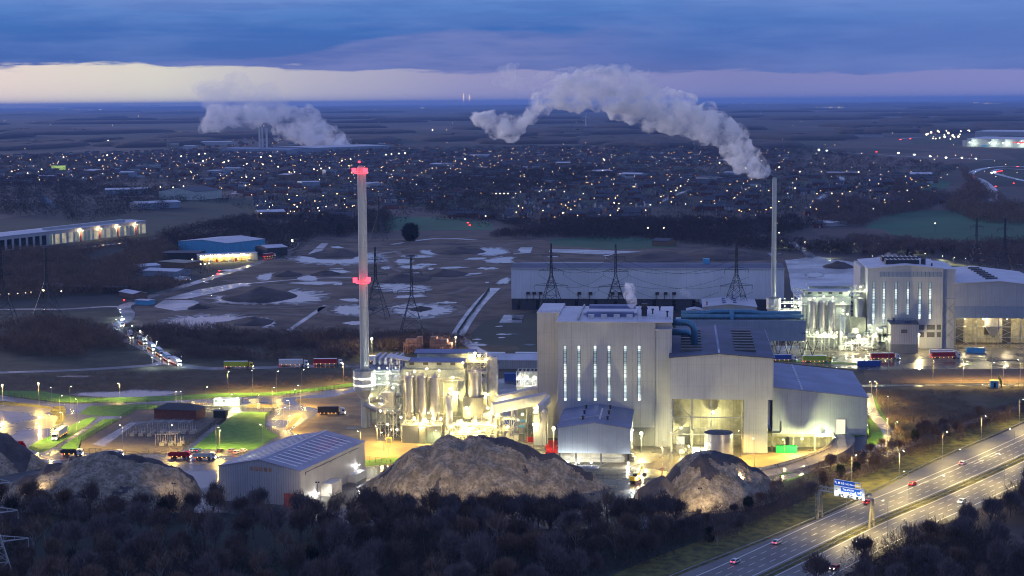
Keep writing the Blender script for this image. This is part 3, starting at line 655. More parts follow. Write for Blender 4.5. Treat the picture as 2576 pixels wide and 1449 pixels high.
SITE = [(P12, 131.4, 1033.7, 'tall street lamp on the grass point between the left car park and the road'), (P8, 176.7, 1012, 'street lamp on the verge before the left end of the long pond'),
    (P8, 301.7, 1003, 'street lamp on the verge in front of the middle of the long pond'), (P12, 152, 1056, 'slim lamp beside the hedge on the small rough grass island'),
    (P8, 159, 1080, 'lamp standing at the near tip of the small rough grass island'), (P12, 196.5, 1065, 'tall lamp in the road junction left of the round lawn'),
    (P12, 119.4, 1108, 'tall lamp over the white lorry at the grass strip'), (P8, 98, 1110, 'lamp just in front of the white lorry cab'),
    (P12, 195, 1127, 'tall lamp at the near corner of the grass strip by the tipper lorry'), (P12, 309.5, 1136, 'lamp before the left part of the substation front fence'),
    (P12, 427, 1136, 'lamp before the right part of the substation front fence'), 
    (P12, 544.4, 1142, 'tall lamp in front of the big green lawn by the parked tipper'), (P12, 662, 1135, 'tall lamp on the lawn edge just left of the big shed'), (P8, 553.5, 1127, 'short lamp among the parked cars'),
    (P8, 579.5, 1033.4, 'lamp before the pale gatehouse'), (P8, 650.7, 1035.6, 'lamp at the right end of the gatehouse canopy'), (P12, 756.5, 1027, 'bright tall lamp at the road fork behind the big shed'),
    (P12, 685.5, 1033.4, 'slim tall lamp at the far right corner of the green lawn'), (P8, 729, 1048.6, 'lamp on the curved slip between two roads behind the lawn'), (P12, 747.8, 1040, 'lamp left of the sandy island behind the big shed'),
    (P8, 713.7, 1068, 'lamp left of the sandy island near its blue bin'), (P8, 724, 1090, 'lamp at the near tip of the sandy island behind the big shed'),
    (P12, 574, 990, 'lamp on the far verge directly behind the gatehouse, left one'), (P12, 636, 988, 'lamp on the far verge behind the right end of the gatehouse'), (P12, 696, 990, 'lamp on the far verge right of the gatehouse'), (P12, 760, 986, 'lamp on the far verge towards the tall chimney'),
    (P8, 457, 1025, 'lamp left of the weighbridge before the gatehouse'), (P8, 443.5, 1025, 'lamp above the far corner of the brick substation house'), (P8, 518.8, 1014, 'lamp at the weighbridge left of the gatehouse'), (P12, 865, 965, 'lamp on the verge left of the tall chimney'),
    (P8, 949, 1116, 'lamp on the track in front of the tall chimney foot'), (P8, 964, 1135, 'lamp on the sandy plot before the grey concrete pen'), (P12, 908, 1152, 'lamp on the sandy plot beside the big shed'), (P12, 978, 1149, 'lamp on the sandy plot beside the yellow box'), (P6, 1091.6, 1120, 'short lamp at the right wall of the grey concrete pen'),
    (P12, 1685.7, 1157.6, 'tall lamp in the yard below the open bunker hall'), (P8, 1666, 1172, 'short lamp in the yard by the red post'), (P12, 1864.8, 1152.7, 'lamp with twin heads at the foot of the hall pier'), (P12, 1898, 1174, 'lamp on the sandy ground right of the brown heap'), (P8, 1974, 1152, 'lamp behind the bright green container'),
    (P12, 2107, 1170, 'lamp on the grass bank under the ramp'), (P12, 2144, 1133, 'lamp at the outer bend of the ramp'), (P12, 2177, 1135, 'lamp on the grass bank before the shed corner'), (P12, 2232, 1118, 'lamp at the bend of the path round the shed'), (P12, 2234, 1060, 'lamp on the outer grass beside the path bend'), (P12, 2205, 1017, 'lamp on the path behind the shed corner'), (P8, 2192, 1000, 'lamp further up the path behind the shed'), (P6, 2253, 1097, 'unlit looking lamp at the edge of the scrub right of the path'),
    (P12, 2346.7, 961, 'lamp on the brown field behind the scrub, leftmost pair'), (P12, 2423, 959.5, 'lamp on the brown field behind the scrub, towards the blue kiosk'), (P12, 2493.5, 966.5, 'lamp directly behind the blue kiosk'), (P12, 2523.7, 964.7, 'lamp at the green gate right of the blue kiosk'), (P12, 2566, 959.5, 'lamp beyond the green gate at the right edge')]
for pr, x, y, lb in SITE: place(pr, G(x, y), RND.uniform(0, 6.28), lb, 'street lamps around the power station site')
for i, (x, y) in enumerate([(2128.5, 1340), (2284, 1272), (2424, 1211.5), (2550, 1156)]):
    place(PM, G(x, y), 2.2, '%s tall lamp standing in the central reserve of the motorway' % ORD[i], 'motorway lamps')
for i, (x, y) in enumerate([(2142, 1223), (2261.6, 1211.5), (2370.6, 1159.4), (2468, 1116), (2563.7, 1071)]):
    place(PM, G(x, y), -.95, '%s lamp behind the far crash barrier of the motorway' % ORD[i], 'motorway lamps')
for i, (x, y) in enumerate([(2232, 1352), (2384, 1284), (2526, 1225)]):
    place(PM, G(x, y), 2.2, '%s lamp on the near shoulder of the motorway with an arched arm' % ORD[i], 'motorway lamps')
for i, (x, y) in enumerate([(970, 952), (1022, 930), (1900, 1010)]): pass
QL = [(308, 818), (302, 808), (296, 826), (300, 800), (335, 842), (355, 855), (374, 868), (394, 884), (457, 923), (385, 925)]
for i, (x, y) in enumerate(QL): place(PD, G(x, y), RND.uniform(0, 6), 'street lamp number %s from the far bend along the lorry queue road, cool white' % ['one', 'two', 'three', 'four', 'five', 'six', 'seven', 'eight', 'nine', 'ten'][i], 'lamps on the queue road')
for i, (x, y) in enumerate([(1968, 622), (2026, 625), (2086, 626), (2148, 629), (2208, 630), (2272, 632), (2307, 640), (2325, 655), (2330, 658), (2372, 662), (2398, 665), (2428, 668), (2089, 650), (2196, 662)]):
    place(P6, G(x, y), RND.uniform(0, 6), '%s small green-yellow lamp along the tree lined path behind the second plant' % ORD[i], 'lamps on the tree lined path')
MASTS = [(2235.5, 933.5, 20), (2497, 919.6, 16), (2021, 900, 14)]
for i, (x, y, h) in enumerate(MASTS):
    t = thing('lighting_mast', ['tall dark mast with unlit heads before the small white block of the second plant', 'tall mast with lit heads before the open hall of the second plant', 'dark mast beside the green curtain lorry'][i], 'lighting mast', G(x, y))
    p = MB(); p.bar((0, 0, 0), (0, 0, h), .16, 8, r2=.09); p.build('pole', M['steel'], t)
    for s in (-1, 1): b = MB(); b.box(s * .5 - .35, s * .5 + .35, -.2, .2, h, h + .45); b.build('lamp_head', M['steel_dark'], t)
def ball(r, c, m, n=10):  # glowing ball, larger than a real lens to include the lamp's glare
    b = MB()
    for j in range(6):
        a0_, a1_ = -1.5708 + math.pi * j / 6, -1.5708 + math.pi * (j + 1) / 6; b.cyl(c[0], c[1], c[2] + r * math.sin(a0_), c[2] + r * math.sin(a1_), r * math.cos(a0_) + .005, n, r * math.cos(a1_) + .005, cap=False)
    return b.build('lens', m)
def flood(p, power, label, col=WARM, r=.45, name='floodlight', group='floodlights on the plants', aim=None):
    t = thing(name, label, 'floodlight', p, 0, group)
    b = MB(); b.box(-.4, .4, -.25, .25, .0, .3); b.bar((0, 0, .3), (0, .0, .9), .06); b.build('housing', M['steel'], t)
    ld = bpy.data.lights.new('lamp_light', 'POINT'); ld.energy = power * LAMPS; ld.color = col; ld.shadow_soft_size = r
    lo = bpy.data.objects.new('lamp_light', ld); COL.objects.link(lo); lo.parent = t; lo.location = (0, -2.1 * r, -2.2 * r); ld.shadow_soft_size = .15
    ball(r * 1.25, (0, 0, -r * .6), M['lens' if col[2] < .7 else 'lens_c']).parent = t
    return t
def mast_lamp(x, y, h, power, label, col=WARM, r=.5, double=False):
    t = thing('floodlight_mast', label, 'floodlight mast', G(x, y), 0, 'bright masts of the plants')
    p = MB(); p.bar((0, 0, 0), (0, 0, h), .12, 8, r2=.08); p.build('pole', M['steel'], t)
    b = MB(); b.box(-.7, .7, -.25, .25, h, h + .3); b.build('lamp_head', M['steel_dark'], t)
    ld = bpy.data.lights.new('lamp_light', 'POINT'); ld.energy = power * LAMPS; ld.color = col; ld.shadow_soft_size = r
    lo = bpy.data.objects.new('lamp_light', ld); COL.objects.link(lo); lo.parent = t; lo.location = (0, -2.2 * r - .4, h - 1.5 * r); ld.shadow_soft_size = .2
    ball(r * 1.35, (0, -.3, h - r * .6), M['lens']).parent = t
    return t
mast_lamp(99, 1020, 11.5, 10000, 'mast with a starry glare on the kerb of the left car park', r=.4)
mast_lamp(8, 1025, 11.5, 10000, 'mast with a starry glare at the far left edge', r=.4)
mast_lamp(936, 892, 10, 9000, 'bright mast right behind the tall chimney', (1, .8, .35), .6)
mast_lamp(1147, 884, 9, 8000, 'bright mast beyond the filter house roofs', (1, .75, .5), .5)
mast_lamp(1957.7, 890, 11, 12000, 'bright mast beside the raised grey gallery', (1, .8, .38), .7)
mast_lamp(2159, 890, 11, 14000, 'bright mast before the second boiler house corner', (1, .8, .45), .9)
mast_lamp(2310, 886, 11, 12000, 'bright mast at the corner of the small white block', (1, .8, .38), .7)
mast_lamp(1393, 1145, 12, 12000, 'bright mast left of the small blue roofed hall', (1, .88, .4), .6)
mast_lamp(1613, 1140, 9, 12000, 'bright mast between the small hall and the boiler house', (1, .88, .4), .6)
mast_lamp(1707, 830, 4, 10, 'small mast behind the gallery', (1, .88, .4), .2)
# floodlights on posts at the foot of the wood, turned to the heaps
HL = [(800, 1290, 1215), (943, 1290, 1228), (1090, 1300, 1232), (1307, 1300, 1240), (1761, 1300, 1230), (1865, 1262, 1199), (1952.5, 1215, 1171), (90, 1270, 1215), (438, 1275, 1218), (1672, 1310, 1240), (1490, 1305, 1245)]
for i, (x, y, yt) in enumerate(HL):
    p = G(x, y); h = max(6, FY(x, yt, p.y)[1])
    t = thing('yard_floodlight', 'slim post with twin floodlights at the edge of the wood, number %d from the left' % (sorted(a[0] for a in HL).index(x) + 1), 'floodlight post', p, 0, 'floodlight posts between the wood and the heaps')
    m = MB(); m.bar((0, 0, 0), (0, 0, h), .08, 6); m.build('pole', M['steel'], t)
    for s in (-1, 1): m = MB(); m.box(s * .45 - .3, s * .45 + .3, -.2, .2, h, h + .5); m.build('lamp_head', M['steel_dark'], t)
    ld = bpy.data.lights.new('lamp_light', 'SPOT'); ld.energy = 15000 if x > 850 and x not in (1865, 1672) else 4000; ld.color = (1, .76, .42); ld.shadow_soft_size = .3; ld.spot_size = math.radians(150); ld.spot_blend = .8
    lo = bpy.data.objects.new('lamp_light', ld); COL.objects.link(lo); lo.parent = t; lo.location = (0, .6, h - .1); lo.rotation_euler = (math.radians(78), 0, math.radians(0))
# ------------------------------------------------------------------ ash heaps
def heap(name, label, outline, yridge, wid, slope=.66, seed=0, m=('heap', 'heap_dark'), back=.9):
    X, Z = [], []
    for x, y in outline:
        a, b = FY(x, y, yridge); X.append(a); Z.append(max(0, b))
    x0, x1 = min(X) - 6, max(X) + 6; hm = max(Z)
    yd0, yd1 = yridge - hm / slope - 6, yridge + hm / back + 6
    st = .7; nx, ny = int((x1 - x0) / st), int((yd1 - yd0) / st); vs, fs, mi = [], [], []
    Hh = np.zeros((ny + 1, nx + 1))
    for j in range(ny + 1):
        y = yd0 + (yd1 - yd0) * j / ny
        for i in range(nx + 1):
            x = x0 + (x1 - x0) * i / nx
            q = noise.noise(Vector((x * .07, y * .05, seed)))
            xr = x + (y - yridge) * .12 * q
            hr = float(np.interp(xr, X, Z, left=0, right=0)); yr = yridge
            dy = y - yr
            fl = 3.0 + 3 * q                                   # flat worked top
            if dy < 0: z = hr - max(0, -dy - fl) * slope * (1 + .18 * q)
            else: z = hr * (1 if dy < 1.0 else 1) - max(0, dy - 1) * back
            g = (.45 - abs(noise.noise(Vector((x * .22 + q, y * .05, seed + 3))))) * .9 + noise.noise(Vector((x * .8, y * .5, seed))) * .45
            rim = 1.5 * noise.noise(Vector((x * .16, y * .22, seed + 9)))
            z += (g + rim) * min(1, max(0, z) / 4)
            for sx, sg in ((x - X[0], 1), (X[-1] - x, 1)):
                if sx < 0: z = min(z, -1)
            z = max(z, -.6); Hh[j, i] = z; vs.append((x, y, z))
    for j in range(ny):
        for i in range(nx):
            a = j * (nx + 1) + i; fs.append((a, a + 1, a + nx + 2, a + nx + 1))
            x, y = vs[a][0], vs[a][1]; hr = float(np.interp(x, X, Z)); q = noise.noise(Vector((x * .09, y * .12, seed + 20))) + .5 * noise.noise(Vector((x * .3, y * .3, seed + 2)))
            q2 = noise.noise(Vector((x * .045, y * .06, seed + 31))); top = vs[a][2] > hr - (1.6 + 3 * q + 9 * q2)  # crest coloured dark for the shade where it turns from the lamps
            mi.append(1 if (top and hr > 5) or q > .62 else 0)
    mb = MB(); mb.add(vs, fs); mb.m = mi
    o = mb.build(name, [M[k] for k in m], smooth=True); tag(o, label, 'ash heap'); return o
heap('ash_heap', 'huge tan ash heap with shaded dark top in the middle foreground', [(888, 1262), (900, 1236), (935, 1208), (975, 1182), (1005, 1152), (1040, 1130), (1085, 1126), (1100, 1106), (1138, 1096), (1165, 1110), (1182, 1097), (1198, 1103), (1210, 1093), (1235, 1102), (1290, 1106), (1330, 1126), (1360, 1144), (1395, 1146), (1440, 1172), (1490, 1192), (1530, 1222), (1556, 1262)], 672, 97, seed=1.3)
heap('ash_heap', 'brown ash heap with a shaded dark top in front of the steel tank', [(1585, 1300), (1620, 1255), (1660, 1215), (1690, 1182), (1705, 1168), (1728, 1148), (1760, 1138), (1800, 1138), (1828, 1146), (1850, 1150), (1880, 1172), (1915, 1190), (1945, 1215), (1965, 1245)], 655, 60, seed=6.1)
heap('ash_heap', 'low tan heap with a flat dark top beside the left tipper lorries', [(-20, 1235), (40, 1210), (85, 1195), (120, 1172), (160, 1165), (200, 1152), (240, 1142), (330, 1144), (370, 1152), (410, 1168), (450, 1178), (485, 1205), (510, 1240)], 665, 70, seed=9.7, slope=.5)
heap('ash_heap', 'brown heap cut by the left edge behind the loading shovel', [(-120, 1100), (-30, 1085), (20, 1100), (38, 1115), (70, 1135), (95, 1150), (125, 1172)], 720, 40, seed=14.2, slope=.6)
heap('ash_heap', 'small grey heap between the two big heaps by the excavator', [(1590, 1262), (1600, 1235), (1625, 1218), (1650, 1205), (1668, 1200), (1690, 1220), (1705, 1250)], 640, 20, seed=18.2, slope=.6)
# ------------------------------------------------------------------ bare winter trees
def twig_tree(seed, h=11.0, rad=4.2, n=2600, thick=.045, oval=1.0, trunkm='wood', twigm='twig', name='bare_tree', cz=.62, hf=.40):
    r = random.Random(seed); t = thing(name, 'x', 'tree', (0, 0, -500))
    tb = MB(); tb.bar((0, 0, -.2), (r.uniform(-.2, .2), r.uniform(-.2, .2), h * .42), .24, 6, r2=.15)
    top = Vector((0, 0, h * .42)); tips = []
    def grow(p, d, L, rr, lev):
        q = p + d * L; tb.bar(p, q, rr, 4, r2=rr * .6, cap=False)
        if lev == 0: tips.append((q, d)); return
        for _ in range(3):
            nd = (d + Vector((r.uniform(-.75, .75), r.uniform(-.75, .75), r.uniform(-.15, .5)))).normalized(); grow(q, nd, L * r.uniform(.62, .8), rr * .55, lev - 1)
    for k in range(6):
        a = 6.28 * k / 6 + r.uniform(-.4, .4); zz = h * r.uniform(.24, .42)
        grow(Vector((0, 0, zz)), Vector((math.cos(a) * .6, math.sin(a) * .6, r.uniform(.8, 1.7))).normalized(), h * .22, .15, 2)
    grow(top, Vector((0, 0, 1)), h * .22, .17, 2)
    tb.build('trunk', M[trunkm], t)
    rg = np.random.default_rng(seed)
    T = np.array([tuple(q) for q, _ in tips]); D = np.array([tuple(d) for _, d in tips])
    k = rg.integers(0, len(T), n); base = T[k] + rg.normal(0, .8, (n, 3)); base[:, 2] -= np.abs(rg.normal(0, h * (.10 if cz > .5 else .28), n))
    # keep the twigs inside a lumpy crown
    c = np.array([0, 0, h * cz]); d = base - c; d[:, 2] /= oval * h * hf / rad
    rr = np.linalg.norm(d, axis=1, keepdims=True); lim = rad * rg.uniform(.62, 1.12, (n, 1)) * (1 + .22 * np.sin(3 * np.arctan2(d[:, 1:2], d[:, 0:1]) + seed))
    base = np.where(rr > lim, c + (base - c) * lim / rr, base)
    if cz < .5: e_ = rg.normal(0, 1, (n, 3)); e_ /= np.linalg.norm(e_, axis=1, keepdims=True); base = c + e_ * rg.uniform(.5, 1, (n, 1)) * np.array([rad, rad, h * hf]) * (1 + .15 * np.sin(4 * e_[:, 0:1] + 5 * e_[:, 2:3]))
    dirs = D[k] + rg.normal(0, .55, (n, 3)); dirs[:, 2] += .75; dirs /= np.linalg.norm(dirs, axis=1, keepdims=True)
    ln = rg.uniform(.7, 1.9, (n, 1)); sd = np.cross(dirs, rg.normal(0, 1, (n, 3))); sd /= np.linalg.norm(sd, axis=1, keepdims=True)
    w = thick * rg.uniform(.6, 1.3, (n, 1))
    a, b2, c2, d2 = base - sd * w, base + sd * w, base + dirs * ln + sd * w * .3, base + dirs * ln - sd * w * .3
    V = np.stack([a, b2, c2, d2], 1).reshape(-1, 3); Fq = np.arange(4 * n).reshape(-1, 4)
    npmesh('crown', V, Fq, M[twigm], parent=t); return t
TREES = [twig_tree(s, h, r, n, th, ov, tm, cm) for s, h, r, n, th, ov, tm, cm in [
    (1, 11, 4.8, 1500, .085, 1.0, 'wood', 'twig'), (2, 13, 4.2, 1400, .085, 1.2, 'wood', 'twig3'), (3, 9.5, 4.8, 1500, .085, .9, 'wood', 'twig2'),
    (4, 12, 3.2, 1000, .08, 1.3, 'wood', 'twig'), (5, 10.5, 5.4, 1700, .085, .95, 'wood', 'twig3'), (6, 12.5, 2.8, 700, .07, 1.4, 'birch', 'twig2')]]
IVY = twig_tree(8, 10, 1.5, 2000, .10, 1.9, 'wood', 'ivy', 'ivy_tree'); EVG = twig_tree(9, 8, 2.6, 4200, .13, 1.0, 'wood', 'ever', 'evergreen_tree', .46, .5)
TL = {0: 'broad bare tree', 1: 'tall bare grey tree', 2: 'low brown bare tree', 3: 'narrow bare tree', 4: 'wide grey bare tree', 5: 'slim pale barked birch'}
def inpoly(x, y, P):
    c = False; n = len(P)
    for i in range(n):
        (x1, y1), (x2, y2) = P[i], P[i - 1]
        if (y1 > y) != (y2 > y) and x < (x2 - x1) * (y - y1) / (y2 - y1) + x1: c = not c
    return c
def scatter(poly_px, n, dmin, rnd, ok=None):
    P = [tuple(G(*p)[:2]) for p in poly_px]; xs = [p[0] for p in P]; ys = [p[1] for p in P]; out = []; cell = {}
    tries = 0
    while len(out) < n and tries < n * 60:
        tries += 1; x, y = rnd.uniform(min(xs), max(xs)), rnd.uniform(min(ys), max(ys))
        if not inpoly(x, y, P): continue
        k = (int(x // dmin), int(y // dmin))
        if any((x - a) ** 2 + (y - b) ** 2 < dmin * dmin for i in (-1, 0, 1) for j in (-1, 0, 1) for a, b in cell.get((k[0] + i, k[1] + j), ())): continue
        cell.setdefault(k, []).append((x, y)); out.append((x, y))
    return out
WOOD = [(-80, 1285), (100, 1275), (300, 1290), (560, 1290), (800, 1310), (1000, 1325), (1300, 1330), (1560, 1330), (1700, 1350), (1760, 1350), (1700, 1400), (1560, 1440), (1400, 1530), (700, 1560), (-80, 1560)]
WOODR = [(2030, 1500), (2200, 1412), (2350, 1345), (2480, 1290), (2680, 1205), (2700, 1500)]
BELT = [(1620, 1340), (1800, 1300), (1990, 1240), (2050, 1185), (2200, 1140), (2270, 1100), (2420, 1060), (2640, 1010), (2640, 1022), (2430, 1105), (2260, 1170), (2080, 1240), (1990, 1290), (1800, 1380)]
def plant_trees(poly, n, dmin, where, group, protos, seed, smin=.75, smax=1.15):
    rd = random.Random(seed)
    for x, y in sorted(scatter(poly, n, dmin, rd), key=lambda p: -p[1]):
        k = rd.choice(protos); pr = TREES[k] if isinstance(k, int) else {'i': IVY, 'e': EVG}[k]
        lb = TL[k] if isinstance(k, int) else {'i': 'dark ivy clad tree', 'e': 'dark evergreen tree'}[k]
        s = rd.uniform(smin, smax) if not isinstance(smin, tuple) else smin
        px = 1288 + (x / y) * FOC; zone = ''
        if n > 30:
            xs_ = [p[0] for p in poly]; q = (px - max(0, min(xs_))) / (min(2576, max(xs_)) - max(0, min(xs_))); yy = [G(*p).y for p in poly]; rw = (y - min(yy)) / (max(yy) - min(yy))
            zone = ', %s of its %s' % (['left end', 'left part', 'middle', 'right part', 'right end'][max(0, min(4, int(q * 5)))], ['front rows', 'middle rows', 'back rows'][max(0, min(2, int(rw * 3)))])
        place(pr, Vector((x, y, 0)), rd.uniform(0, 6.28), '%s%s %s%s' % ('' if isinstance(s, tuple) else 'small ' if s < smin + .3 * (smax - smin) else 'large ' if s > smax - .3 * (smax - smin) else '', lb, where, zone), group, s)
plant_trees([(840, 1312), (1000, 1322), (1300, 1326), (1560, 1326), (1700, 1336), (1700, 1346), (1300, 1340), (1000, 1336), (840, 1326)], 40, 4.5, 'at the upper wood edge', 'trees of the foreground wood', [1, 1, 3, 5, 0, 2, 'i'], 8, .85, 1.2)
plant_trees(WOOD, 178, 7.9, 'in the foreground wood', 'trees of the foreground wood', [0, 0, 1, 2, 4, 4, 2, 5, 3, 1, 3, 0, 5, 'i'], 3, .8, 1.25)
plant_trees(WOODR, 42, 8.5, 'below the motorway', 'trees below the motorway', [0, 1, 2, 3, 4, 5], 4, .7, 1.1)
plant_trees(BELT, 46, 6.5, 'between site and motorway', 'trees between site and motorway', [0, 2, 4, 5, 'e'], 5, .45, .75)
# ------------------------------------------------------------------ woods, thickets and scrub nobody could count
def thicket(name, label, poly, n, h, rad, m, seed, twigs=90, thick=.09, z0=0.0, hmin=.6):
    rd = random.Random(seed); rg = np.random.default_rng(seed); P = np.array(scatter(poly, n, rad * .7, rd))
    if len(P) == 0: return
    nz = np.array([noise.noise(Vector((x * .016, y * .011, seed))) + .4 * noise.noise(Vector((x * .05, y * .04, seed))) for x, y in P]); kp = nz > -.34; P, nz = P[kp], nz[kp]
    n = len(P); k = np.repeat(np.arange(n), twigs); m_ = len(k); hh = (h * (rg.uniform(hmin, 1.25, n) + .5 * nz))[k]; R = (rad * rg.uniform(.6, 1.35, n))[k]
    u = rg.normal(0, 1, (m_, 3)); u /= np.linalg.norm(u, axis=1, keepdims=True); rr = rg.uniform(.35, 1.0, m_) ** .5
    base = np.empty((m_, 3)); base[:, 0] = P[k, 0] + u[:, 0] * rr * R; base[:, 1] = P[k, 1] + u[:, 1] * rr * R; base[:, 2] = z0 + hh * (.52 + .45 * u[:, 2] * rr)
    d = u * .6 + rg.normal(0, .5, (m_, 3)); d[:, 2] += .6; d /= np.linalg.norm(d, axis=1, keepdims=True)
    ln = (rg.uniform(.12, .3, m_) * hh)[:, None]; sd = np.cross(d, rg.normal(0, 1, (m_, 3))); sd /= np.linalg.norm(sd, axis=1, keepdims=True)
    w = (thick * rg.uniform(.5, 1.4, m_))[:, None]
    V = np.stack([base - sd * w, base + sd * w, base + d * ln + sd * w * .3, base + d * ln - sd * w * .3], 1).reshape(-1, 3)
    o = npmesh(name, V, np.arange(4 * m_).reshape(-1, 4), M[m]); tag(o, label, 'woodland', kind='stuff'); return o
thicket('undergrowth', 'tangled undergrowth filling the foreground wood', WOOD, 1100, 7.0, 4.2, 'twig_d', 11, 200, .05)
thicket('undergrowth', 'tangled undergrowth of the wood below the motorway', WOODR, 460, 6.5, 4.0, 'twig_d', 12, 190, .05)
thicket('bushes', 'dark bushes between the site road and the motorway', BELT, 420, 3.6, 2.6, 'twig', 13, 130, .06)
thicket('scrub', 'low brown scrub on the flat ground right of the long shed', [(2200, 985), (2640, 982), (2640, 1015), (2300, 1115), (2240, 1140), (2235, 1060)], 1500, 1.5, 1.9, 'twig2', 14, 40, .07)
thicket('scrub', 'dark scrub behind the far verge and long pond', [(-60, 948), (400, 935), (900, 938), (890, 955), (700, 978), (300, 985), (-60, 985)], 1400, 1.3, 2.0, 'twig2', 15, 36, .08)
thicket('thicket', 'dark thicket between the spoil field and the lorry road', [(430, 905), (330, 850), (420, 840), (700, 850), (905, 845), (905, 905), (700, 908), (480, 905)], 700, 6.5, 5.0, 'twig', 16, 150, .10)
thicket('thicket', 'dark thicket right of the chimney before the spoil field', [(940, 845), (1140, 855), (1180, 870), (1100, 885), (940, 885)], 160, 6.0, 4.5, 'twig', 17, 150, .10)
thicket('thicket', 'brown willow thicket left of the lorry queue', [(-40, 830), (120, 815), (270, 835), (300, 860), (330, 880), (250, 905), (60, 895), (-40, 880)], 330, 8, 5.5, 'twig2', 18, 190, .10)
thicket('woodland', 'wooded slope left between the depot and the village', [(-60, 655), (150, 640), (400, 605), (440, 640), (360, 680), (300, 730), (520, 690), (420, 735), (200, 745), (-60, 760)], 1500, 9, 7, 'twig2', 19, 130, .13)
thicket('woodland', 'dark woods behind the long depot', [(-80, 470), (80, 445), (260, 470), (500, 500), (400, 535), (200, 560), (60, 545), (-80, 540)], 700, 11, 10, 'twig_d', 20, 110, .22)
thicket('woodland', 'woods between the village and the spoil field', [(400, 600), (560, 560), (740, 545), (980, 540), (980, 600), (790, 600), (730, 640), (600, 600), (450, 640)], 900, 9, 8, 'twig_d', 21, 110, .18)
thicket('woodland', 'tree belt behind the long warehouse', [(1240, 585), (1500, 590), (1800, 600), (2140, 618), (2140, 645), (1900, 630), (1700, 612), (1400, 600), (1240, 600)], 420, 8, 7, 'twig_d', 22, 130, .15)
thicket('woodland', 'tree belt behind the second plant', [(2140, 600), (2300, 612), (2400, 620), (2640, 610), (2640, 690), (2480, 670), (2350, 640), (2200, 650), (2140, 640)], 420, 9, 7, 'twig', 23, 140, .15)
thicket('woodland', 'wooded hillside beside the far slip road', [(2380, 530), (2440, 470), (2420, 430), (2520, 515), (2640, 545), (2640, 575), (2450, 560)], 500, 11, 9, 'twig2', 24, 130, .22)
thicket('woodland', 'woods around the green fields right of the town', [(2050, 520), (2250, 500), (2260, 460), (2290, 490), (2400, 500), (2330, 530), (2220, 548), (2170, 570), (2050, 570)], 600, 10, 9, 'twig', 25, 130, .2)
thicket('woodland', 'dark belt of trees on the near edge of the town', [(980, 525), (1240, 560), (1600, 560), (1960, 560), (2050, 570), (1960, 600), (1700, 600), (1380, 590), (1240, 560), (1140, 545)], 800, 10, 8, 'twig_d', 26, 120, .18)
thicket('woodland', 'dark woodland through the middle of the town', [(1000, 470), (1200, 430), (1500, 425), (1560, 450), (1300, 490), (1250, 560), (1140, 540), (960, 520)], 900, 10, 10, 'twig_d', 27, 100, .24)
thicket('town_trees', 'garden trees scattered through the town', [(-100, 400), (600, 380), (1200, 372), (2000, 370), (2420, 420), (2300, 480), (2100, 560), (1500, 590), (1000, 560), (700, 540), (200, 470), (-100, 480)], 6500, 8.5, 9, 'twig_d', 28, 60, .34)
plant_trees([(600, 600), (800, 545), (980, 545), (980, 585)], 6, 14, 'in the woods behind the spoil field', 'dark trees behind the spoil field', ['e'], 31, 1.0, 1.5)
plant_trees([(1015, 606), (1045, 602), (1045, 610), (1020, 612)], 1, 14, 'standing round and black on the far edge of the spoil field', None, ['e'], 32, (3.3, 3.3, 2.3), (3.3, 3.3, 2.3))
plant_trees([(2150, 640), (2400, 640), (2400, 655), (2150, 655)], 10, 12, 'beside the path behind the second plant', 'trees by the tree lined path', [0, 3, 'e'], 33, .8, 1.1)
plant_trees([(1960, 625), (2280, 630), (2280, 640), (1960, 636)], 18, 12, 'in the row behind the wet slabs', 'row of trees behind the wet slabs', [0, 4], 34, .7, 1.0)
# far woods: long low masses on the plain
def far_woods():
    rd = random.Random(5); V, Fq = [], []
    def mass(cx, cy, rx, ry, h):
        n, m = 26, 6; o = len(V)
        for j in range(m + 1):
            for i in range(n):
                a = 6.2832 * i / n; r = 1 - (j / m) ** 2.2 * .9
                q = 1 + .25 * noise.noise(Vector((math.cos(a) * 2 + cx, math.sin(a) * 2, cy)))
                V.append((cx + rx * r * q * math.cos(a), cy + ry * r * q * math.sin(a), h * (min(1, j / m * 2.2)) * (1 + .3 * noise.noise(Vector((a * 4, j, cx))))))
        for j in range(m):
            for i in range(n): a, b = o + j * n + i, o + j * n + (i + 1) % n; Fq.append((a, b, b + n, a + n))
        Fq.append((o + m * n, o + m * n + n // 3, o + m * n + n // 2, o + m * n + 5))
    for _ in range(120):
        y = rd.choice([rd.uniform(266, 285), rd.uniform(285, 365), rd.uniform(300, 372)]); x = rd.uniform(-200, 2800); c = G(x, y)
        if c.y < 0: continue
        s = c.y / FOC; mass(c.x, c.y, rd.uniform(14, 150) * s, rd.uniform(60, 700), rd.uniform(9, 15) + c.y / 2500)
    for x, y, w in [(1400, 282, 200), (1200, 300, 260), (2230, 262, 140), (2050, 300, 150), (2330, 290, 180), (2200, 318, 130), (2480, 300, 130), (700, 300, 260), (300, 310, 260), (1600, 320, 120), (2300, 330, 160), (200, 335, 200), (560, 345, 180), (1450, 335, 180), (2520, 330, 80)]:
        c = G(x, y); s = c.y / FOC; mass(c.x, c.y, w * s, 500, 14 + c.y / 1800)
    o = npmesh('far_woods', np.array(V), np.array(Fq), M['twig_d']); tag(o, 'dark far off woods in bands across the plain', 'woodland', kind='stuff')
far_woods()
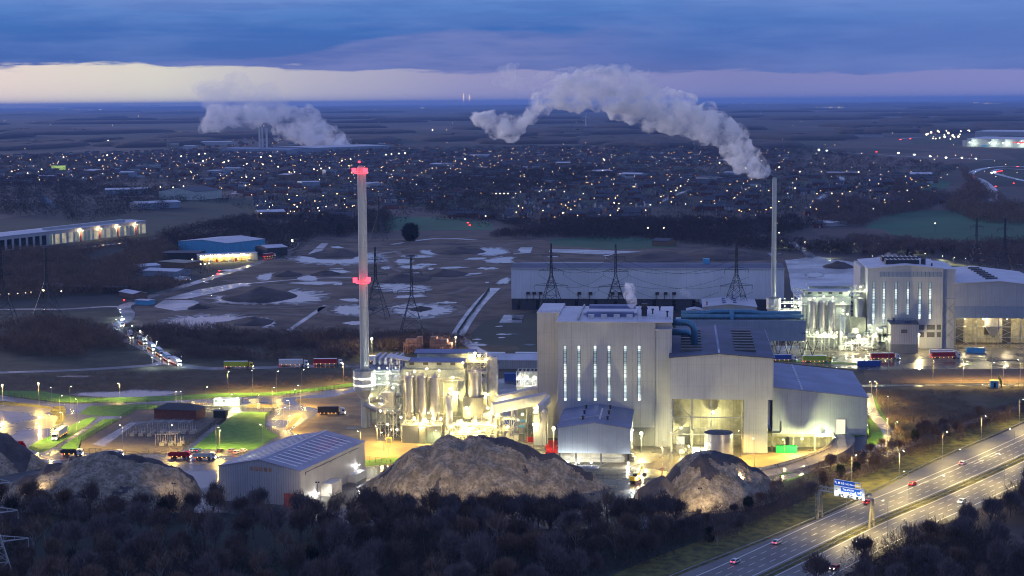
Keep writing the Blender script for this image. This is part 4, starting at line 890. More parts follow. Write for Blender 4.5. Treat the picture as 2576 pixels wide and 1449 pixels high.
def hills():
    V, Fq = [], []
    for Y, x0, x1, hh, sd in ((30000, 600, 1350, 40, 1), (34000, 1900, 2650, 75, 2), (24000, -100, 500, 30, 3), (42000, -100, 2700, 70, 4)):
        n = 90; o = len(V); xa, xb = FY(x0, 262, Y)[0], FY(x1, 262, Y)[0]
        for i in range(n + 1):
            x = xa + (xb - xa) * i / n; e = math.sin(math.pi * i / n) ** .5
            z = hh * e * (.65 + .5 * noise.noise(Vector((i * .12, sd, 0))) + .18 * noise.noise(Vector((i * .6, sd, 3))))
            V += [(x, Y - 3000, -1), (x, Y, z), (x, Y + 3500, -1)]
        for i in range(n):
            a = o + 3 * i; Fq += [(a, a + 3, a + 4, a + 1), (a + 1, a + 4, a + 5, a + 2)]
    struct(npmesh('hills', np.array(V), np.array(Fq), M['country']))
hills()
# ------------------------------------------------------------------ first power plant: boiler house, halls
def Z4(X, Y): return 817.6 + .2387 * X, 817.6 + .2387 * Y      # reads the enlarged view of the process area
def Z5(X, Y): return 1949.7 + .2605 * X, 597.5 + .2605 * Y     # enlarged view of the second plant
def Z6(X, Y): return 1320.8 + .3255 * X, 723.3 + .3255 * Y     # enlarged view of the first boiler house
def window_strip(t, x, z0, z1, w=1.5, y=0.0, n=14):
    b = MB(); b.box(x - w / 2, x + w / 2, y - .06, y + .1, z0, z1); wo = b.build('window', M['strip_lit'], t)
    f = MB()
    for i in range(n + 1):
        z = z0 + (z1 - z0) * i / n; f.box(x - w / 2 - .06, x + w / 2 + .06, y - .12, y - .05, z - .07, z + .07)
    for s in (-1, 1): f.box(x + s * w / 2 - .09, x + s * w / 2 + .09, y - .12, y - .05, z0, z1)
    f.build('frame', M['steel_dark'], wo); return wo
# -- boiler house 1
vb = UV(1667, 1123)[1]; u0, zt = F(1402, 811, vb); u1, _ = F(1690, 811, vb)
D1 = 57.0; bw = u1 - u0
t = pthing('boiler_house', 'tall pale grey boiler house with six lit vertical window strips in the near plant', 'power station building', u0, vb)
b = MB(); b.box(0, bw - 7.2, 0, D1, 0, zt); b.box(bw - 7.2, bw, 2.0, D1, 0, zt); b.build('wall', M['clad'], t)
b = MB(); b.box(bw - 7.0, bw + .0, -.8, 1.9, 0, zt - 3.1); b.build('stair_bay', M['clad'], t)
b = MB(); b.box(bw - 7.2, bw + .2, -1.0, 2.0, zt - 3.09, zt - 2.7); b.build('stair_bay_roof', M['roof_light'], t)
b = MB(); ul, zl = F(1351, 788, vb + 17); b.box(ul - u0, 0, 17, D1 - 4, 0, zl); b.build('side_wing', M['clad'], t)
b = MB(); b.box(ul - u0 - .2, -.1, 16.8, D1 - 3.8, zl + .01, zl + .35); b.build('side_wing_roof', M['roof_light'], t)
b = MB(); b.prism([(-.5, zt + .01), (-.5, zt + .45), (D1 * .5, zt + 1.9), (D1 + .5, zt + .45), (D1 + .5, zt + .01)], 'x', -.4, bw + .4); rf = b.build('roof', M['roof_light'], t)
def ztop(y): return zt + .45 + 1.45 * (1 - abs(y - D1 / 2) / (D1 / 2))
for r_, (ya, yb, xa, xb) in enumerate([(12, 16, 12, 33), (35, 40, 12, 33)]):
    b = MB(); z = ztop((ya + yb) / 2); b.box(xa, xb, ya, yb, z - .5, z + 1.9); rv = b.build('ridge_ventilator', M['roof_blue'], rf)
b = MB(); b.box(10.5, 34, 16.5, 32, zt + 1.0, zt + 2.3); b.build('ridge_cap', M['roof_light'], rf)
for yy in (9, 41.5):
    for k in range(4): b = MB(); z = ztop(yy); x = 13 + k * 5.6; b.box(x, x + 2.6, yy - 1.4, yy + 1.2, z - .4, z + 1.5); b.build('smoke_vent', M['rooflight'], rf)
b = MB(); b.box(36.2, 38.6, 14, 17, zt, zt + 6.5); b.box(35.9, 38.9, 13.7, 17.3, zt + 4.2, zt + 4.7); b.build('vent_stack', M['steel_dark'], t)
for x, y in ((41, 20), (47.5, 12), (44, 30)): b = MB(); b.cyl(x, y, zt, zt + 3.2, .35, 8); b.cyl(x, y, zt + 3.2, zt + 3.8, .6, 8); b.build('flue', M['steel_dark'], t)
b = MB(); b.rail([(34.5, 3, zt + .5), (34.5, 50, zt + .6)], 1.1, .06); b.rail([(9, 3, zt + .5), (9, 50, zt + .6)], 1.1, .06); b.box(8.7, 9.3, 2, 52, zt + .4, ztop(28) + .2); b.rail([(40, 6, zt + .8), (49, 6, zt + .8)], 1, .06)
b.build('roof_walkway', M['steel'], t)
b = MB(); b.rail([(ul - u0, 17.2, zl + .3), (0, 17.2, zl + .3)], 1.1, .05); b.build('handrail', M['steel'], t)
for X in (309, 416, 541, 649, 774, 882):
    px, pa = Z6(X, 448); _, pb = Z6(X, 876); u, za = F(px, pa, vb); _, zb = F(px, pb, vb); window_strip(t, u - u0, zb, za, 1.35)
b = MB()
for X in (358, 832, 1010):
    px, py = Z6(X, 300); u, _ = F(px, py, vb); b.box(u - u0 - .1, u - u0 + .1, -.16, 0, 8, zt)
b.build('downpipe', M['steel'], t)
px, py = Z6(834, 1080); ua, za = F(px, py, vb); b = MB(); b.box(ua - u0, bw - 7.2, -.08, -.01, 0, za); b.build('lower_panel', M['clad_dark'], t)
b = MB(); px, py = Z6(1082, 1190); u, z = F(px, py, vb); b.box(u - u0 - 1.2, u - u0 + 1.2, -.9, -.8, 0, 2.6); b.build('door', M['steel'], t)
# -- bunker hall
vh = UV(1900, 1140)[1]; hu0, hz0 = F(1686, 897.5, vh); hu1, hz1 = F(1946, 901.7, vh); hur, hzr = F(1809, 889, vh)
_, zc = F(1800, 1005, vh); pu0, _ = F(1871, 1100, vh); pu1, _ = F(1931, 1100, vh); DH = 93.0; wid = hu1 - hu0; xm = hur - hu0; ze = (hz0 + hz1) / 2 - .3
t = pthing('bunker_hall', 'big pale hall with dark pitched roof and open bay, right of the near boiler house', 'power station building', hu0, vh)
b = MB(); b.prism([(0, zc), (wid, zc), (wid, ze), (xm, hzr - .3), (0, ze)], 'y', 0, DH); b.build('upper_wall', M['clad'], t)
px0 = pu0 - hu0; px1 = pu1 - hu0
b = MB(); b.box(px0, px1, .6, 30, 0, zc - .01); b.build('pier', M['clad'], t)
b = MB(); b.box(1.2, px0 - .02, 17, 17.6, 0, zc - .02); b.box(px0 - .5, px0 - .01, 1, 17, 0, zc - .02); bk = b.build('inner_wall', M['conc_stain'], t)
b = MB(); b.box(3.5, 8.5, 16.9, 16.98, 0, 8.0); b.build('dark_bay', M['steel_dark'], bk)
b = MB(); b.box(2.7, 6.2, 16.8, 16.86, .1, 3.6); b.build('lit_doorway', M['doorlit'], bk)
b = MB(); b.box(.2, 1.0, .7, 1.5, 0, zc); b.box(9.0, 9.6, 1.2, 1.9, 0, zc)
b.box(17.2, 17.7, 1.2, 1.8, 4, zc)
for z in (7.5, 14.8): b.box(.6, px0, 1.3, 1.7, z, z + .4)
b.box(9.3, 18, 1.3, 1.7, 9.6, 9.9)
b.bar((.6, 1.5, zc - .5), (9.3, 1.5, 14.8), .18); b.bar((.6, 1.5, 7.5), (9.3, 1.5, 14.8), .16); b.bar((.6, 1.5, 7.5), (8.2, -3, 0), .18); b.build('steel_frame', M['steel'], t)
b = MB()
for sx0, sx1, z0_, z1_ in ((-.5, xm, ze, hzr - .3), (xm, wid + .5, hzr - .3, ze)):
    b.prism([(sx0, z0_ + .02), (sx1, z1_ + .02), (sx1, z1_ + .4), (sx0, z0_ + .4)], 'y', -.6, DH + .5)
rf = b.build('roof', M['roof_dark'], t)
b = MB(); b.prism([(xm - .5, hzr + .1), (xm + .5, hzr + .1), (xm, hzr + .35)], 'y', -.7, DH + .6); b.build('ridge_cap', M['roof_blue'], rf)
b = MB(); b.box(xm - .35, xm + .35, -.6, 9, hzr + .3, hzr + .45); b.build('ridge_walkway', M['roof_light'], rf)
for s in (0, 1):
    for k in range(8):
        y = 12 + k * 9
        xa, xb = (4.5, 13.5) if s == 0 else (xm + 7, xm + 16)
        z = ze + (hzr - ze) * (1 - abs((xa + xb) / 2 - xm) / xm * .95) if s == 0 else ze + (hzr - ze) * (1 - ((xa + xb) / 2 - xm) / (wid - xm))
        b = MB(); b.box(xa, xb, y, y + 3.2, z - .6, z + 1.1); b.build('ridge_ventilator', M['louvre'], rf)
b = MB(); b.box(wid + .45, wid + .6, -.6, DH, ze, ze + .45); b.build('gutter', M['steel'], t)
# -- long ash shed at the right
vs_ = vh + 5; su0, sz0 = F(1944, 975, vs_); su1, sz1 = F(2182.5, 998.9, vs_); _, sb = F(2182, 1091, vs_); DS = 72.0; sw = su1 - su0
t = pthing('long_shed', 'long blue grey shed with sloping roof and a lit doorway atop the ramp', 'power station building', su0, vs_)
sz1 -= .4; b = MB(); b.prism([(0, 7.6), (sw, 7.6), (sw, sz1), (0, sz0)], 'y', 0, DS); b.box(sw - 14, sw, .02, DS, 0, 7.6); b.build('wall', M['clad_blue'], t)
b = MB(); b.prism([(-.1, sz0 + .02), (sw + .5, sz1 + .0), (sw + .5, sz1 + .4), (-.1, sz0 + .42)], 'y', -.5, DS + .5); rf = b.build('roof', M['roof_blue'], t)
b = MB()
for k in range(12):
    y = 1 + k * 6; x = 12.5; z = sz0 + (sz1 - sz0) * x / sw + .45; b.box(x - .45, x + .45, y, y + 4.2, z, z + .12)
b.build('ridge_cap', M['roof_light'], rf)
b = MB(); du0, dz1 = F(2104, 1055, vs_); du1, dz0 = F(2126, 1089, vs_); b.box(du0 - su0, du1 - su0, -.1, -.02, dz0 - .4, dz1); b.build('lit_doorway', M['doorlit'], t)
b = MB(); b.box(du0 - su0 - .2, du0 - su0, -.2, -.02, dz0, dz1); b.box(du1 - su0, du1 - su0 + .2, -.2, -.02, dz0, dz1); b.box(du0 - su0 - .2, du1 - su0 + .2, -.2, -.02, dz1, dz1 + .2); b.build('door_frame', M['steel'], t)
b = MB(); b.box(-6, sw - 14, 9, 9.6, 0, 7.6); b.box(sw - 14.4, sw - 14, .5, 9, 0, 7.6); bk = b.build('undercroft_wall', M['conc_stain'], t)
for x in (0, 9, 18, 26): b = MB(); b.box(x - .3, x + .3, .4, 1, 0, 7.6); b.build('column', M['conc'], t)
b = MB(); b.box(0, sw - 14, .1, .6, 6.4, 7.58); b.build('beam', M['conc'], t)
b = MB(); b.box(5.5, 12.5, 8.4, 8.95, 0, 6.0); b.build('roller_door', M['clad_dark'], t)
b = MB(); b.tube([(-.5, -.3, 8.3), (3.2, -.3, 8.3), (3.6, -.3, 8.9), (3.6, -.3, 13)], .28, 8); b.build('downpipe', M['steel_dark'], t)
# -- small raised hall in front
vm = UV(1500, 1173)[1]; mu0, mz = F(1403, 1071, vm); mu1, _ = F(1586, 1077, vm); _, mzr = F(1495, 1064, vm); _, mzb = F(1500, 1140.5, vm); mw = mu1 - mu0; DM = 49.0; ze2 = mz - 1.0
t = pthing('ash_transfer_hall', 'small raised hall with blue pitched roof and six cowls in front of the boiler house', 'power station building', mu0, vm)
b = MB(); b.prism([(0, mzb), (mw, mzb), (mw, ze2), (mw / 2, mzr), (0, ze2)], 'y', 0, DM); b.build('wall', M['clad_blue'], t)
b = MB(); b.gable(0, mw, 0, DM, ze2 + .02, mzr + .02, 0, .35, .4); rf = b.build('roof', M['roof_blue'], t)
for k in range(3):
    for s in (-1, 1):
        x = mw / 2 + s * 5.2; y = 10 + k * 13; z = mzr - 5.2 / (mw / 2) * (mzr - ze2); b = MB(); b.cyl(x, y, z, z + 1.6, .42, 10); b.cyl(x, y, z + 1.6, z + 2.1, .85, 10, .2); b.build('roof_cowl', M['steel_dark'], rf)
b = MB(); b.box(mw / 2 + 1.6, mw / 2 + 2.3, 8, 34, mzr - .1, mzr + .25); b.rail([(1, 12, mz - .5), (mw / 2, 12, mzr + .4), (mw / 2 + 3, 12, mzr + .1)], .6, .06); b.build('roof_walkway', M['rooflight'], t)
for x in (.7, 7.4, 17.8, mw - .9): b = MB(); b.box(x - .35, x + .35, .6, 1.3, 0, mzb); b.build('column', M['steel_dark'], t)
b = MB(); b.box(.5, mw - .5, 8, 8.4, 0, mzb - .02); b.build('inner_wall', M['conc'], t)
b = MB(); b.rail([(0, .8, 2.6), (mw, .8, 2.6)], 1.0, .06); b.bar((17.8, .9, 0.3), (mw - 1, .9, mzb - .2), .12); b.bar((1, 2, 0), (7, 2, 4), .08); b.bar((7, 2, 0), (1, 2, 4), .08); b.build('bracing', M['steel'], t)
for i, x in enumerate((.9, 4.2, 8.6, 13.8, mw - .9)): flood(WP(mu0 + x, vm - .6, mzb - 3.4), 3200, 'white floodlight under the small raised hall, %s of five' % ORD[i], (1, .95, .8), .42)
# -- big open tank
tp = G(1808, 1158); t = thing('storage_tank', 'round open steel tank lit from below in front of the open bay', 'storage tank', tp)
b = MB(); R_t = 73 / FOC * tp.length / 2 * 1.0; zt_ = FY(1808, 1088, tp.y)[1]
b.cyl(0, 0, 0, zt_, R_t, 48, cap=False); b.cyl(0, 0, zt_ - .02, 0.1, R_t - .15, 48, cap=False); b.build('shell', M['silo'], t, smooth=True)
b = MB(); 
for z in (zt_, zt_ * .72, zt_ * .35): 
    for i in range(48):
        a, c = 6.2832 * i / 48, 6.2832 * (i + 1) / 48; b.bar((R_t * math.cos(a), R_t * math.sin(a), z), (R_t * math.cos(c), R_t * math.sin(c), z), .09)
b.build('stiffening_ring', M['steel'], t)
b = MB(); b.cyl(0, 0, zt_ * .55, zt_ * .56, R_t - .2, 32); b.build('floating_cover', M['conc'], t)
# -- raised gallery block behind and the blue duct along it
gv = UV(1960, 900)[1] + 6; gu0, gz1 = F(1700, 806, gv); gu1, _ = F(2027, 812, gv); _, gz0 = F(1960, 858, gv)
t = pthing('raised_gallery', 'long pale blue grey block raised on splayed legs behind the bunker hall', 'power station building', gu0, gv)
b = MB(); b.box(0, gu1 - gu0, 0, 16, gz0, gz1); b.build('wall', M['clad_blue'], t)
b = MB()
for x in (60, 66, 74, 80): 
    if x < gu1 - gu0 + 6: b.bar((x - 3, 3, gz0), (x, 3, 0), .22); b.bar((x + 3, 3, gz0), (x, 3, 0), .22)
b.build('leg', M['steel_dark'], t)
t = pthing('large_duct', 'pair of long round blue ducts running along the top of the raised gallery', 'duct', gu0, gv + 5)
b = MB(); gl = gu1 - gu0; b.tube([(3, 0, gz1 + 1.6), (gl - 1, 0, gz1 + 1.6)], 1.5, 14); b.build('pipe', M['duct_blue'], t, smooth=True)
b = MB(); b.tube([(3, 5, gz1 + 3), (18, 5, gz1 + 3), (22, 5, gz1 + 4), (44, 5, gz1 + 4), (50, 5, gz1 + 3), (gl - 2, 5, gz1 + 3)], 1.6, 14); b.build('pipe', M['duct_blue'], t, smooth=True)
b = MB(); b.tube([(33, 2, gz1 + 4.6), (33, -2, gz1 + 2), (33, -4, gz1 - 6)], 1.5, 12); b.build('branch', M['duct_blue'], t, smooth=True)
b = MB(); b.rail([(2, -3, gz1), (gl - 1, -3, gz1)], 1.1, .06); b.build('handrail', M['steel_dark'], t)
t = pthing('curved_duct', 'thick blue elbow ducts at the right flank of the near boiler house', 'duct', 0, vb)
for k, (y, z) in enumerate(((30, 8), (18, 2))):
    b = MB(); b.tube([(-5, y, zt - z), (2, y, zt - z), (4.5, y, zt - z - 1.2), (5.4, y, zt - z - 4), (5.4, y, zt - z - 16)], 1.5, 12); b.build('pipe', M['duct_blue'], t, smooth=True)
# -- low white roofed building behind the gallery
pv = UV(1835, 812)[1]
def simple_hall(name, label, px0, px1, pyt, pyr, pyb, v, D, wall, roof, rise=1.5, ends=None, cat='industrial building', pxr=None):
    a, z1 = F(px0, pyt, v); c, _ = F(px1, pyt, v); z0 = 0; _, zr = F((px0 + px1) / 2, pyr, v)
    t = pthing(name, label, cat, a, v); w = c - a; zr = max(zr, z1 + .2); xr = w / 2 if pxr is None else (F(pxr, pyr, v)[0] - a)
    b = MB(); b.prism([(0, 0), (w, 0), (w, z1), (xr, zr), (0, z1)], 'y', 0, D); b.build('wall', M[wall], t)
    b = MB()
    for (x0, za, x1, zb) in ((-.4, z1, xr, zr), (xr, zr, w + .4, z1)): b.prism([(x0, za + .02), (x1, zb + .02), (x1, zb + .4), (x0, za + .4)], 'y', -.4, D + .4)
    rf = b.build('roof', M[roof], t); return t, w, z1, zr, rf
t, w, z1, zr, rf = simple_hall('workshop', 'low pale building with snow white pitched roof behind the raised gallery', 1768, 1904, 773, 766, 815, pv, 46, 'clad', 'roof_light')
for s in (-1, 1):
    for k in range(3): b = MB(); x = w / 2 + s * 3.6; b.box(x - 1.2, x + 1.2, 8 + k * 12, 13 + k * 12, zr - .6, zr + .6); b.build('smoke_vent', M['roof_blue'], rf)
b = MB(); b.box(2.2, 3.4, 6, 7.2, z1, z1 + 3.2); b.build('chimney', M['rust'], rf)
t, w, z1, zr, rf = simple_hall('louvred_plant_room', 'tiny pale shed with louvred gable left of the white roofed building', 1727, 1768, 782, 778, 815, pv - 4, 12, 'clad', 'roof_light')
b = MB(); b.box(1.2, 3.4, -.1, -.02, z1 - 3, z1 - .6); b.box(6.6, 8.6, -.1, -.02, z1 - 3, z1 - .6); b.build('louvre', M['louvre'], t)
# -- the long warehouse in the middle distance
wv = UV(1286, 779)[1]; wu0, wz1 = F(1285.6, 676, wv); wu1, wz1b = F(1973, 682, wv); _, wz0 = F(1300, 751, wv); DW = 44; ww = wu1 - wu0
t = pthing('long_warehouse', 'very long pale blue grey warehouse across the middle distance behind the pylons', 'warehouse', wu0, wv)
b = MB(); b.box(0, ww, 0, DW, wz0, wz1); b.build('wall', M['clad_pale'], t)
b = MB(); b.box(.3, ww - .3, .4, DW - .4, 0, wz0 - .01); b.build('plinth', M['slate'], t)
b = MB(); b.prism([(-.3, wz1 + .02), (-.3, wz1 + .5), (DW / 2, wz1 + 1.6), (DW + .3, wz1 + .5), (DW + .3, wz1 + .02)], 'x', -.3, ww + .3); b.build('roof', M['roof_dark'], t)
b = MB(); b.box(-.3, ww + .3, -.8, -.35, wz1 + .05, wz1 + .7); b.build('gutter', M['roof_light'], t)
b = MB(); b.box(138, 143, 26, 30, wz1 + 1, wz1 + 5); b.build('roof_housing', M['cyan'], t)
for k in range(14): b = MB(); x = 4 + k * 14; b.box(x, x + 2.4, .02, .35, .5, wz0 - .8); b.build('window', M['glass'], t)
for k, x in enumerate((11, 15.5, 20, 48, 56, 72, 77, 82, 104, 110, 116)):
    b = MB(); b.box(x, x + 2.6, -1.6, -.05, wz0 + 3.2, wz0 + 5); b.bar((x + .5, -.8, wz0 - 2), (x + .5, -.8, wz0 + 3.2), .2); b.build('wall_ventilator', M['steel_dark'], t)
# ------------------------------------------------------------------ second plant
v2 = UV(2200, 876)[1]; bu0, bz = F(2183, 676, v2); bu1, _ = F(2373, 678, v2); bu2, _ = F(2405.6, 680, v2); _, bzr = F(2290, 668, v2); D2 = 60
t = pthing('boiler_house', 'tall blue grey boiler house with six greenish window strips, beyond the near plant', 'power station building', bu0, v2)
w = bu1 - bu0; w2 = bu2 - bu0
b = MB(); b.prism([(0, 0), (w, 0), (w, bz), (w * .52, bzr), (0, bz)], 'y', 0, D2); b.box(w + .01, w2, 3, D2, 0, bz - .9); b.build('wall', M['clad'], t)
b = MB(); b.box(-2.6, 0, 18, D2, 0, bz - .6); b.build('side_wing', M['clad'], t)
b = MB()
for (x0, za, x1, zb) in ((-.4, bz, w * .52, bzr), (w * .52, bzr, w + .4, bz)): b.prism([(x0, za + .02), (x1, zb + .02), (x1, zb + .4), (x0, za + .4)], 'y', -.4, D2 + .4)
b.box(w + .4, w2 + .2, 2.8, D2, bz - .89, bz - .5); rf = b.build('roof', M['roof_light'], t)
for (xa, xb, ya, yb) in ((12, 32, 12, 22), (12, 34, 32, 42)):
    b = MB(); b.box(xa, xb, ya, yb, bz, bzr + 2.2); rv = b.build('ridge_ventilator', M['steel_dark'], rf)
    b = MB()
    for k in range(8): x = xa + 1 + k * (xb - xa - 2) / 7; b.box(x - .15, x + .15, ya - .1, yb, bzr + 2.2, bzr + 2.5)
    b.build('rib', M['rooflight'], rv)
b = MB(); b.box(33.5, 36, 14, 17, bz, bz + 5); b.box(30, 32, 44, 47, bz, bz + 6); b.cyl(39, 9, bz, bz + 2.5, .5, 8); b.build('vent_stack', M['steel_dark'], t)
for X, a_, c_ in ((957, 425, 833), (1055, 427, 833), (1172, 430, 740), (1288, 430, 742), (1403, 431, 791), (1503, 432, 791)):
    x, ya = Z5(X, a_); _, yb = Z5(X, c_); u, za = F(x - .7, ya, v2); _, zb = F(x, yb, v2); window_strip(t, u - bu0, zb, za, 1.5)
ua, za = F(*Z5(1020, 330), v2); uc, zc2 = F(*Z5(1610, 380), v2); b = MB(); b.box(ua - bu0, uc - bu0, -.08, -.01, zc2, za); lv = b.build('louvre_band', M['clad_blue'], t)
b = MB()
for k in range(16): x = ua - bu0 + (uc - ua) * k / 15; b.box(x - .08, x + .08, -.14, -.07, zc2, za)
b.build('mullion', M['steel_dark'], lv)
_, zb = F(*Z5(900, 987), v2); b = MB(); b.box(-.06, w * .46, -.1, -.02, 0, zb); b.build('lower_panel', M['clad_dark'], t)
for X0, Y0, X1, Y1 in ((1005, 908, 1078, 956), (1390, 842, 1442, 890), (1468, 842, 1543, 890), (1563, 842, 1602, 890), (1390, 914, 1438, 963), (1466, 914, 1540, 963), (1563, 914, 1601, 963)):
    a, c = F(*Z5(X0, Y0), v2); d, e = F(*Z5(X1, Y1), v2); b = MB(); b.box(a - bu0, d - bu0, -.1, -.02, e, c); b.build('louvre', M['louvre'], t)
for X0, X1 in ((912, 985), (1002, 1078)): a, c = F(*Z5(X0, 1020), v2); d, e = F(*Z5(X1, 1070), v2); b = MB(); b.box(a - bu0, d - bu0, -.16, -.11, .1, c); b.build('roller_door', M['steel'], t)
b = MB(); b.bar((w + .2, .3, 2), (w + .2, .3, bz - 18), .15); b.bar((w + .2, .3, bz - 18), (w2, .3, bz - 18), .15)
for z in (4, 12, 20): b.bar((w + .3, 2.6, z), (w2, 2.6, z + 8), .12); b.bar((w2, 2.6, z), (w + .3, 2.6, z + 8), .12)
b.build('bracing', M['steel'], t)
# hall 2, open below
u3, z3 = F(2403, 714, v2 + 2); _, z4_ = F(2403, 800, v2 + 2); u4, _ = F(2640, 718, v2 + 2); _, z3r = F(2500, 713, v2 + 2); D3 = 95; w3 = u4 - u3
t = pthing('bunker_hall', 'big blue grey hall raised over an open steel framed bay at the right edge', 'power station building', u3, v2 + 2)
b = MB(); b.prism([(0, z4_), (w3, z4_), (w3, z3 - 2), (26, z3 + 1.5), (0, z3)], 'y', 0, D3); b.build('upper_wall', M['clad'], t)
b = MB(); _, z5_ = F(2500, 770, v2 + 2); b.box(-.06, w3, -.1, -.02, z4_, z5_); b.build('lower_band', M['clad_blue'], t)
b = MB()
for (x0, za, x1, zb) in ((-.4, z3, 26, z3 + 1.5), (26, z3 + 1.5, w3, z3 - 2)): b.prism([(x0, za + .02), (x1, zb + .02), (x1, zb + .4), (x0, za + .4)], 'y', -.5, D3)
rf = b.build('roof', M['roof_light'], t)
for k in range(7): b = MB(); y = 12 + k * 11; b.box(20, 27, y, y + 2.6, z3 + 1, z3 + 2.6); b.build('ridge_ventilator', M['louvre'], rf)
b = MB(); b.box(.5, w3, 26, 26.6, 0, z4_ - .02); b.build('inner_wall', M['conc_stain'], t)
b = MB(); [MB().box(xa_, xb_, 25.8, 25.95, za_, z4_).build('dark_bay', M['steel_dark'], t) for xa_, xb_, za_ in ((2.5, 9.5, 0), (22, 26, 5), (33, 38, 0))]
b = MB()
for x in (.6, 13, 26, 39, 52): b.box(x - .25, x + .25, .4, .9, 0, z4_)
for z in (z4_ * .36, z4_ * .7): b.box(0, w3, .5, .8, z, z + .3)
for x in (.6, 13, 26, 39):
    for z0_, z1_ in ((0, z4_ * .36), (z4_ * .36, z4_ * .7), (z4_ * .7, z4_)):
        if x in (13,) : continue
        b.bar((x, .6, z0_), (x + 13, .6, z1_), .13); b.bar((x + 13, .6, z0_), (x, .6, z1_), .13)
b.build('steel_frame', M['steel'], t)
b = MB(); b.box(21, 30, 12, 20, z4_ * .62, z4_ - .1); b.add([(21, 12, z4_ * .62), (30, 12, z4_ * .62), (30, 20, z4_ * .62), (21, 20, z4_ * .62), (24, 15, z4_ * .3), (27, 15, z4_ * .3), (27, 17, z4_ * .3), (24, 17, z4_ * .3)], [(0, 1, 5, 4), (1, 2, 6, 5), (2, 3, 7, 6), (3, 0, 4, 7), (4, 5, 6, 7)]); b.build('hopper', M['steel_pale'], t)
for i, (x, z) in enumerate(((8, 12), (19, 12), (33, 13), (46, 12))): flood(WP(u3 + x, v2 + 14, z4_ - 2), 5200, 'warm floodlight inside the open hall of the second plant, %s' % ORD[i], (1, .78, .42), .25)
# white block
vw2 = UV(2270, 888)[1]; a, zt2 = F(2241, 816, vw2); c, _ = F(2310, 817, vw2)
t = pthing('switch_room_block', 'small white block with dark flat roof in front of the far boiler house', 'power station building', a, vw2)
ww2 = c - a; b = MB(); b.box(0, ww2, 0, 16, 5.2, zt2); b.build('wall', M['clad_white'], t)
b = MB(); b.box(0.02, ww2 - .02, .02, 15.9, 0, 5.19); b.build('plinth', M['clad_dark'], t)
b = MB(); b.box(-.4, ww2 + .4, -.4, 16.4, zt2 + .01, zt2 + .5); b.rail([(0, 0, zt2 + .5), (ww2, 0, zt2 + .5), (ww2, 16, zt2 + .5), (0, 16, zt2 + .5)], 1.1, .06); b.box(2, 3.2, 8, 9.2, zt2, zt2 + 3); b.box(9, 12, 4, 9, zt2, zt2 + 1.4); b.build('roof', M['roof_dark'], t)
b = MB(); b.box(6, 9.6, -.1, -.02, zt2 - 5.2, zt2 - 3); b.build('louvre', M['louvre'], t)
# ------------------------------------------------------------------ flue gas cleaning, silos, chimney: near plant, then the far one
def platform(mb, x0, x1, y0, y1, z, rail=True, mi=0):
    mb.box(x0, x1, y0, y1, z - .25, z)
    if rail: mb.rail([(x0, y0, z), (x1, y0, z), (x1, y1, z), (x0, y1, z)], 1.1, .05, 1.6, True)
def frame_tower(mb, x0, x1, y0, y1, z0, z1, nx, nz, r=.14, brace=True, rd=None):
    xs = [x0 + (x1 - x0) * i / nx for i in range(nx + 1)]; zs = [z0 + (z1 - z0) * i / nz for i in range(nz + 1)]
    for y in (y0, y1):
        for x in xs: mb.bar((x, y, z0), (x, y, z1), r)
        for z in zs[1:]: mb.bar((x0, y, z), (x1, y, z), r * .8)
        if brace:
            for i in range(nx):
                for j in range(nz):
                    if (i + j) % 2: mb.bar((xs[i], y, zs[j]), (xs[i + 1], y, zs[j + 1]), r * .55)
                    else: mb.bar((xs[i + 1], y, zs[j]), (xs[i], y, zs[j + 1]), r * .55)
    for x in xs:
        for z in zs[1:]: mb.bar((x, y0, z), (x, y1, z), r * .7)
def stairs(mb, x, y, z0, z1, run=5.0, dirn=1):
    z = z0; s = dirn
    while z < z1 - .1:
        zz = min(z + 3, z1); a, c = (x, y, z), (x + s * run, y, zz)
        for o in (0, 1.0): mb.bar((a[0], a[1] + o, a[2]), (c[0], c[1] + o, c[2]), .09); mb.bar((a[0], a[1] + o, a[2] + 1), (c[0], c[1] + o, c[2] + 1), .045)
        for k in range(6): q = (k + .5) / 6; px = a[0] + (c[0] - a[0]) * q; mb.box(px - .3, px + .3, y, y + 1, a[2] + (c[2] - a[2]) * q, a[2] + (c[2] - a[2]) * q + .06)
        x = c[0]; s = -s; z = zz
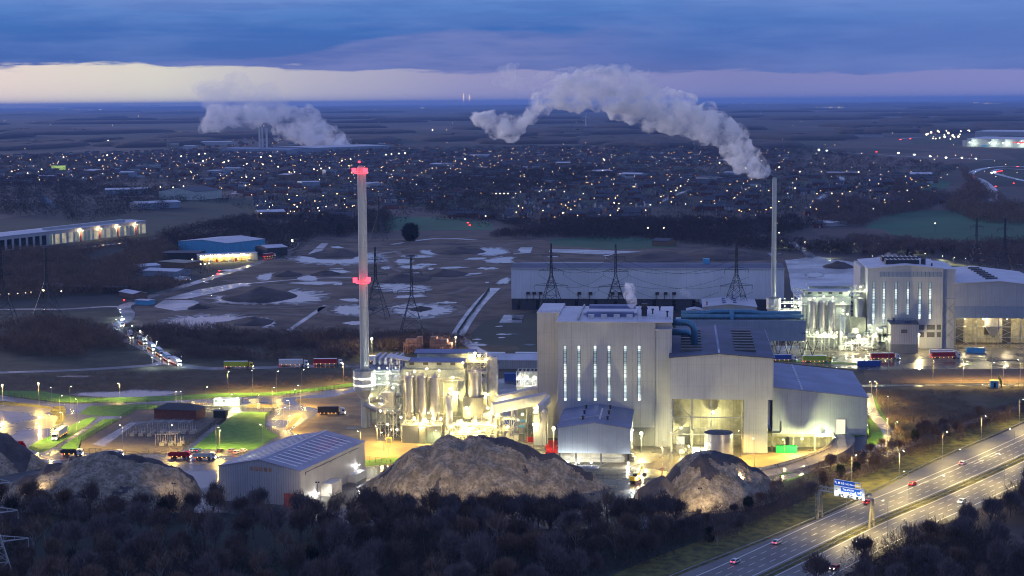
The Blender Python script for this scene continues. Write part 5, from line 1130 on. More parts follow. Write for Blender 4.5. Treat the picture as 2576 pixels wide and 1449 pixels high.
def process(ou, ov, near):
    W1 = 'near' if near else 'far'; pl = 'of the %s plant' % W1; rr = random.Random(3 if near else 4)
    lc = (1, .70, .20) if near else (.90, 1, .60)
    g = 'silos of the %s plant' % W1
    S = lambda x, y, z=0: WP(-114.9 + ou + x, 760 + ov + y, z)
    T = lambda name, lb, cat, x, y, g=None: pthing(name, lb, cat, -114.9 + ou + x, 760 + ov + y, g)
    # three reagent silos
    proto = None
    for i, x in enumerate((-5.7, 0, 5.7)):
        lb = '%s of the three grey reagent silos %s' % (('left', 'middle', 'right')[i], pl)
        if proto is None:
            t = proto = T('silo', lb, 'silo', x, 0, g)
            b = MB(); b.cyl(0, 0, 13.3, 28.7, 2.3, 28, cap=False); b.cyl(0, 0, 9.6, 13.3, .7, 28, 2.3, cap=False); b.cyl(0, 0, 28.7, 29.4, 2.3, 28, .5, cap=False); b.build('shell', M['silo'], t, smooth=True)
            b = MB(); n = 14
            for k in range(n): a0_, a1_ = 6.2832 * k / n, 6.2832 * (k + 1) / n; b.rail([(2.2 * math.cos(a0_), 2.2 * math.sin(a0_), 28.8), (2.2 * math.cos(a1_), 2.2 * math.sin(a1_), 28.8)], 1.1, .05)
            b.box(-.5, .5, -.5, .5, 29.3, 30.6); b.build('top_railing', M['steel_pale'], t)
            b = MB(); b.bar((2.35, -.6, 10), (2.35, -.6, 29.5), .05); b.bar((2.7, -.6, 10), (2.7, -.6, 29.5), .05)
            for k in range(24): b.bar((2.35, -.6, 10 + k * .8), (2.7, -.6, 10 + k * .8), .035)
            b.build('ladder', M['steel'], t)
            b = MB()
            for sx in (-1, 1):
                for sy in (-1, 1): b.bar((sx * 1.7, sy * 1.7, 0), (sx * 1.7, sy * 1.7, 13.4), .16)
            b.box(-.6, .6, -.6, .6, 8.4, 9.6); b.build('leg', M['steel'], t)
        else:
            kids(proto); dup(proto, S(x, 0), -A, lb, g)
    # support frame with platforms below the silos
    t = T('silo_support', 'lit steel frame and platforms under the three silos %s' % pl, 'steel frame', 0, 0)
    b = MB(); frame_tower(b, -9, 9, -3.4, 3.4, 0, 9.6, 4, 2); b.build('frame', M['steel_pale'], t)
    b = MB(); platform(b, -9.2, 9.2, -3.8, 3.8, 7.9); platform(b, -9.2, 9.2, 3.9, 6.5, 11.4); b.build('platform', M['steel_pale'], t)
    for k in range(7): b = MB(); x = -7.6 + k * 2.5; b.box(x - .6, x + .6, -1.5, .8, 8, 9.0 + rr.random()); b.cyl(x + .5, -2.2, 8, 9.8, .28, 8); b.build('equipment', M['steel_pale'], t)
    if near:
        t = T('concrete_pen', 'grey green walled pen with a pale pier in front of the silos', 'enclosure', -8.1, -6)
        b = MB(); b.box(0, 7.3, 0, .6, 0, 7.6); b.box(10.3, 17, 0, .6, 0, 7.6); b.box(0, .6, .6, 7, 0, 7.6); b.box(16.4, 17, .6, 7, 0, 7.6); b.build('wall', M['clad_dark'], t)
        b = MB(); b.box(7.4, 10.2, -.8, .2, 0, 7.2); b.build('pier', M['conc'], t)
        b = MB(); b.box(-.1, 17.1, -.1, .7, 7.61, 7.8); b.rail([(0, .3, 7.8), (17, .3, 7.8)], 1.1, .05); b.build('coping', M['steel'], t)
    # filter house
    t = T('filter_house', 'pale filter house with two long blue roofed penthouses %s' % pl, 'power station building', -11, 10)
    b = MB(); b.box(0, 29, 0, 26, 0, 30.5); b.box(3, 26, -3, 0, 12, 26.5); b.build('wall', M['mint'] if near else M['clad'], t)
    b = MB()
    for k in range(5): x = 1.5 + k * 6; b.bar((x, -3.2, 0), (x, -3.2, 25), .2); b.bar((x, -3.2, 12), (x + 3, -3.2, 18), .1)
    for z in (9.6, 18): b.box(0, 27, -3.3, -3.0, z, z + .35)
    b.build('steel_frame', M['steel_pale'], t)
    for j, (x0, x1, y0, z0_, z1_) in enumerate(((1.5, 28, 2, 30.6, 33.5), (5, 31, 15, 30.6, 35.6))):
        b = MB(); b.box(x0, x1, y0, y0 + 9, z0_, z1_); ph = b.build('penthouse', M['mint'], t)
        b = MB(); b.prism([(y0 - .9, z1_ + .02), (y0 - .9, z1_ + .4), (y0 + 4.5, z1_ + 1.5), (y0 + 9.6, z1_ + .5), (y0 + 9.6, z1_ + .02)], 'x', x0 - 1.2, x1 + .8); b.build('roof', M['roof_blue'] if near else M['roof_light'], ph)
        for k in range(4): x = x0 + 2 + k * 6.2; b = MB(); b.box(x, x + 2.2, y0 - .09, y0 - .01, z0_ + 1.6, z0_ + 2.9); b.build('louvre', M['louvre'], ph)
    b = MB(); platform(b, -2, 29, -4.4, -3.0, 26.5); platform(b, -4, 0, -3, 8, 26.5); b.build('platform', M['steel_pale'], t)
    b = MB(); frame_tower(b, -5, -.4, -2, 6, 0, 35.5, 1, 10, .13); b.prism([(-5.8, 36.3), (-5.8, 36.7), (3.5, 34.9), (3.5, 34.5)], 'y', -2.5, 6.5); stairs(b, -4.8, 0, 0, 25, 4.0); b.build('stair_tower', M['steel_pale'], t)
    # big silo on a box, tall pale silo
    t = T('silo', 'wide shiny silo standing on a grey boxed frame %s' % pl, 'silo', 22.6, 8, g)
    b = MB(); b.cyl(0, 0, 19, 30.2, 3.1, 30, cap=False); b.cyl(0, 0, 30.2, 30.9, 3.1, 30, .6, cap=False); b.build('shell', M['silo'], t, smooth=True)
    b = MB(); n = 16
    for k in range(n): a0_, a1_ = 6.2832 * k / n, 6.2832 * (k + 1) / n; b.rail([(3 * math.cos(a0_), 3 * math.sin(a0_), 30.3), (3 * math.cos(a1_), 3 * math.sin(a1_), 30.3)], 1.1, .05)
    b.build('top_railing', M['steel_pale'], t)
    b = MB(); b.box(-5.0, 4.2, -4, 4, 9.2, 18.9); b.build('housing', M['clad_dark'] if near else M['conc'], t)
    b = MB(); frame_tower(b, -4.6, 3.8, -3.6, 3.6, 0, 9.1, 2, 2); b.build('frame', M['steel'], t)
    t = T('silo', 'tall pale silo at the right rear corner of the filter house %s' % pl, 'silo', 28.5, 24, g)
    b = MB(); b.cyl(0, 0, 0, 34, 2.6, 26, cap=False); b.cyl(0, 0, 34, 34.6, 2.6, 26, .4, cap=False); b.build('shell', M['steel_pale'], t, smooth=True)
    b = MB(); n = 12
    for k in range(n): a0_, a1_ = 6.2832 * k / n, 6.2832 * (k + 1) / n; b.rail([(2.6 * math.cos(a0_), 2.6 * math.sin(a0_), 34), (2.6 * math.cos(a1_), 2.6 * math.sin(a1_), 34)], 1.1, .05)
    b.build('top_railing', M['steel_pale'], t)
    t = T('scaffold_tower', 'bright tangle of stairs and platforms beside the wide silo %s' % pl, 'steel frame', 21.5, 17)
    b = MB(); frame_tower(b, -3, 5, -3, 3, 20, 37, 3, 6, .12); platform(b, -3.5, 5.5, -3.5, 3.5, 28.4); platform(b, -3.5, 5.5, -3.5, 3.5, 33.5); stairs(b, -2.5, -2, 22, 34, 4.5); frame_tower(b, -3, 5, -3, 3, 0, 20, 1, 3, .16); b.build('frame', M['steel_pale'], t)
    # slim vessel
    t = T('process_column', 'slim pale column beside the three silos %s' % pl, 'vessel', 12.2, -2)
    b = MB(); b.cyl(0, 0, 3, 20.5, 1.55, 22, cap=True); b.cyl(0, 0, 20.5, 22, 1.55, 22, .5); b.build('shell', M['steel_pale'], t, smooth=True)
    b = MB(); b.rail([(-1.5, -1.5, 21), (1.5, -1.5, 21), (1.5, 1.5, 21), (-1.5, 1.5, 21)], 1.1, .05, 2, True); frame_tower(b, -1.8, 1.8, -1.8, 1.8, 0, 3, 1, 1); b.build('railing', M['steel_pale'], t)
    # left equipment deck
    t = T('equipment_deck', 'raised deck with white equipment housings left of the silos %s' % pl, 'steel frame', -16.5, 4)
    b = MB(); platform(b, -4.5, 3.5, -4, 5, 14.2); frame_tower(b, -4.2, 3.2, -3.6, 4.6, 0, 14, 2, 2, .16); stairs(b, -4, -3.8, 14.2, 23, 5); b.build('frame', M['steel_pale'], t)
    b = MB(); b.box(-2, 3.2, -2, 4, 14.3, 21); b.build('housing', M['clad'], t)
    b = MB(); b.box(-3.8, -2.2, -3, -.5, 14.3, 16.5); b.cyl(-3, 2, 14.3, 18, .8, 12); b.build('equipment', M['steel_pale'], t)
    # pipework jungle right of the silos
    t = T('pipe_rack', 'dense pipework, ducts and railings right of the silos %s' % pl, 'pipework', 17, -4)
    b = MB(); frame_tower(b, -6, 16, -2, 3, 0, 8.5, 7, 2, .15); platform(b, -6, 16, -2.4, 3.2, 8.6); platform(b, -2, 14, -2.2, 3.2, 4.4); stairs(b, 4, -2.6, 0, 8.6, 5); b.build('frame', M['steel_pale'], t)
    for k in range(16):
        x = rr.uniform(-6, 14); y = rr.uniform(-2, 3); z = rr.choice([.4, 4.6, 8.8]); b = MB()
        if rr.random() < .5: b.cyl(x, y, z, z + rr.uniform(1.6, 3.6), rr.uniform(.5, 1.1), 14)
        else: b.box(x - rr.uniform(.5, 1.4), x + rr.uniform(.5, 1.4), y - .8, y + .8, z, z + rr.uniform(1.2, 2.8))
        b.build('vessel', M[rr.choice(['steel_pale', 'silo', 'steel', 'mint'])], t)
    for k in range(12):
        x = rr.uniform(-6, 10); y = -2.5 + rr.random() * 4; z = rr.uniform(1, 9); b = MB(); b.tube([(x, y, z), (x + rr.uniform(2, 7), y, z), (x + 7.4, y, z + .4), (x + 7.5, y, z + rr.uniform(1.5, 4))], rr.uniform(.12, .4), 8); b.build('pipe', M[rr.choice(['steel_pale', 'silo', 'steel'])], t, smooth=True)
    t = T('pipe_rack', 'second lit pipe rack with pale housings behind the first %s' % pl, 'pipework', 34, 4)
    b = MB(); frame_tower(b, -8, 8, -3, 3, 0, 10, 5, 2, .15); platform(b, -8, 8, -3.3, 3.3, 10); platform(b, -8, 4, -3.3, 3.3, 5); stairs(b, -6, -3.6, 0, 10, 5); b.build('frame', M['steel'], t)
    for k in range(9):
        x = -7 + k * 1.7; b = MB(); z = rr.choice([.2, 5.1, 10.1]); b.box(x, x + rr.uniform(1.2, 2.6), -2.5, 1.5, z, z + rr.uniform(1.5, 3.4)); b.build('housing', M[rr.choice(['clad', 'steel_pale', 'mint'])], t)
    # lights
    k = 0
    spots = [(-9, -4.6, 11.6, 5), (-3, -4.6, 11.2, 8), (1.5, -4.6, 10.6, 16), (5.5, -4.6, 11.4, 9), (8.8, -4.6, 11.2, 5), (-4, 4.6, 30.8, 5), (1.5, 4.6, 32, 5), (7, 4.6, 31.2, 5), (-7, 3, 30.0, 4), (12.5, -1, 24, 5), (15.5, 2, 21.5, 5),
             (20.5, 3, 12.3, 8), (14, -6.8, 5, 6), (18, -6.8, 6, 7), (22, -7.2, 7.4, 7), (26, -6.8, 6, 6), (30, -6, 9.8, 7), (17, 10, 34, 5), (24, 12, 37, 6), (27, 13, 35, 4), (-13, -1, 24.2, 4), (-18, -2, 17, 4), (-15.5, 1, 26, 5), (-19.5, 3, 13, 5), (33, 0, 13, 6), (38, 0, 7, 5), (29, 2, 15, 6), (13, 6, 28, 5), (-11, -4, 6, 5), (34, 8, 4, 4)]
    for x, y, z, p in sorted(spots):
        k += 1; flood(S(x, y, z), p * (125 if near else 140), 'floodlight %s, number %d counted from the left' % (pl, k), lc, .30 + .035 * p, group='floodlights of the %s plant' % W1)
process(0, 0, True)
sv = UV(2068, 880)[1]; su, _ = F(2068, 760, sv + 0)
process(su + 114.9, sv - 760 + 2, False)
# ------------------------------------------------------------------ chimneys
def chimney(label, u, v, zt, rt, rb, zc0, zc1, near):
    t = pthing('chimney', label, 'chimney', u, v)
    b = MB(); b.cyl(0, 0, 0, zt, rb, 40, rt); b.build('shaft', M['stack'], t, smooth=False)
    b = MB(); b.cyl(0, 0, zt, zt + .6, rt * .8, 24); b.build('flue_tip', M['steel'], t)
    R = 5.3 if near else 4.4; hc = zc1 - zc0
    b = MB(); b.cyl(0, 0, zc0 + 2.6, zc1 - .3, R, 8); b.cyl(0, 0, zc0 - 2, zc0 + 2.6, rb + .3, 8, R); cl = b.build('collar', M['steel_pale'], t)
    b = MB(); b.cyl(0, 0, zc1 - .29, zc1 + .2, R + .3, 8, rb + .3); b.build('collar_roof', M['clad_dark'], cl)
    for z in ((zc0 + 4.2, zc0 + 7.4) if near else (zc0 + 4,)):
        b = MB(); b.cyl(0, 0, z, z + .95, R + .06, 8, cap=False); b.build('window_band', M['win_band'] if near else M['win_band2'], cl)
    if near:
        b = MB(); b.box(rb - .5, rb + .55, -.5, .5, 0, zt - 2); b.build('ladder_duct', M['steel_pale'], t)
    b = MB(); b.rail([(-R, -R * .4, zc1), (R, -R * .4, zc1)], 1, .05); b.build('railing', M['steel_pale'], t)
    return t
M['win_band'] = panes('collar_glazing', (1, .92, .7), 4.0, (1.6, 1.6, 9), (1, 1, .85)); M['win_band2'] = panes('collar_glazing_dim', (1, .8, .5), .6, (1.6, 1.6, 9), (.9, 1, .8))
cu, cv = UV(918.5, 1075); ct = chimney('very tall pale chimney with red warning lights, at the left of the near plant', cu, cv, 120.6, 1.6, 1.8, 15.5, 27.2, True)
c2v = v2 + 12; c2u, c2z = F(1948.5, 449, c2v); _, ca = F(1945, 787, c2v); _, cbz = F(1945, 748, c2v)
chimney('slimmer shorter pale chimney between the two plants with steam above it', c2u, c2v, c2z, 1.3, 1.6, ca, cbz, False)
def warn(z, dx, p, lb, r):
    t = pthing('warning_light', lb, 'warning light', cu + dx, cv - 2.6, 'red aviation lights on the tall chimney', z)
    b = MB(); b.box(-.3, .3, -.3, .3, -.5, 0); b.bar((0, .2, -.3), (0, 1.4, -.6), .08); b.build('bracket', M['steel_dark'], t)
    b = MB(); b.cyl(0, 0, -.4, 1.7, 1.05, 12); b.build('lens', M['red_l'], t)  # lens widened to take in the red halo
    ld = bpy.data.lights.new('lamp_light', 'POINT'); ld.energy = p; ld.color = (1, .02, .05); ld.shadow_soft_size = r
    lo = bpy.data.objects.new('lamp_light', ld); COL.objects.link(lo); lo.parent = t; lo.location = (0, -1.4, .7)
for i, (z, dx) in enumerate(((118.6, -2.6), (118.6, 2.6), (68.3, -3.0), (68.6, 3.2))): warn(z, dx, 250, ['upper left', 'upper right', 'lower left', 'lower right'][i] + ' red warning light on the tall near chimney', .55)
t = pthing('warning_light', 'small topmost red beacon above the tall chimney', 'warning light', cu - .5, cv - 1, 'red aviation lights on the tall chimney', 121.5); b = MB(); b.bar((0, 0, -1), (0, 0, 1.2), .06); b.build('mast', M['steel'], t); b = MB(); b.box(-.5, .5, -.3, .3, 1.2, 2.0); b.build('lens', M['red_l'], t)
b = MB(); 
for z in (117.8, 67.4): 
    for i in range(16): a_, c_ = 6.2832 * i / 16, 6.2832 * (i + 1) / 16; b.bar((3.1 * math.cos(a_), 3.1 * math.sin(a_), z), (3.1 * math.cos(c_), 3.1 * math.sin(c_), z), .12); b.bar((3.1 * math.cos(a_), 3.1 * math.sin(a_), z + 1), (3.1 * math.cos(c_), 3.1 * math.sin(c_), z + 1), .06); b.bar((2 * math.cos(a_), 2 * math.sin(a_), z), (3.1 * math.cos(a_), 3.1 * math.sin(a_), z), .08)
b.build('gallery', M['red_l'], ct)  # railing rings made to glow red, in place of the beacons' halo
# footbridges from the collars
def footbridge(lb, u0, u1, v, zs, near):
    t = pthing('footbridge', lb, 'footbridge', u0, v); L = u1 - u0
    b = MB()
    for z in zs: platform(b, 0, L, -1.2, 1.2, z)
    b.build('deck', M['steel_pale'], t)
    b = MB(); b.bar((L * .35, 0, zs[0]), (L * .08, 0, zs[0] - 7), .2); b.bar((L * .35, 0, zs[0]), (L * .6, 0, 0), .25); b.bar((L * .62, 0, zs[0]), (L * .38, 0, zs[0] - 6), .14); b.bar((L * .62, 0, zs[0]), (L * .6, 0, 0), .25)
    for k in range(5): b.bar((L * .2 * k, 0, zs[0]), (L * .2 * (k + 1), 0, zs[0] - 2.4 if k % 2 == 0 else zs[0]), .1)
    b.build('truss', M['steel'], t)
    for z in zs:
        for k in range(3): flood(WP(u0 + L * (.2 + .3 * k), v - 1.2, z + 3.0), 900, 'small light over the %s deck of the %s footbridge' % ('lower' if z == zs[0] else 'upper', 'near' if near else 'far'), (.95, 1, .8), .22, group='footbridge lights')
    return t
footbridge('white railed double footbridge from the near chimney to the filter house', cu + 4.6, -129, cv, (20.2, 25.2), True)
footbridge('pale double footbridge from the slimmer chimney to the far filter house', c2u + 4.0, c2u + 18, c2v, (ca + 1.5, ca + 6), False)
t = pthing('flue_duct', 'bent silver flue duct entering the foot of the near chimney', 'duct', cu, cv)
b = MB(); b.tube([(0, -1, 11.2), (5, -1, 8.8), (10, -1, 7.4), (14, -1, 7.0), (17, -1, 8), (18.6, -1, 11), (19, -1, 15)], 1.35, 16); b.build('pipe', M['silo'], t, smooth=True)
b = MB(); b.tube([(2, 10, 11), (9, 10, 12.6), (18, 10, 14.4)], 1.3, 14); b.build('pipe', M['silo'], t, smooth=True)
b = MB(); frame_tower(b, 3, 6, -2, 0, 0, 7.5, 1, 2); b.rail([(3, -2, 0), (6, -2, 0)], 1.1); b.build('support', M['steel'], t)
b = MB(); b.box(-8, -2, -6, 0, 0.05, .35); b.box(5, 9, -3, 0, 0, 2.6); b.build('foundation', M['conc'], t)
# ------------------------------------------------------------------ conveyors and smaller plant buildings
def conveyor(label, p0, p1, w, h, legs=3):
    t = thing('conveyor_gallery', label, 'conveyor', (0, 0, 0), 0); a, c = Vector(p0), Vector(p1); d = (c - a); n = Vector((-d.y, d.x, 0)).normalized() * w / 2; up = Vector((0, 0, h))
    b = MB(); vs = [a - n, a + n, c + n, c - n]; b.add(vs + [v + up for v in vs], [(0, 3, 2, 1), (4, 5, 6, 7), (0, 1, 5, 4), (1, 2, 6, 5), (2, 3, 7, 6), (3, 0, 4, 7)]); b.build('gallery', M['steel_pale'], t)
    b = MB(); vs = [v + up + Vector((0, 0, .02)) for v in (a - n * 1.1, a + n * 1.1, c + n * 1.1, c - n * 1.1)]; m0, m1 = (vs[0] + vs[1]) / 2 + Vector((0, 0, .8)), (vs[2] + vs[3]) / 2 + Vector((0, 0, .8)); b.add([vs[0], vs[1], vs[2], vs[3], m0, m1], [(0, 3, 5, 4), (1, 4, 5, 2), (0, 4, 1), (3, 2, 5), (0, 1, 2, 3)]); b.build('roof', M['roof_light'], t)
    b = MB()
    for k in range(legs):
        p = a.lerp(c, (k + .5) / legs)
        for s in (-1, 1): b.bar(p + n * s, (p.x + n.x * s * 1.6, p.y + n.y * s * 1.6, 0), .16)
        b.bar(p + n, p - n, .12)
        if p.z > 8: b.bar((p.x + n.x * 1.3, p.y + n.y * 1.3, p.z * .5), (p.x - n.x * 1.3, p.y - n.y * 1.3, p.z * .5), .1)
    b.build('leg', M['steel'], t); return t
def onv(X, Y, v, Z=Z4): u, z = F(*Z(X, Y), v); return WP(u, v, z)
conveyor('long inclined pale conveyor rising right to the near boiler house wing', onv(1760, 935, 757), onv(2330, 820, 764), 3.4, 4.2, 4)
conveyor('second inclined conveyor behind the first, rising to the boiler house', onv(1790, 860, 776), onv(2235, 745, 782), 3.2, 4.0, 3)
conveyor('short steep conveyor head at the corner of the boiler house', onv(2240, 930, 750), onv(2360, 820, 752), 2.6, 3.0, 2)
def boxb(name, label, cat, px0, px1, pyt, pyb, D, wall, roof, Z=None, v=None, rise=.5, over=.25):
    q = (lambda x, y: (x, y)) if Z is None else Z
    v = UV(*q((px0 + px1) / 2, pyb))[1] if v is None else v
    a, zt = F(*q(px0, pyt), v); c, _ = F(*q(px1, pyt), v); w = c - a
    t = pthing(name, label, cat, a, v); b = MB(); b.box(0, w, 0, D, 0, zt); b.build('wall', M[wall], t)
    b = MB(); b.prism([(-over, zt + .01), (-over, zt + .3), (D * .5, zt + .3 + rise), (D + over, zt + .3), (D + over, zt + .01)], 'x', -over, w + over); b.build('roof', M[roof], t)
    return t, w, zt
t, w, zt_ = boxb('cooler_hall', 'low hall with striped blue roof behind the near chimney collar', 'power station building', 480, 785, 478, 0, 24, 'mint', 'roof_blue', Z4, 800, 4)
for k in range(5): b = MB(); b.box(w * (k + .3) / 5, w * (k + .7) / 5, 2, 20, zt_ + 2.5, zt_ + 5.6); b.build('roof_vent', M['roof_light'], t)
boxb('plant_room', 'pale blue plant room with dark sloped roof right of the tall silo', 'power station building', 1672, 1760, 495, 0, 28, 'mint', 'roof_dark', Z4, 792, 5)
boxb('plant_room', 'pale green boxy plant room below the tall silo', 'power station building', 1612, 1705, 600, 0, 10, 'mint', 'roof_light', Z4, 778)
boxb('electrical_container', 'pair of pale electrical cabins under the conveyors', 'cabin', 2235, 2330, 1060, 1165, 8, 'steel_pale', 'roof_light', Z4)
boxb('electrical_container', 'pale cabin stacked frame left of the boiler wing', 'cabin', 2195, 2330, 930, 0, 8, 'clad', 'roof_light', Z4, 752)
t, w, zt_ = boxb('condenser_block', 'brightly lit fan deck behind the near conveyors', 'power station building', 2020, 2232, 650, 0, 14, 'mint', 'roof_light', Z4, 800)
b = MB(); frame_tower(b, 0, w, 0, 10, zt_, zt_ + 7, 5, 2, .14); platform(b, 0, w, -1, 11, zt_ + 3.5); b.build('frame', M['steel_pale'], t)
for k in range(4): b = MB(); b.cyl(2 + k * w / 4.3, 4, zt_ + 3.6, zt_ + 6.5, 1.0, 12, 1.6); b.build('fan', M['steel_pale'], t)
for k in range(3): flood(onv(2050 + k * 80, 545, 799), 900, 'white hot floodlight on the fan deck behind the conveyors, %s' % ORD[k], (1, .95, .75), .6)
cv_ = UV(*Z4(1965, 605))[1]
t, w, zt_ = boxb('storage_container', 'long blue container behind the near conveyors', 'container', 1890, 2035, 520, 590, 3, 'bluec', 'bluec', Z4)
t, w, zt_ = boxb('long_low_building', 'long low white panelled building behind the near plant', 'industrial building', 1675, 2232, 372, 462, 16, 'clad_white', 'roof_light', Z4, rise=2.5)
for k in range(14): b = MB(); b.box(k * w / 14, k * w / 14 + .2, -.12, -.02, .5, zt_); b.build('post', M['steel'], t)
for X0, X1, Y in ((1675, 1890, 318), (2010, 2232, 316)):
    boxb('parked_trailer', 'red curtain trailer parked behind the long white building' if X0 < 1800 else 'white trailer parked behind the long white building, beside the near wing', 'trailer', X0, X1, 300, 330, 3, 'red' if X0 < 1800 else 'white', 'white', Z4)
for X0, X1 in ((1680, 1750), (1775, 1850)): boxb('water_tank', 'small pale tank house under the pipe bridge, %s' % ('left' if X0 < 1700 else 'right'), 'tank', X0, X1, 985, 1055, 5, 'steel_pale', 'steel_pale', Z4)
for i, (x, y, s, m_) in enumerate(((1309, 1092, 1, 'cyan'), (1316, 1078, 1, 'cyan'))):
    t = thing('storage_container', ('front' if i == 0 else 'rear') + ' light blue upright container in the lit alley', 'container', G(x, y), -A); b = MB(); b.box(-1.6, 1.6, 0, 6, .15, 3.1); b.build('body', M[m_], t); b = MB(); b.box(-1.5, 1.5, -.06, -.01, .3, 3.0); b.build('door', M['steel_pale'], t)
def skip(label, px0, px1, py, m_, h=1.9, D=2.5, name='skip'):
    v = UV(px0, py)[1]; a, _ = F(px0, py, v); c, _ = F(px1, py, v); w = c - a; t = pthing(name, label, 'skip' if name == 'skip' else 'container', a, v)
    b = MB()
    if name == 'skip':
        b.prism([(0.25, .1), (w - .25, .1), (w, h), (0, h)], 'y', 0, .12); b.prism([(0.25, .1), (w - .25, .1), (w, h), (0, h)], 'y', D - .12, D)
        b.box(0, .15, .13, D - .13, .1, h); b.box(w - .15, w, .13, D - .13, .1, h); b.box(.3, w - .3, .13, D - .13, .12, .25); b.box(-.05, w + .05, -.06, -.01, h - .2, h)
        for k in range(5): b.box(w * (k + .5) / 5 - .07, w * (k + .5) / 5 + .07, -.08, -.01, .2, h - .22)
    else:
        b.box(0, w, 0, D, .12, h)
        for k in range(12): b.box(w * (k + .5) / 12 - .1, w * (k + .5) / 12 + .1, -.06, -.01, .25, h - .15)
    b.build('body', M[m_], t)
    if name != 'skip':
        b = MB(); b.box(w + .01, w + .06, .2, D - .2, .2, h - .1); b.build('door', M['steel'], t)
    return t
skip('dull red open skip in the yard right of the silos', 1324, 1359, 1112, 'red')
for i, (x0, x1, y) in enumerate(((1379, 1402, 1119), (1372, 1400, 1130), (1374, 1402, 1140), (1372, 1398, 1150))): skip('bright red skip stacked up by the small hall, %s from the back' % ['first', 'second', 'third', 'fourth'][i], x0, x1, y, 'red', 1.6)
skip('bright green shipping container under the long shed', 1952, 2005, 1140, 'green', 3.0, 2.6, 'shipping_container')
skip('blue shipping container on the wet apron of the far plant', 2157, 2215, 922, 'bluec', 3.2, 2.6, 'shipping_container')
skip('light blue shipping container under the open hall of the far plant', 2431, 2478, 888, 'cyan', 3.0, 2.6, 'shipping_container')
skip('small blue skip inside the open bay of the near hall', 1791, 1806, 1127, 'bluec', 1.8)
for i, (x, y) in enumerate(((1741, 1149), (1763, 1149))):
    t = pthing('site_cabin', ('left' if i == 0 else 'right') + ' white cabin with a door in the yard before the open bay', 'cabin', *UV(x, y)); b = MB(); b.box(0, 3.4, 0, 3, .1, 3.9); b.build('wall', M['white'], t); b = MB(); b.box(-.1, 3.5, -.1, 3.1, 3.91, 4.05); b.build('roof', M['steel'], t); b = MB(); b.box(1.2, 2.2, -.06, -.01, .2, 2.3); b.build('door', M['cyan'], t)
for i, (x, y) in enumerate(((1605, 1119), (1633, 1119))):
    t = pthing('feed_hopper', ('left' if i == 0 else 'right') + ' white hopper on legs before the boiler house', 'hopper', *UV(x, y))
    b = MB(); z0_, z1_ = 1.6, 4.6; b.add([(-.6, -.6, z0_), (.6, -.6, z0_), (.6, .6, z0_), (-.6, .6, z0_), (-1.6, -1.6, z1_), (1.6, -1.6, z1_), (1.6, 1.6, z1_), (-1.6, 1.6, z1_)], [(0, 1, 5, 4), (1, 2, 6, 5), (2, 3, 7, 6), (3, 0, 4, 7), (3, 2, 1, 0)]); b.build('body', M['steel_pale'], t)
    b = MB(); [b.bar((sx * 1.3, sy * 1.3, 0), (sx * .9, sy * .9, 3), .1) for sx in (-1, 1) for sy in (-1, 1)]; b.rail([(-1.6, -1.6, 4.6), (1.6, -1.6, 4.6)], .8, .05); b.build('leg', M['steel'], t)
rb = random.Random(2)
for i in range(16):
    x = 1432 + i * 4.6; t = MB(); r = .95
    for k in range(3): t.cyl(0, 0, k * .35, k * .35 + .36, r * (.86 + .12 * (k == 1)), 8, r * (.9 + .1 * rb.random()))
    t.bar((-.4, 0, 1.0), (0, 0, 1.5), .08); t.bar((.4, 0, 1.0), (0, 0, 1.5), .08)
    o = t.build('bulk_bag', M['white'], None, loc=G(x, 1180 - rb.random() * 3), rz=rb.random() * 3); tag(o, 'white bulk bag in the heap of bags before the small raised hall', 'bulk bag', 'white bulk bags in a row')
for i, (x, y) in enumerate(((1545, 1125), (1585, 1128), (1560, 1135), (1715, 1140), (1722, 1136), (1738, 1138), (1780, 1136), (1590, 1150), (1596, 1158))):
    b = MB(); b.box(-1.1, 1.1, -.8, .8, 0, .9); b.box(-.9, .7, -.7, .7, .91, 1.6); o = b.build('pallet_stack', M[rb.choice(['steel_pale', 'white', 'steel'])], None, loc=G(x, y), rz=rb.random()); tag(o, 'small stack of pale crates in the yard before the boiler house, number %d' % (i + 1), 'crates', 'crate stacks in the yard')
t = pthing('yellow_cabinet', 'yellow cabinet on the sandy plot before the near plant', 'cabinet', *UV(978, 1116)); b = MB(); b.box(-1.2, 1.2, 0, 1.2, 0, 2.6); b.build('body', M['yellow'], t); b = MB(); b.box(-.9, .9, -.05, -.01, .3, 2.3); b.build('door', M['steel'], t)
# -- rusty steel structures behind
for i, (X0, X1, Y0, Y1) in enumerate(((825, 1010, 140, 330), (1105, 1325, 140, 300))):
    v = UV(*Z4(900, 330))[1] + 10; a, zt_ = F(*Z4(X0, Y0), v); c, _ = F(*Z4(X1, Y0), v)
    t = pthing('rusty_gantry', ('left' if i == 0 else 'right') + ' rusty steel gantry frame behind the filter house', 'steel frame', a, v); w = c - a
    b = MB(); frame_tower(b, 0, w, 0, 8, 0, zt_ - 4, 4, 3, .22); b.build('frame', M['rust'], t)
    b = MB(); b.box(0, w, 0, 8, zt_ - 5, zt_ - 3.6); b.box(w * .1, w * .8, 2, 7, zt_ - 3.5, zt_ - 1); b.box(w * .75 if i == 0 else 0, w if i == 0 else w * .3, 1, 7, zt_ - 3.4, zt_ + .6); b.rail([(0, 0, zt_ - 3.6), (w, 0, zt_ - 3.6)], 1.2, .1); b.build('deck', M['rust'], t)
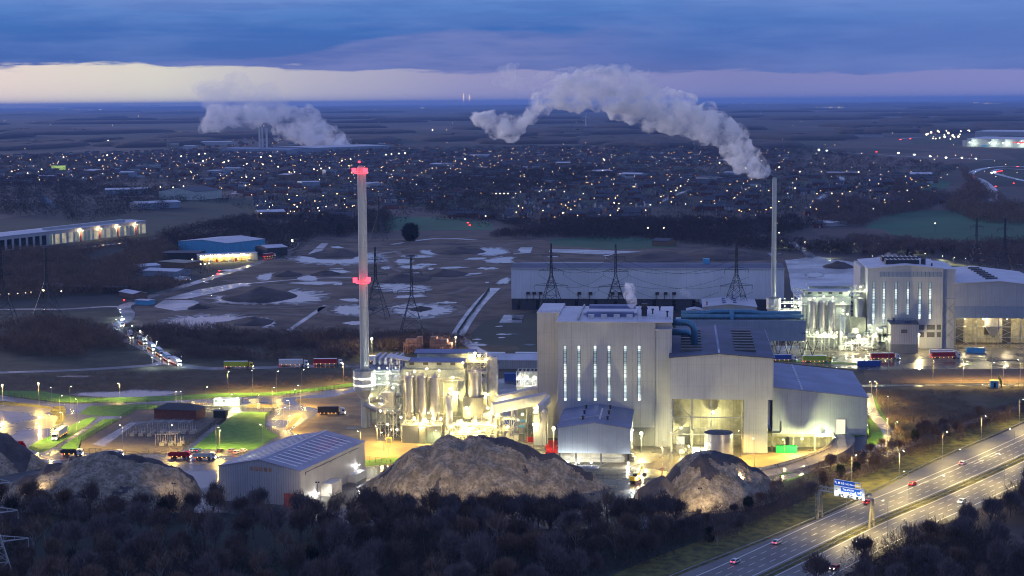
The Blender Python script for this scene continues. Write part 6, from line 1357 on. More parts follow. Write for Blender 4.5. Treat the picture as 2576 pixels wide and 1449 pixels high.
# ------------------------------------------------------------------ left site
def hip_house(name, label, cat, px, w, d, h, hr, rz, wall, roof):
    t = thing(name, label, cat, px, rz); b = MB(); b.box(0, w, 0, d, 0, h); b.build('wall', M[wall], t)
    b = MB(); o = .4; e = d * .42; b.add([(-o, -o, h + .01), (w + o, -o, h + .01), (w + o, d + o, h + .01), (-o, d + o, h + .01), (e, d / 2, hr), (w - e, d / 2, hr)], [(0, 1, 5, 4), (1, 2, 5), (2, 3, 4, 5), (3, 0, 4), (3, 2, 1, 0)]); b.build('roof', M[roof], t); return t
p0 = G(388, 1054); p1 = G(494, 1058); hip_house('substation_house', 'red brick house with dark hipped roof at the back of the substation', 'substation building', p0, (p1 - p0).length, 11, 4.8, 7.2, math.atan2((p1 - p0).y, (p1 - p0).x), 'brick', 'tile')
# outdoor switchgear
def switch_bay(px, label, n=3, L=12):
    t = thing('switchgear', label, 'switchgear', G(*px), math.radians(-6), 'switchgear frames of the substation')
    b = MB()
    for i in range(n):
        y = i * 3.4
        for x in (0, L / 2, L): b.bar((x, y, 0), (x, y, 5.2), .12); b.bar((x, y, 5.2), (x, y + 2.8, 5.2), .1)
        b.bar((0, y, 5.2), (L, y, 5.2), .11); b.bar((0, y + .9, 5.6), (L, y + .9, 5.6), .07)
    b.build('busbar_frame', M['steel'], t)
    for i in range(n * 2):
        b = MB(); x, y = 1.5 + (i % n) * 4, (i // n) * 4; b.box(x, x + 2.2, y, y + 1.2, 0, 1.5); b.cyl(x + .5, y + .6, 1.5, 3.6, .22, 8, .12); b.cyl(x + 1.6, y + .6, 1.5, 3.6, .22, 8, .12); b.build('breaker', M['steel'], t)
for px, lb in (((318, 1098), 'grey switchgear frame at the left rear of the substation'), ((372, 1092), 'grey switchgear frame in front of the brick house, left'), ((425, 1092), 'grey switchgear frame in front of the brick house, right'), ((392, 1122), 'grey switchgear frame at the near right of the substation')): switch_bay(px, lb, 3, 9)
t = thing('kiosk', 'dark green kiosk at the rear right corner of the substation', 'kiosk', G(537, 1052), -.1); b = MB(); b.box(0, 6, 0, 3, 0, 3.6); b.build('wall', M['fence'], t); b = MB(); b.box(-.2, 6.2, -.2, 3.2, 3.61, 3.8); b.build('roof', M['roof_dark'], t)
# gatehouse
v = UV(560, 1021)[1]; a, zt_ = F(537, 1008, v); c, _ = F(601, 1008, v)
t = pthing('gatehouse', 'pale green gatehouse with two windows under the floodlights', 'gatehouse', a, v); b = MB(); b.box(0, c - a, 0, 5, .5, zt_ + .6); b.build('wall', M['mint'], t)
b = MB(); b.box(-.3, c - a + .3, -.4, 5.3, zt_ + .61, zt_ + .85); b.build('roof', M['white'], t)
for x in (.6, 4.2, 9.6): b = MB(); b.box(x, x + 1.9, -.06, -.01, 1.9, 3.1); b.build('window', M['glass'], t)
b = MB(); b.box(-1.5, c - a + 8, -3, -.3, .1, .5); b.rail([(-1.5, -3, .5), (c - a + 8, -3, .5)], 1, .05); b.build('platform', M['conc'], t)
for k, x in enumerate((3.2, 10.2, 12.6)): flood(WP(a + x, v - .8, zt_ + 1.4), 3600, 'floodlight on the gatehouse roof, %s of three' % ORD[k], (.95, 1, .6), .36)
def weigh(px, label):
    t = pthing('weighbridge', label, 'weighbridge', *UV(*px)); b = MB(); b.box(0, 15, 0, 3, 0, .25); b.build('deck', M['steel'], t); b = MB(); b.rail([(0, 0, .2), (15, 0, .2)], 1, .06); b.rail([(0, 3, .2), (15, 3, .2)], 1, .06); b.build('railing', M['yellow'], t)
    b = MB(); b.box(6, 7.2, -2, -.8, 0, 2.6); b.build('cabinet', M['steel_pale'], t)
weigh((455, 1022), 'weighbridge with yellow rails left of the gatehouse'); weigh((620, 1026), 'weighbridge with yellow rails right of the gatehouse')
# big shed, left foreground
V_ = lambda X, Y: (440.2 + .21706 * X, 974.8 + .21706 * Y)
hs = 13.2
c0, c1, c2 = G(*V_(505, 912), hs), G(*V_(1452, 975), hs), G(*V_(2042, 622), hs)
ex, ey = (c1 - c0), (c2 - c1); Wd, Ln = ex.length, ey.length; rz = math.atan2(ex.y, ex.x)
t = thing('storage_shed', 'big white corrugated shed with rows of pale roof lights at the edge of the wood', 'storage shed', (c0.x, c0.y, 0), rz)
sh = 16.6
b = MB(); b.prism([(0, 0), (Wd, 0), (Wd, hs), (Wd / 2, sh), (0, hs)], 'y', 0, Ln); b.build('wall', M['clad_white'], t)
b = MB()
for (x0, za, x1, zb) in ((-.3, hs, Wd / 2, sh), (Wd / 2, sh, Wd + .3, hs)): b.prism([(x0, za + .02), (x1, zb + .02), (x1, zb + .3), (x0, za + .3)], 'y', -.3, Ln + .3)
rf = b.build('roof', M['roof_shed'], t)
def on_roof(b, xa, xb, ya, yb, lift):
    za, zb = [hs + (sh - hs) * (1 - abs(x - Wd / 2) / (Wd / 2)) + .31 + lift for x in (xa, xb)]
    b.add([(xa, ya, za), (xb, ya, zb), (xb, yb, zb), (xa, yb, za), (xa, ya, za - .1), (xb, ya, zb - .1), (xb, yb, zb - .1), (xa, yb, za - .1)], [(0, 1, 2, 3), (0, 4, 5, 1), (1, 5, 6, 2), (2, 6, 7, 3), (3, 7, 4, 0)])
for s, (xa, xb) in enumerate(((Wd * .12, Wd * .44), (Wd * .58, Wd * .90))):
    b = MB(); on_roof(b, xa, xb, Ln * .14, Ln * .92, .03); b.build('dark_roof_panel', M['solar'], rf)
    for k in range(13): y = Ln * .06 + k * Ln * .068; b = MB(); on_roof(b, xa - .5, xb + .5, y, y + 1.15, .09); b.build('roof_light', M['rooflight'], rf)
b = MB(); b.prism([(Wd / 2 - .5, sh + .28), (Wd / 2 + .5, sh + .28), (Wd / 2, sh + .6)], 'y', -.4, Ln + .4); b.build('ridge_cap', M['roof_light'], rf)
for k in range(5): b = MB(); x = Wd * .395 + k * Wd * .056; b.box(x, x + Wd * .036, -.12, -.02, hs - .9, hs + .7); b.build('vent', M['rust'], t)
b = MB(); b.bar((Wd + .15, 4, hs - 1.2), (Wd + .15, Ln - 6, hs - 1.2), .12); [b.bar((Wd + .15, y, hs - 1.2), (Wd + .15, y, hs - 2.2), .1) for y in (4, Ln * .45, Ln * .75)]; b.build('conduit', M['steel_dark'], t)
b = MB(); b.box(Wd, Wd + 4.5, Ln * .30, Ln * .45, 0, 5); b.build('lean_to', M['steel_pale'], t); MB().box(Wd, Wd + 3.2, Ln * .72, Ln * .9, 0, 3.2).build('lean_to', M['steel_pale'], t)
M['rededge'] = mat('red_stained_cladding', (.40, .10, .09), .6, seams=[(1.0, .42, .32, 'h')], scale=.4, var=.35)
b = MB(); b.box(Wd - 7, Wd - .1, -.05, -.01, 0, 4.6); b.build('lower_wall_panel', M['rededge'], t)
wpos = t.matrix_basis @ Vector((Wd + 1.2, Ln * .22, 2.2)); flood(wpos, 900, 'small bright wall light low on the end of the big shed', (1, .95, .8), .2)
wpos = t.matrix_basis @ Vector((Wd + 1.2, Ln * .86, 5.5)); flood(wpos, 350, 'bulkhead light high on the flank of the big shed', (1, .95, .9), .2)
# fences
def fence(label, px, h=2.4, step=2.5, world=None, mesh_m='fence', closed=False):
    P = world or [G(*p) for p in px]; t = thing('fence', label, 'fence', (0, 0, 0), 0, 'mesh fences of the site'); b = MB(); r = MB()
    for a, c in zip(P, P[1:]):
        L = (c - a).length; n = max(1, int(L / step))
        for k in range(n): p = a.lerp(c, k / n); b.bar(p, p + Vector((0, 0, h)), .07)
        for z in (h * .98, h * .5, .15): r.bar(a + Vector((0, 0, z)), c + Vector((0, 0, z)), .035)
        m = int(L / .5)
        for k in range(m): p = a.lerp(c, k / m); r.bar(p, p + Vector((0, 0, h)), .022, 3, cap=False)
    tag(b.build('post', M[mesh_m], t), kind='stuff'); r.build('mesh', M[mesh_m], t); return t
fence('dark green fence along the left side of the substation', [(198, 1140), (205, 1112), (345, 1031)]); fence('dark green fence along the right side of the substation', [(462, 1130), (575, 1043)]); fence('fence along the front of the substation', [(196, 1141), (330, 1143), (462, 1142)]); fence('fence along the back of the substation', [(345, 1031), (450, 1031), (575, 1043)])
fence('fence from the weighbridges past the round lawn', [(370, 1017), (450, 1026), (545, 1033), (690, 1036)]); fence('fence curling round the right edge of the green lawn', [(690, 1036), (668, 1055), (668, 1080), (705, 1098)])
fence('fence between the car park and the long pond', [(20, 998), (140, 1014), (330, 1018), (520, 1010), (700, 1000), (880, 975)]); fence('low fence in front of the parked tippers', [(500, 1147), (600, 1150), (705, 1152)]); fence('fence below the big shed beside the ash heap', [(884, 1158), (960, 1166), (1030, 1178)])
fence('fence at the tip of the grass strips', [(75, 1136), (110, 1144), (196, 1141)]); fence('dark fence behind the white lorry', [(130, 1090), (152, 1078), (160, 1072)]); fence('fence under the small raised hall and the excavator', [(1400, 1199), (1500, 1203), (1640, 1206), (1700, 1204)])
fence('long fence beside the path through the scrub', [(2270, 1105), (2420, 1060), (2640, 1003)], 3.0); fence('green gate fence beside the blue kiosk', [(2511, 952), (2520, 975), (2590, 976)], 3.4)
fence('post fence along the road behind the scrub', [(2170, 968), (2380, 966), (2495, 965)], 2.4, 12); fence('fence beside the warehouse track', [(1150, 842), (1178, 800), (1232, 728)], 2.2)
t = thing('kiosk', 'blue kiosk with pale roof beside the green gate', 'kiosk', G(2492, 975), -.1); b = MB(); b.box(0, 4, 0, 3, 0, 3.4); b.build('wall', M['cyan'], t); b = MB(); b.box(-.4, 4.4, -.4, 3.4, 3.41, 3.6); b.build('roof', M['yellow'], t); b = MB(); b.box(1.5, 2.6, -.06, -.01, .1, 2.4); b.build('door', M['glass'], t)
# ------------------------------------------------------------------ ramp up to the long shed
def ramp():
    C = [(1700, 1212, 0), (1820, 1200, 0), (1920, 1190, .3), (2000, 1172, 1.2), (2060, 1152, 2.6), (2105, 1130, 4.6), (2125, 1108, 6.4), (2121, 1095, 7.6)]
    S_ = spline(C, 6); P = [G(p.x, p.y, max(0, p.z)) for p in S_]; w = 8.5; L, R = [], []
    for i, p in enumerate(P):
        d = P[min(i + 1, len(P) - 1)] - P[max(i - 1, 0)]; d.z = 0; d.normalize(); n = Vector((-d.y, d.x, 0)); L.append(p + n * w / 2); R.append(p - n * w / 2)
    for l_ in (L, R):
        for q in l_: q.z = max(.16, q.z + .16)
    b = MB()
    for i in range(len(P) - 1):
        q = [L[i], R[i], R[i + 1], L[i + 1]]; b.add(q, [(0, 1, 2, 3)]); g = [Vector((v.x, v.y, -.1)) for v in q]; b.add([q[1], q[2], g[2], g[1]], [(0, 3, 2, 1)]); b.add([q[0], q[3], g[3], g[0]], [(0, 1, 2, 3)])
    struct(b.build('ramp', M['apron']))
    for k, (side, nm, lb) in enumerate(((L, 'parapet_wall', 'pale concrete parapet curving along the inner side of the ramp'), )):
        b = MB()
        for i in range(len(side) - 1):
            a, c = side[i], side[i + 1]; d = (c - a); n = Vector((-d.y, d.x, 0)).normalized() * .2
            vs = [a - n, a + n, c + n, c - n]; lo = [Vector((v.x, v.y, 0)) for v in vs]; b.add(lo + [v + Vector((0, 0, 1.3)) for v in vs], [(4, 5, 6, 7), (0, 1, 5, 4), (1, 2, 6, 5), (2, 3, 7, 6), (3, 0, 4, 7)])
        tag(b.build(nm, M['conc'], None), lb, 'wall')
    t = thing('crash_barrier', 'steel crash barrier on the ramp beside the parapet', 'crash barrier', (0, 0, 0)); b = MB(); ps = MB()
    for a, c in zip(L, L[1:]): b.bar(a.lerp(R[L.index(a)], .12) + Vector((0, 0, .8)), c.lerp(R[L.index(c)], .12) + Vector((0, 0, .8)), .14); q = a.lerp(R[L.index(a)], .12); ps.bar(q, q + Vector((0, 0, .8)), .07)
    b.build('rail', M['steel'], t); ps.build('post', M['steel'], t)
    # grass bank that carries the end of the shed
    b = MB(); prof = [(2010, 1178, 0), (2060, 1158, 1.0), (2110, 1135, 2.4), (2150, 1110, 4), (2186, 1095, 5.5)]
    out = []
    for x, y, z in prof: out.append(G(x, y, 0))
    inn = [G(x, y, z) for x, y, z in ((2040, 1152, 2.4), (2085, 1138, 3.2), (2128, 1112, 6.2), (2140, 1098, 7.4), (2186, 1094, 7.5))]
    b.add(out + inn, [(i, i + 1, 6 + i, 5 + i) for i in range(4)]); 
    e = [WP(su0 + sw + 9, vs_ - 6, 0), WP(su0 + sw + 9, vs_ + DS, 0), WP(su0 + sw, vs_ + DS, 7.5)]
    b.add([out[4], inn[4], e[2], e[1], e[0]], [(0, 4, 3, 2, 1)])
    b.add([inn[3], inn[4], WP(su0 + sw, vs_ - .2, 7.55), WP(su0 + sw - 13, vs_ - .2, 7.55)], [(0, 1, 2, 3)])
    struct(b.build('grass_bank', M['grass_lit']))
ramp()
flood(WP(su0 + 21.5, vs_ - .8, 8.0), 3200, 'bright floodlight on the beam under the long shed', (1, .9, .5), .5)
flood(WP(hu0 + 18.5, vh + 13, 15.6), 3600, 'bright floodlight hanging high in the open bay', (1, .92, .45), .6)
flood(WP(hu0 + 4.6, vh + 13, 8.6), 2800, 'bright floodlight low at the left in the open bay', (1, .92, .45), .5)
flood(WP(hu0 + 8, vh - 14, 5.5), 10000, 'low floodlight lighting the steel tank', (1, .92, .4), .3)
flood(WP(hu0 + 22, vh - 14, 5.5), 13000, 'low floodlight on the sandy ground beside the steel tank', (1, .92, .4), .3)
flood(WP(su0 + 12, vs_ - 10, 7.5), 15000, 'floodlight over the sandy corner by the green container', (1, .92, .35), .3)
flood(WP(mu1 + .8, vm + 1, mzb + 10), 2500, 'floodlight on the right corner of the small raised hall', (1, 1, .85), .42)
PF = sorted([(1820, 745, 784), (1490, 865, 762), (1910, 785, 776), (1750, 910, 757), (2210, 875, 752), (2080, 935, 754), (2035, 995, 752), (2200, 1040, 752), (1390, 705, 766), (1715, 725, 775), (660, 1040, 752), (490, 740, 792), (1090, 920, 758), (1470, 1060, 752), (1590, 1000, 754), (1340, 1060, 752), (1440, 1000, 754), (1010, 1035, 753), (1560, 345, 780), (1580, 290, 780), (1800, 1060, 752), (1560, 1080, 750)])
for i, (X, Y, v) in enumerate(PF):
    p = onv(X, Y, v); p.z = max(p.z, 2.5); flood(p, 2300, 'floodlight glaring among the near plant pipework, number %d counted from the left' % (i + 1), (1, .76, .27), .36 + .1 * (i % 3), group='pipework floodlights')
# ------------------------------------------------------------------ vehicles
def wheels(t, xs, w, r=.5, name='wheel'):
    for x in xs:
        for s in (-1, 1):
            b = MB(); y = s * (w / 2 - .16); n = 12; ring = [(x + r * math.cos(6.2832 * i / n), r + .02 + r * math.sin(6.2832 * i / n)) for i in range(n)]
            b.prism(ring, 'y', y - .16, y + .16); wo = b.build(name, M['tyre'], t)
            b = MB(); ring = [(x + r * .5 * math.cos(6.2832 * i / n), r + .02 + r * .5 * math.sin(6.2832 * i / n)) for i in range(n)]; b.prism(ring, 'y', y + s * .165, y + s * .18); b.build('rim', M['steel'], wo)
def cab(t, x, w, m_, h=3.3):           # front of the vehicle towards +x
    b = MB(); b.prism([(x, .9), (x + 2.2, .7), (x + 2.3, 1.9), (x + 2.05, h - .25), (x + 1.7, h), (x, h + .25)], 'y', -w / 2, w / 2); c = b.build('cab', M[m_], t)
    b = MB(); b.add([(x + 2.31, -w / 2 + .15, 1.95), (x + 2.31, w / 2 - .15, 1.95), (x + 2.10, w / 2 - .15, h - .45), (x + 2.10, -w / 2 + .15, h - .45)], [(0, 1, 2, 3)]); b.box(x + .9, x + 1.8, -w / 2 - .03, -w / 2 - .005, 2.0, h - .6); b.box(x + .9, x + 1.8, w / 2 + .005, w / 2 + .03, 2.0, h - .6); b.build('windscreen', M['glass'], c)
    for s in (-1, 1): b = MB(); b.box(x + 2.26, x + 2.36, s * (w / 2 - .3) - .22, s * (w / 2 - .3) + .22, .85, 1.15); b.build('headlight', M['head'], c)
def markers(t, x0, x1, w, n=5, z=1.05, rear=True):
    for s in (-1, 1):
        for k in range(n): b = MB(); x = x0 + (x1 - x0) * (k + .5) / n; b.box(x - .13, x + .13, s * w / 2 - (.06 if s < 0 else -.01), s * w / 2 + (.06 if s > 0 else -.01), z - .1, z + .1); b.build('side_marker', M['amber'], t)
    if rear:
        for s in (-1, 1): b = MB(); b.box(x0 - .1, x0 - .03, s * (w / 2 - .4) - .25, s * (w / 2 - .4) + .25, .8, 1.1); b.build('tail_light', M['tail'], t)
def artic(label, cabm, trm, loc, rz, group=None, topm='white', L=13.4):
    t = thing('articulated_lorry', label, 'lorry', loc, rz, group); w = 2.55
    b = MB(); b.box(-L, 0, -w / 2, w / 2, 1.25, 3.95); tr = b.build('trailer', M[trm], t)
    b = MB(); b.box(-L - .04, .04, -w / 2 - .04, w / 2 + .04, 3.96, 4.06); b.box(-L - .03, .03, -w / 2 - .03, -w / 2 - .005, 1.15, 1.32); b.build('trailer_roof', M[topm], tr)
    b = MB(); b.box(-L + .2, 2.2, -.45, .45, .75, 1.24); b.build('chassis', M['steel_dark'], t)
    cab(t, .9, 2.45, cabm); wheels(t, (2.4, -.3, -L + 1.6, -L + 2.9, -L + 4.2), w); markers(t, -L + .3, -.3, w); return t
def tipper(label, cabm, bm, loc, rz, group=None):
    t = thing('tipper_lorry', label, 'lorry', loc, rz, group); w = 2.5; b = MB()
    b.prism([(-6.6, 1.3), (-.1, 1.3), (.1, 2.7), (-6.9, 2.7)], 'y', -w / 2, -w / 2 + .1); b.prism([(-6.6, 1.3), (-.1, 1.3), (.1, 2.7), (-6.9, 2.7)], 'y', w / 2 - .1, w / 2); b.box(-6.6, -.1, -w / 2 + .11, w / 2 - .11, 1.3, 1.5)
    b.box(-.12, .08, -w / 2 + .11, w / 2 - .11, 1.51, 2.9); b.box(-6.85, -6.7, -w / 2 + .11, w / 2 - .11, 1.51, 2.6)
    for k in range(7): x = -6.2 + k * .95; b.box(x, x + .12, -w / 2 - .06, -w / 2 - .01, 1.4, 2.7); b.box(x, x + .12, w / 2 + .01, w / 2 + .06, 1.4, 2.7)
    b.build('tipper_body', M[bm], t); b = MB(); b.box(-6.5, 2, -.45, .45, .75, 1.25); b.build('chassis', M['steel_dark'], t)
    cab(t, .2, 2.4, cabm, 3.0); wheels(t, (1.6, -.2, -4.0, -5.3), w); markers(t, -6, -.2, w, 3, 1.15); return t
def car(label, m_, loc, rz, group=None, head=False):
    t = thing('parked_car' if not head else 'car', label, 'car', loc, rz, group); b = MB()
    b.prism([(-2.15, .35), (2.1, .35), (2.15, .75), (1.35, .92), (.7, 1.42), (-1.2, 1.46), (-2.05, .98)], 'y', -.88, .88); b.build('body', M[m_], t)
    b = MB(); b.add([(1.38, -.72, .95), (1.38, .72, .95), (.76, .66, 1.40), (.76, -.66, 1.40)], [(0, 1, 2, 3)]); b.add([(-2.0, -.7, 1.02), (-2.0, .7, 1.02), (-1.28, .64, 1.43), (-1.28, -.64, 1.43)], [(3, 2, 1, 0)])
    for s in (-1, 1): b.prism([(-1.5, .95), (1.0, .95), (.6, 1.34), (-1.15, 1.36)], 'y', min(s * .885, s * .9), max(s * .885, s * .9))
    b.build('glazing', M['glass'], t); wheels(t, (1.35, -1.35), 1.78, .32)
    for s in (-1, 1):
        b = MB(); b.box(2.08, 2.17, s * .6 - .16, s * .6 + .16, .58, .74); b.build('headlight', M['head'] if head else M['steel_pale'], t)
        b = MB(); b.box(-2.2, -2.1, s * .62 - .15, s * .62 + .15, .72, .88); b.build('tail_light', M['tail'], t)
    return t
def hdg(a, c): d = G(*c) - G(*a); return math.atan2(d.y, d.x)
GQ = 'lorries queueing on the access road'
for lb, cm, tm, p, q in [('white lorry with blazing headlamps at the far bend of the queue road', 'white', 'white', (304, 838), (308, 822)), ('grey cabbed lorry facing us behind the blazing one in the queue', 'white', 'white', (333, 846), (320, 838)),
        ('white trailer lorry third in the queue with red tail glow', 'white', 'white', (340, 852), (365, 868)), ('white lorry in the middle of the queue', 'white', 'white', (362, 866), (388, 884)), ('dark green curtain lorry in the queue', 'white', 'teal', (384, 880), (408, 898)),
        ('blue curtain lorry in the queue', 'white', 'cyan', (404, 895), (428, 912)), ('pale bulk lorry last in the queue nearest the junction', 'white', 'white', (424, 908), (452, 922))]:
    if 'blazing headlamps' in lb: artic(lb, cm, tm, G(*q), hdg(q, p), GQ)
    elif 'facing us' in lb: artic(lb, cm, tm, G(330, 852), hdg((322, 842), (336, 858)), GQ)
    else: r_ = hdg(p, q); c = G(*q); artic(lb, cm, tm, c - Vector((math.cos(r_), math.sin(r_), 0)) * 3.2, r_, GQ)
GS = 'lorries on the plant roads'
artic('lime green curtain lorry on the road beyond the spoil heaps, left of the white one', 'yellow', 'lime', G(623, 926), math.radians(-1), GS)
artic('white trailer lorry driving on the road in front of the dark thicket', 'white', 'white', G(761, 921), 0, GS); artic('red and white trailer lorry left of the tall chimney', 'white', 'red', G(848, 919), 0, GS); artic('white lorry seen past the right side of the tall chimney', 'white', 'white', G(973, 912), 0, GS)
artic('dark grey trailer lorry under the raised gallery', 'white', 'bluec', G(1990, 909), 0, GS); artic('lime cabbed lorry with a dirty green trailer at the weighing cabin', 'yellow', 'lime', G(2078, 912), 0, GS)
artic('bright red trailer lorry in front of the white switch block', 'white', 'red', G(2249, 905), 0, GS); artic('red trailer lorry beside the open hall, nearer of two', 'white', 'red', G(2402, 902), 0, GS); artic('white topped trailer lorry behind the red one by the open hall', 'white', 'white', G(2396, 896), 0, GS)
artic('white lorry facing us with bright headlamps beside the grass strip', 'white', 'white', G(142, 1106), hdg((190, 1075), (140, 1108)), GS); artic('white cab with flatbed trailer on the sandy ground left of the tall chimney', 'white', 'steel_dark', G(852, 1043), 0, GS, 'steel_dark', 10)
GT = 'tipper lorries in the ash yard'
tipper('black bodied tipper with white cab at the grass strip', 'white', 'steel_dark', G(194, 1147), -.03, GT); tipper('bright red tipper before the green lawn', 'red', 'red', G(465, 1154), -.05, GT); tipper('pale grey tipper right of the red one', 'white', 'steel_pale', G(528, 1156), -.05, GT); tipper('white tipper half hidden behind the low tan heap', 'white', 'white', G(295, 1150), -.03, GT)
tipper('blue bodied tipper being loaded at the brown heap', 'white', 'bluec', G(55, 1166), math.pi, GT); tipper('tipper seen from behind with glowing red lights near the left car park', 'red', 'red', G(52, 1128), 2.0, GT)
for lb, m_, x, y in (('light blue hatchback, leftmost of the parked cars', 'cyan', 486, 1136), ('dark blue car beside the light blue one', 'bluec', 499, 1136), ('dark car with yellow plate by the short lamp', 'steel_dark', 554, 1137), ('silver car in the middle of the parking row', 'silo', 583, 1136), ('white van-like car at the right of the parking row', 'white', 612, 1137), ('white car parked just behind the lawn fence', 'white', 596, 1141)): car(lb, m_, G(x, y), math.radians(70), 'cars parked before the green lawn')
def oncar(name_, idx, off, lb, m_, fwd=True, cls='car'):
    p = RS[idx]; d = (RS[min(idx + 1, 799)] - p).normalized(); n = Vector((-d.y, d.x, 0)); c = p + n * off; c.z = .15; rz = math.atan2(d.y, d.x) + (0 if fwd else math.pi)
    return car(lb, m_, c, rz, 'cars on the motorway', head=True)
def near_idx(px): g = G(*px); return min(range(len(RS)), key=lambda i: (RS[i] - g).length)
for px, off, lb, m_, fw in (((1870, 1420), 13, 'white car with red tail lights at the lower end of the motorway', 'white', True), ((1965, 1370), 13, 'white car with red tail lights on the motorway below the sign gantry', 'white', True), ((2200, 1270), 13.2, 'red car just passing under the sign gantry', 'red', True), ((2297, 1222), 13.4, 'red car on the motorway beyond the sign gantry', 'red', True), ((2410, 1168), 13.3, 'white car on the middle of the motorway', 'white', True), ((2566, 1090), 13.4, 'white car at the far right end of the motorway', 'white', True),
        ((2165, 1365), -10, 'grey car coming towards us on the near carriageway', 'silo', False), ((2420, 1265), -14, 'pale car on the near carriageway partly behind trees', 'white', False), ((2080, 1430), -17, 'red car on the near carriageway behind the bare trees', 'red', False)):
    oncar('car', near_idx(px), off, lb, m_, fw)
# excavator, drilling rig, loading shovel
def excavator(loc, rz, label, m_='yellow', s=1.0):
    t = thing('excavator', label, 'excavator', loc, rz); t.scale = (s,) * 3
    for sy in (-1, 1): b = MB(); b.prism([(-2, .2), (-1.6, 0.02), (1.6, .02), (2, .2), (2, .7), (1.6, .95), (-1.6, .95), (-2, .7)], 'y', sy * 1.2 - .3, sy * 1.2 + .3); b.build('track', M['steel_dark'], t)
    b = MB(); b.box(-2.2, 1.4, -1.3, 1.3, 1.1, 2.2); b.box(-2.3, -1.2, -1.3, 1.3, 2.21, 2.7); b.build('house', M[m_], t)
    b = MB(); b.box(.2, 1.6, .3, 1.3, 2.21, 3.3); b.build('cab', M['glass'], t)
    b = MB(); b.prism([(1.2, 1.6), (1.7, 1.5), (4.6, 5.6), (4.2, 6.1), (3.7, 5.7)], 'y', -.35, .0); b.build('boom', M[m_], t)
    b = MB(); b.prism([(4.0, 6.2), (4.7, 6.0), (6.2, 2.8), (5.9, 2.6)], 'y', -.33, -.02); b.build('stick', M[m_], t)
    b = MB(); b.prism([(5.7, 2.9), (6.5, 2.9), (6.7, 2.0), (6.1, 1.4), (5.3, 1.9)], 'y', -.75, .4); b.build('bucket', M['steel_dark'], t); return t
excavator(G(1598, 1214), .9, 'yellow excavator with raised arm between the two big heaps'); 
t = thing('drilling_rig', 'dark screening rig with an upright mast and blue drum between the heaps', 'rig', G(1657, 1262), 0); b = MB(); b.box(-2, 2, -1.5, 1.5, .2, 2.4); b.build('body', M['bluec'], t); b = MB(); b.box(1.0, 1.6, -.3, .3, 2.41, 12); b.box(.8, 1.8, -.4, .4, 12, 13); b.build('mast', M['rust'], t); b = MB(); b.cyl(-1, 0, 2.41, 3.8, .9, 14); b.build('drum', M['orange'], t)
t = thing('screening_plant', 'dark green screening machine with a lamp in front of the small grey heap', 'screening machine', G(1622, 1262), 0); b = MB(); b.box(-2.5, 2.5, -1.5, 1.5, .8, 3.6); b.prism([(-2.5, 3.6), (2.5, 3.6), (3, 4.8), (-3, 4.8)], 'y', -1.6, 1.6); b.build('body', M['steel_dark'], t); b = MB(); b.prism([(2.5, 3), (6, 5.5), (6, 5.9), (2.5, 3.5)], 'y', -.5, .5); b.build('conveyor_arm', M['steel'], t)
flood(G(1616, 1262) + Vector((0, -2, 3.2)), 2500, 'cool work light on the screening machine between the heaps', (.8, 1, .9), .25)
flood(G(1598, 1214) + Vector((1, -1, 2.6)), 1200, 'orange work light on the yellow excavator', (1, .5, .3), .25)
t = thing('wheel_loader', 'loading shovel with lights beside the brown heap at the left edge', 'wheel loader', G(25, 1148), .3); b = MB(); b.box(-3, .5, -1.2, 1.2, 1.1, 2.5); b.build('body', M['orange'], t); b = MB(); b.box(-1, .6, -.9, .9, 2.51, 3.7); b.build('cab', M['glass'], t); b = MB(); b.prism([(.5, 1.4), (3, .9), (3, 1.3), (.5, 2)], 'y', -.9, .9); b.prism([(3, .2), (4, .2), (3.9, .5), (3.2, 1.6), (3, 1.6)], 'y', -1.4, 1.4); b.build('bucket', M['steel'], t); wheels(t, (-2, 1.2), 2.6, .8)
flood(G(25, 1148) + Vector((0, -1, 3.8)), 1600, 'headlamp glow of the loading shovel at the left', (1, .9, .7), .25)
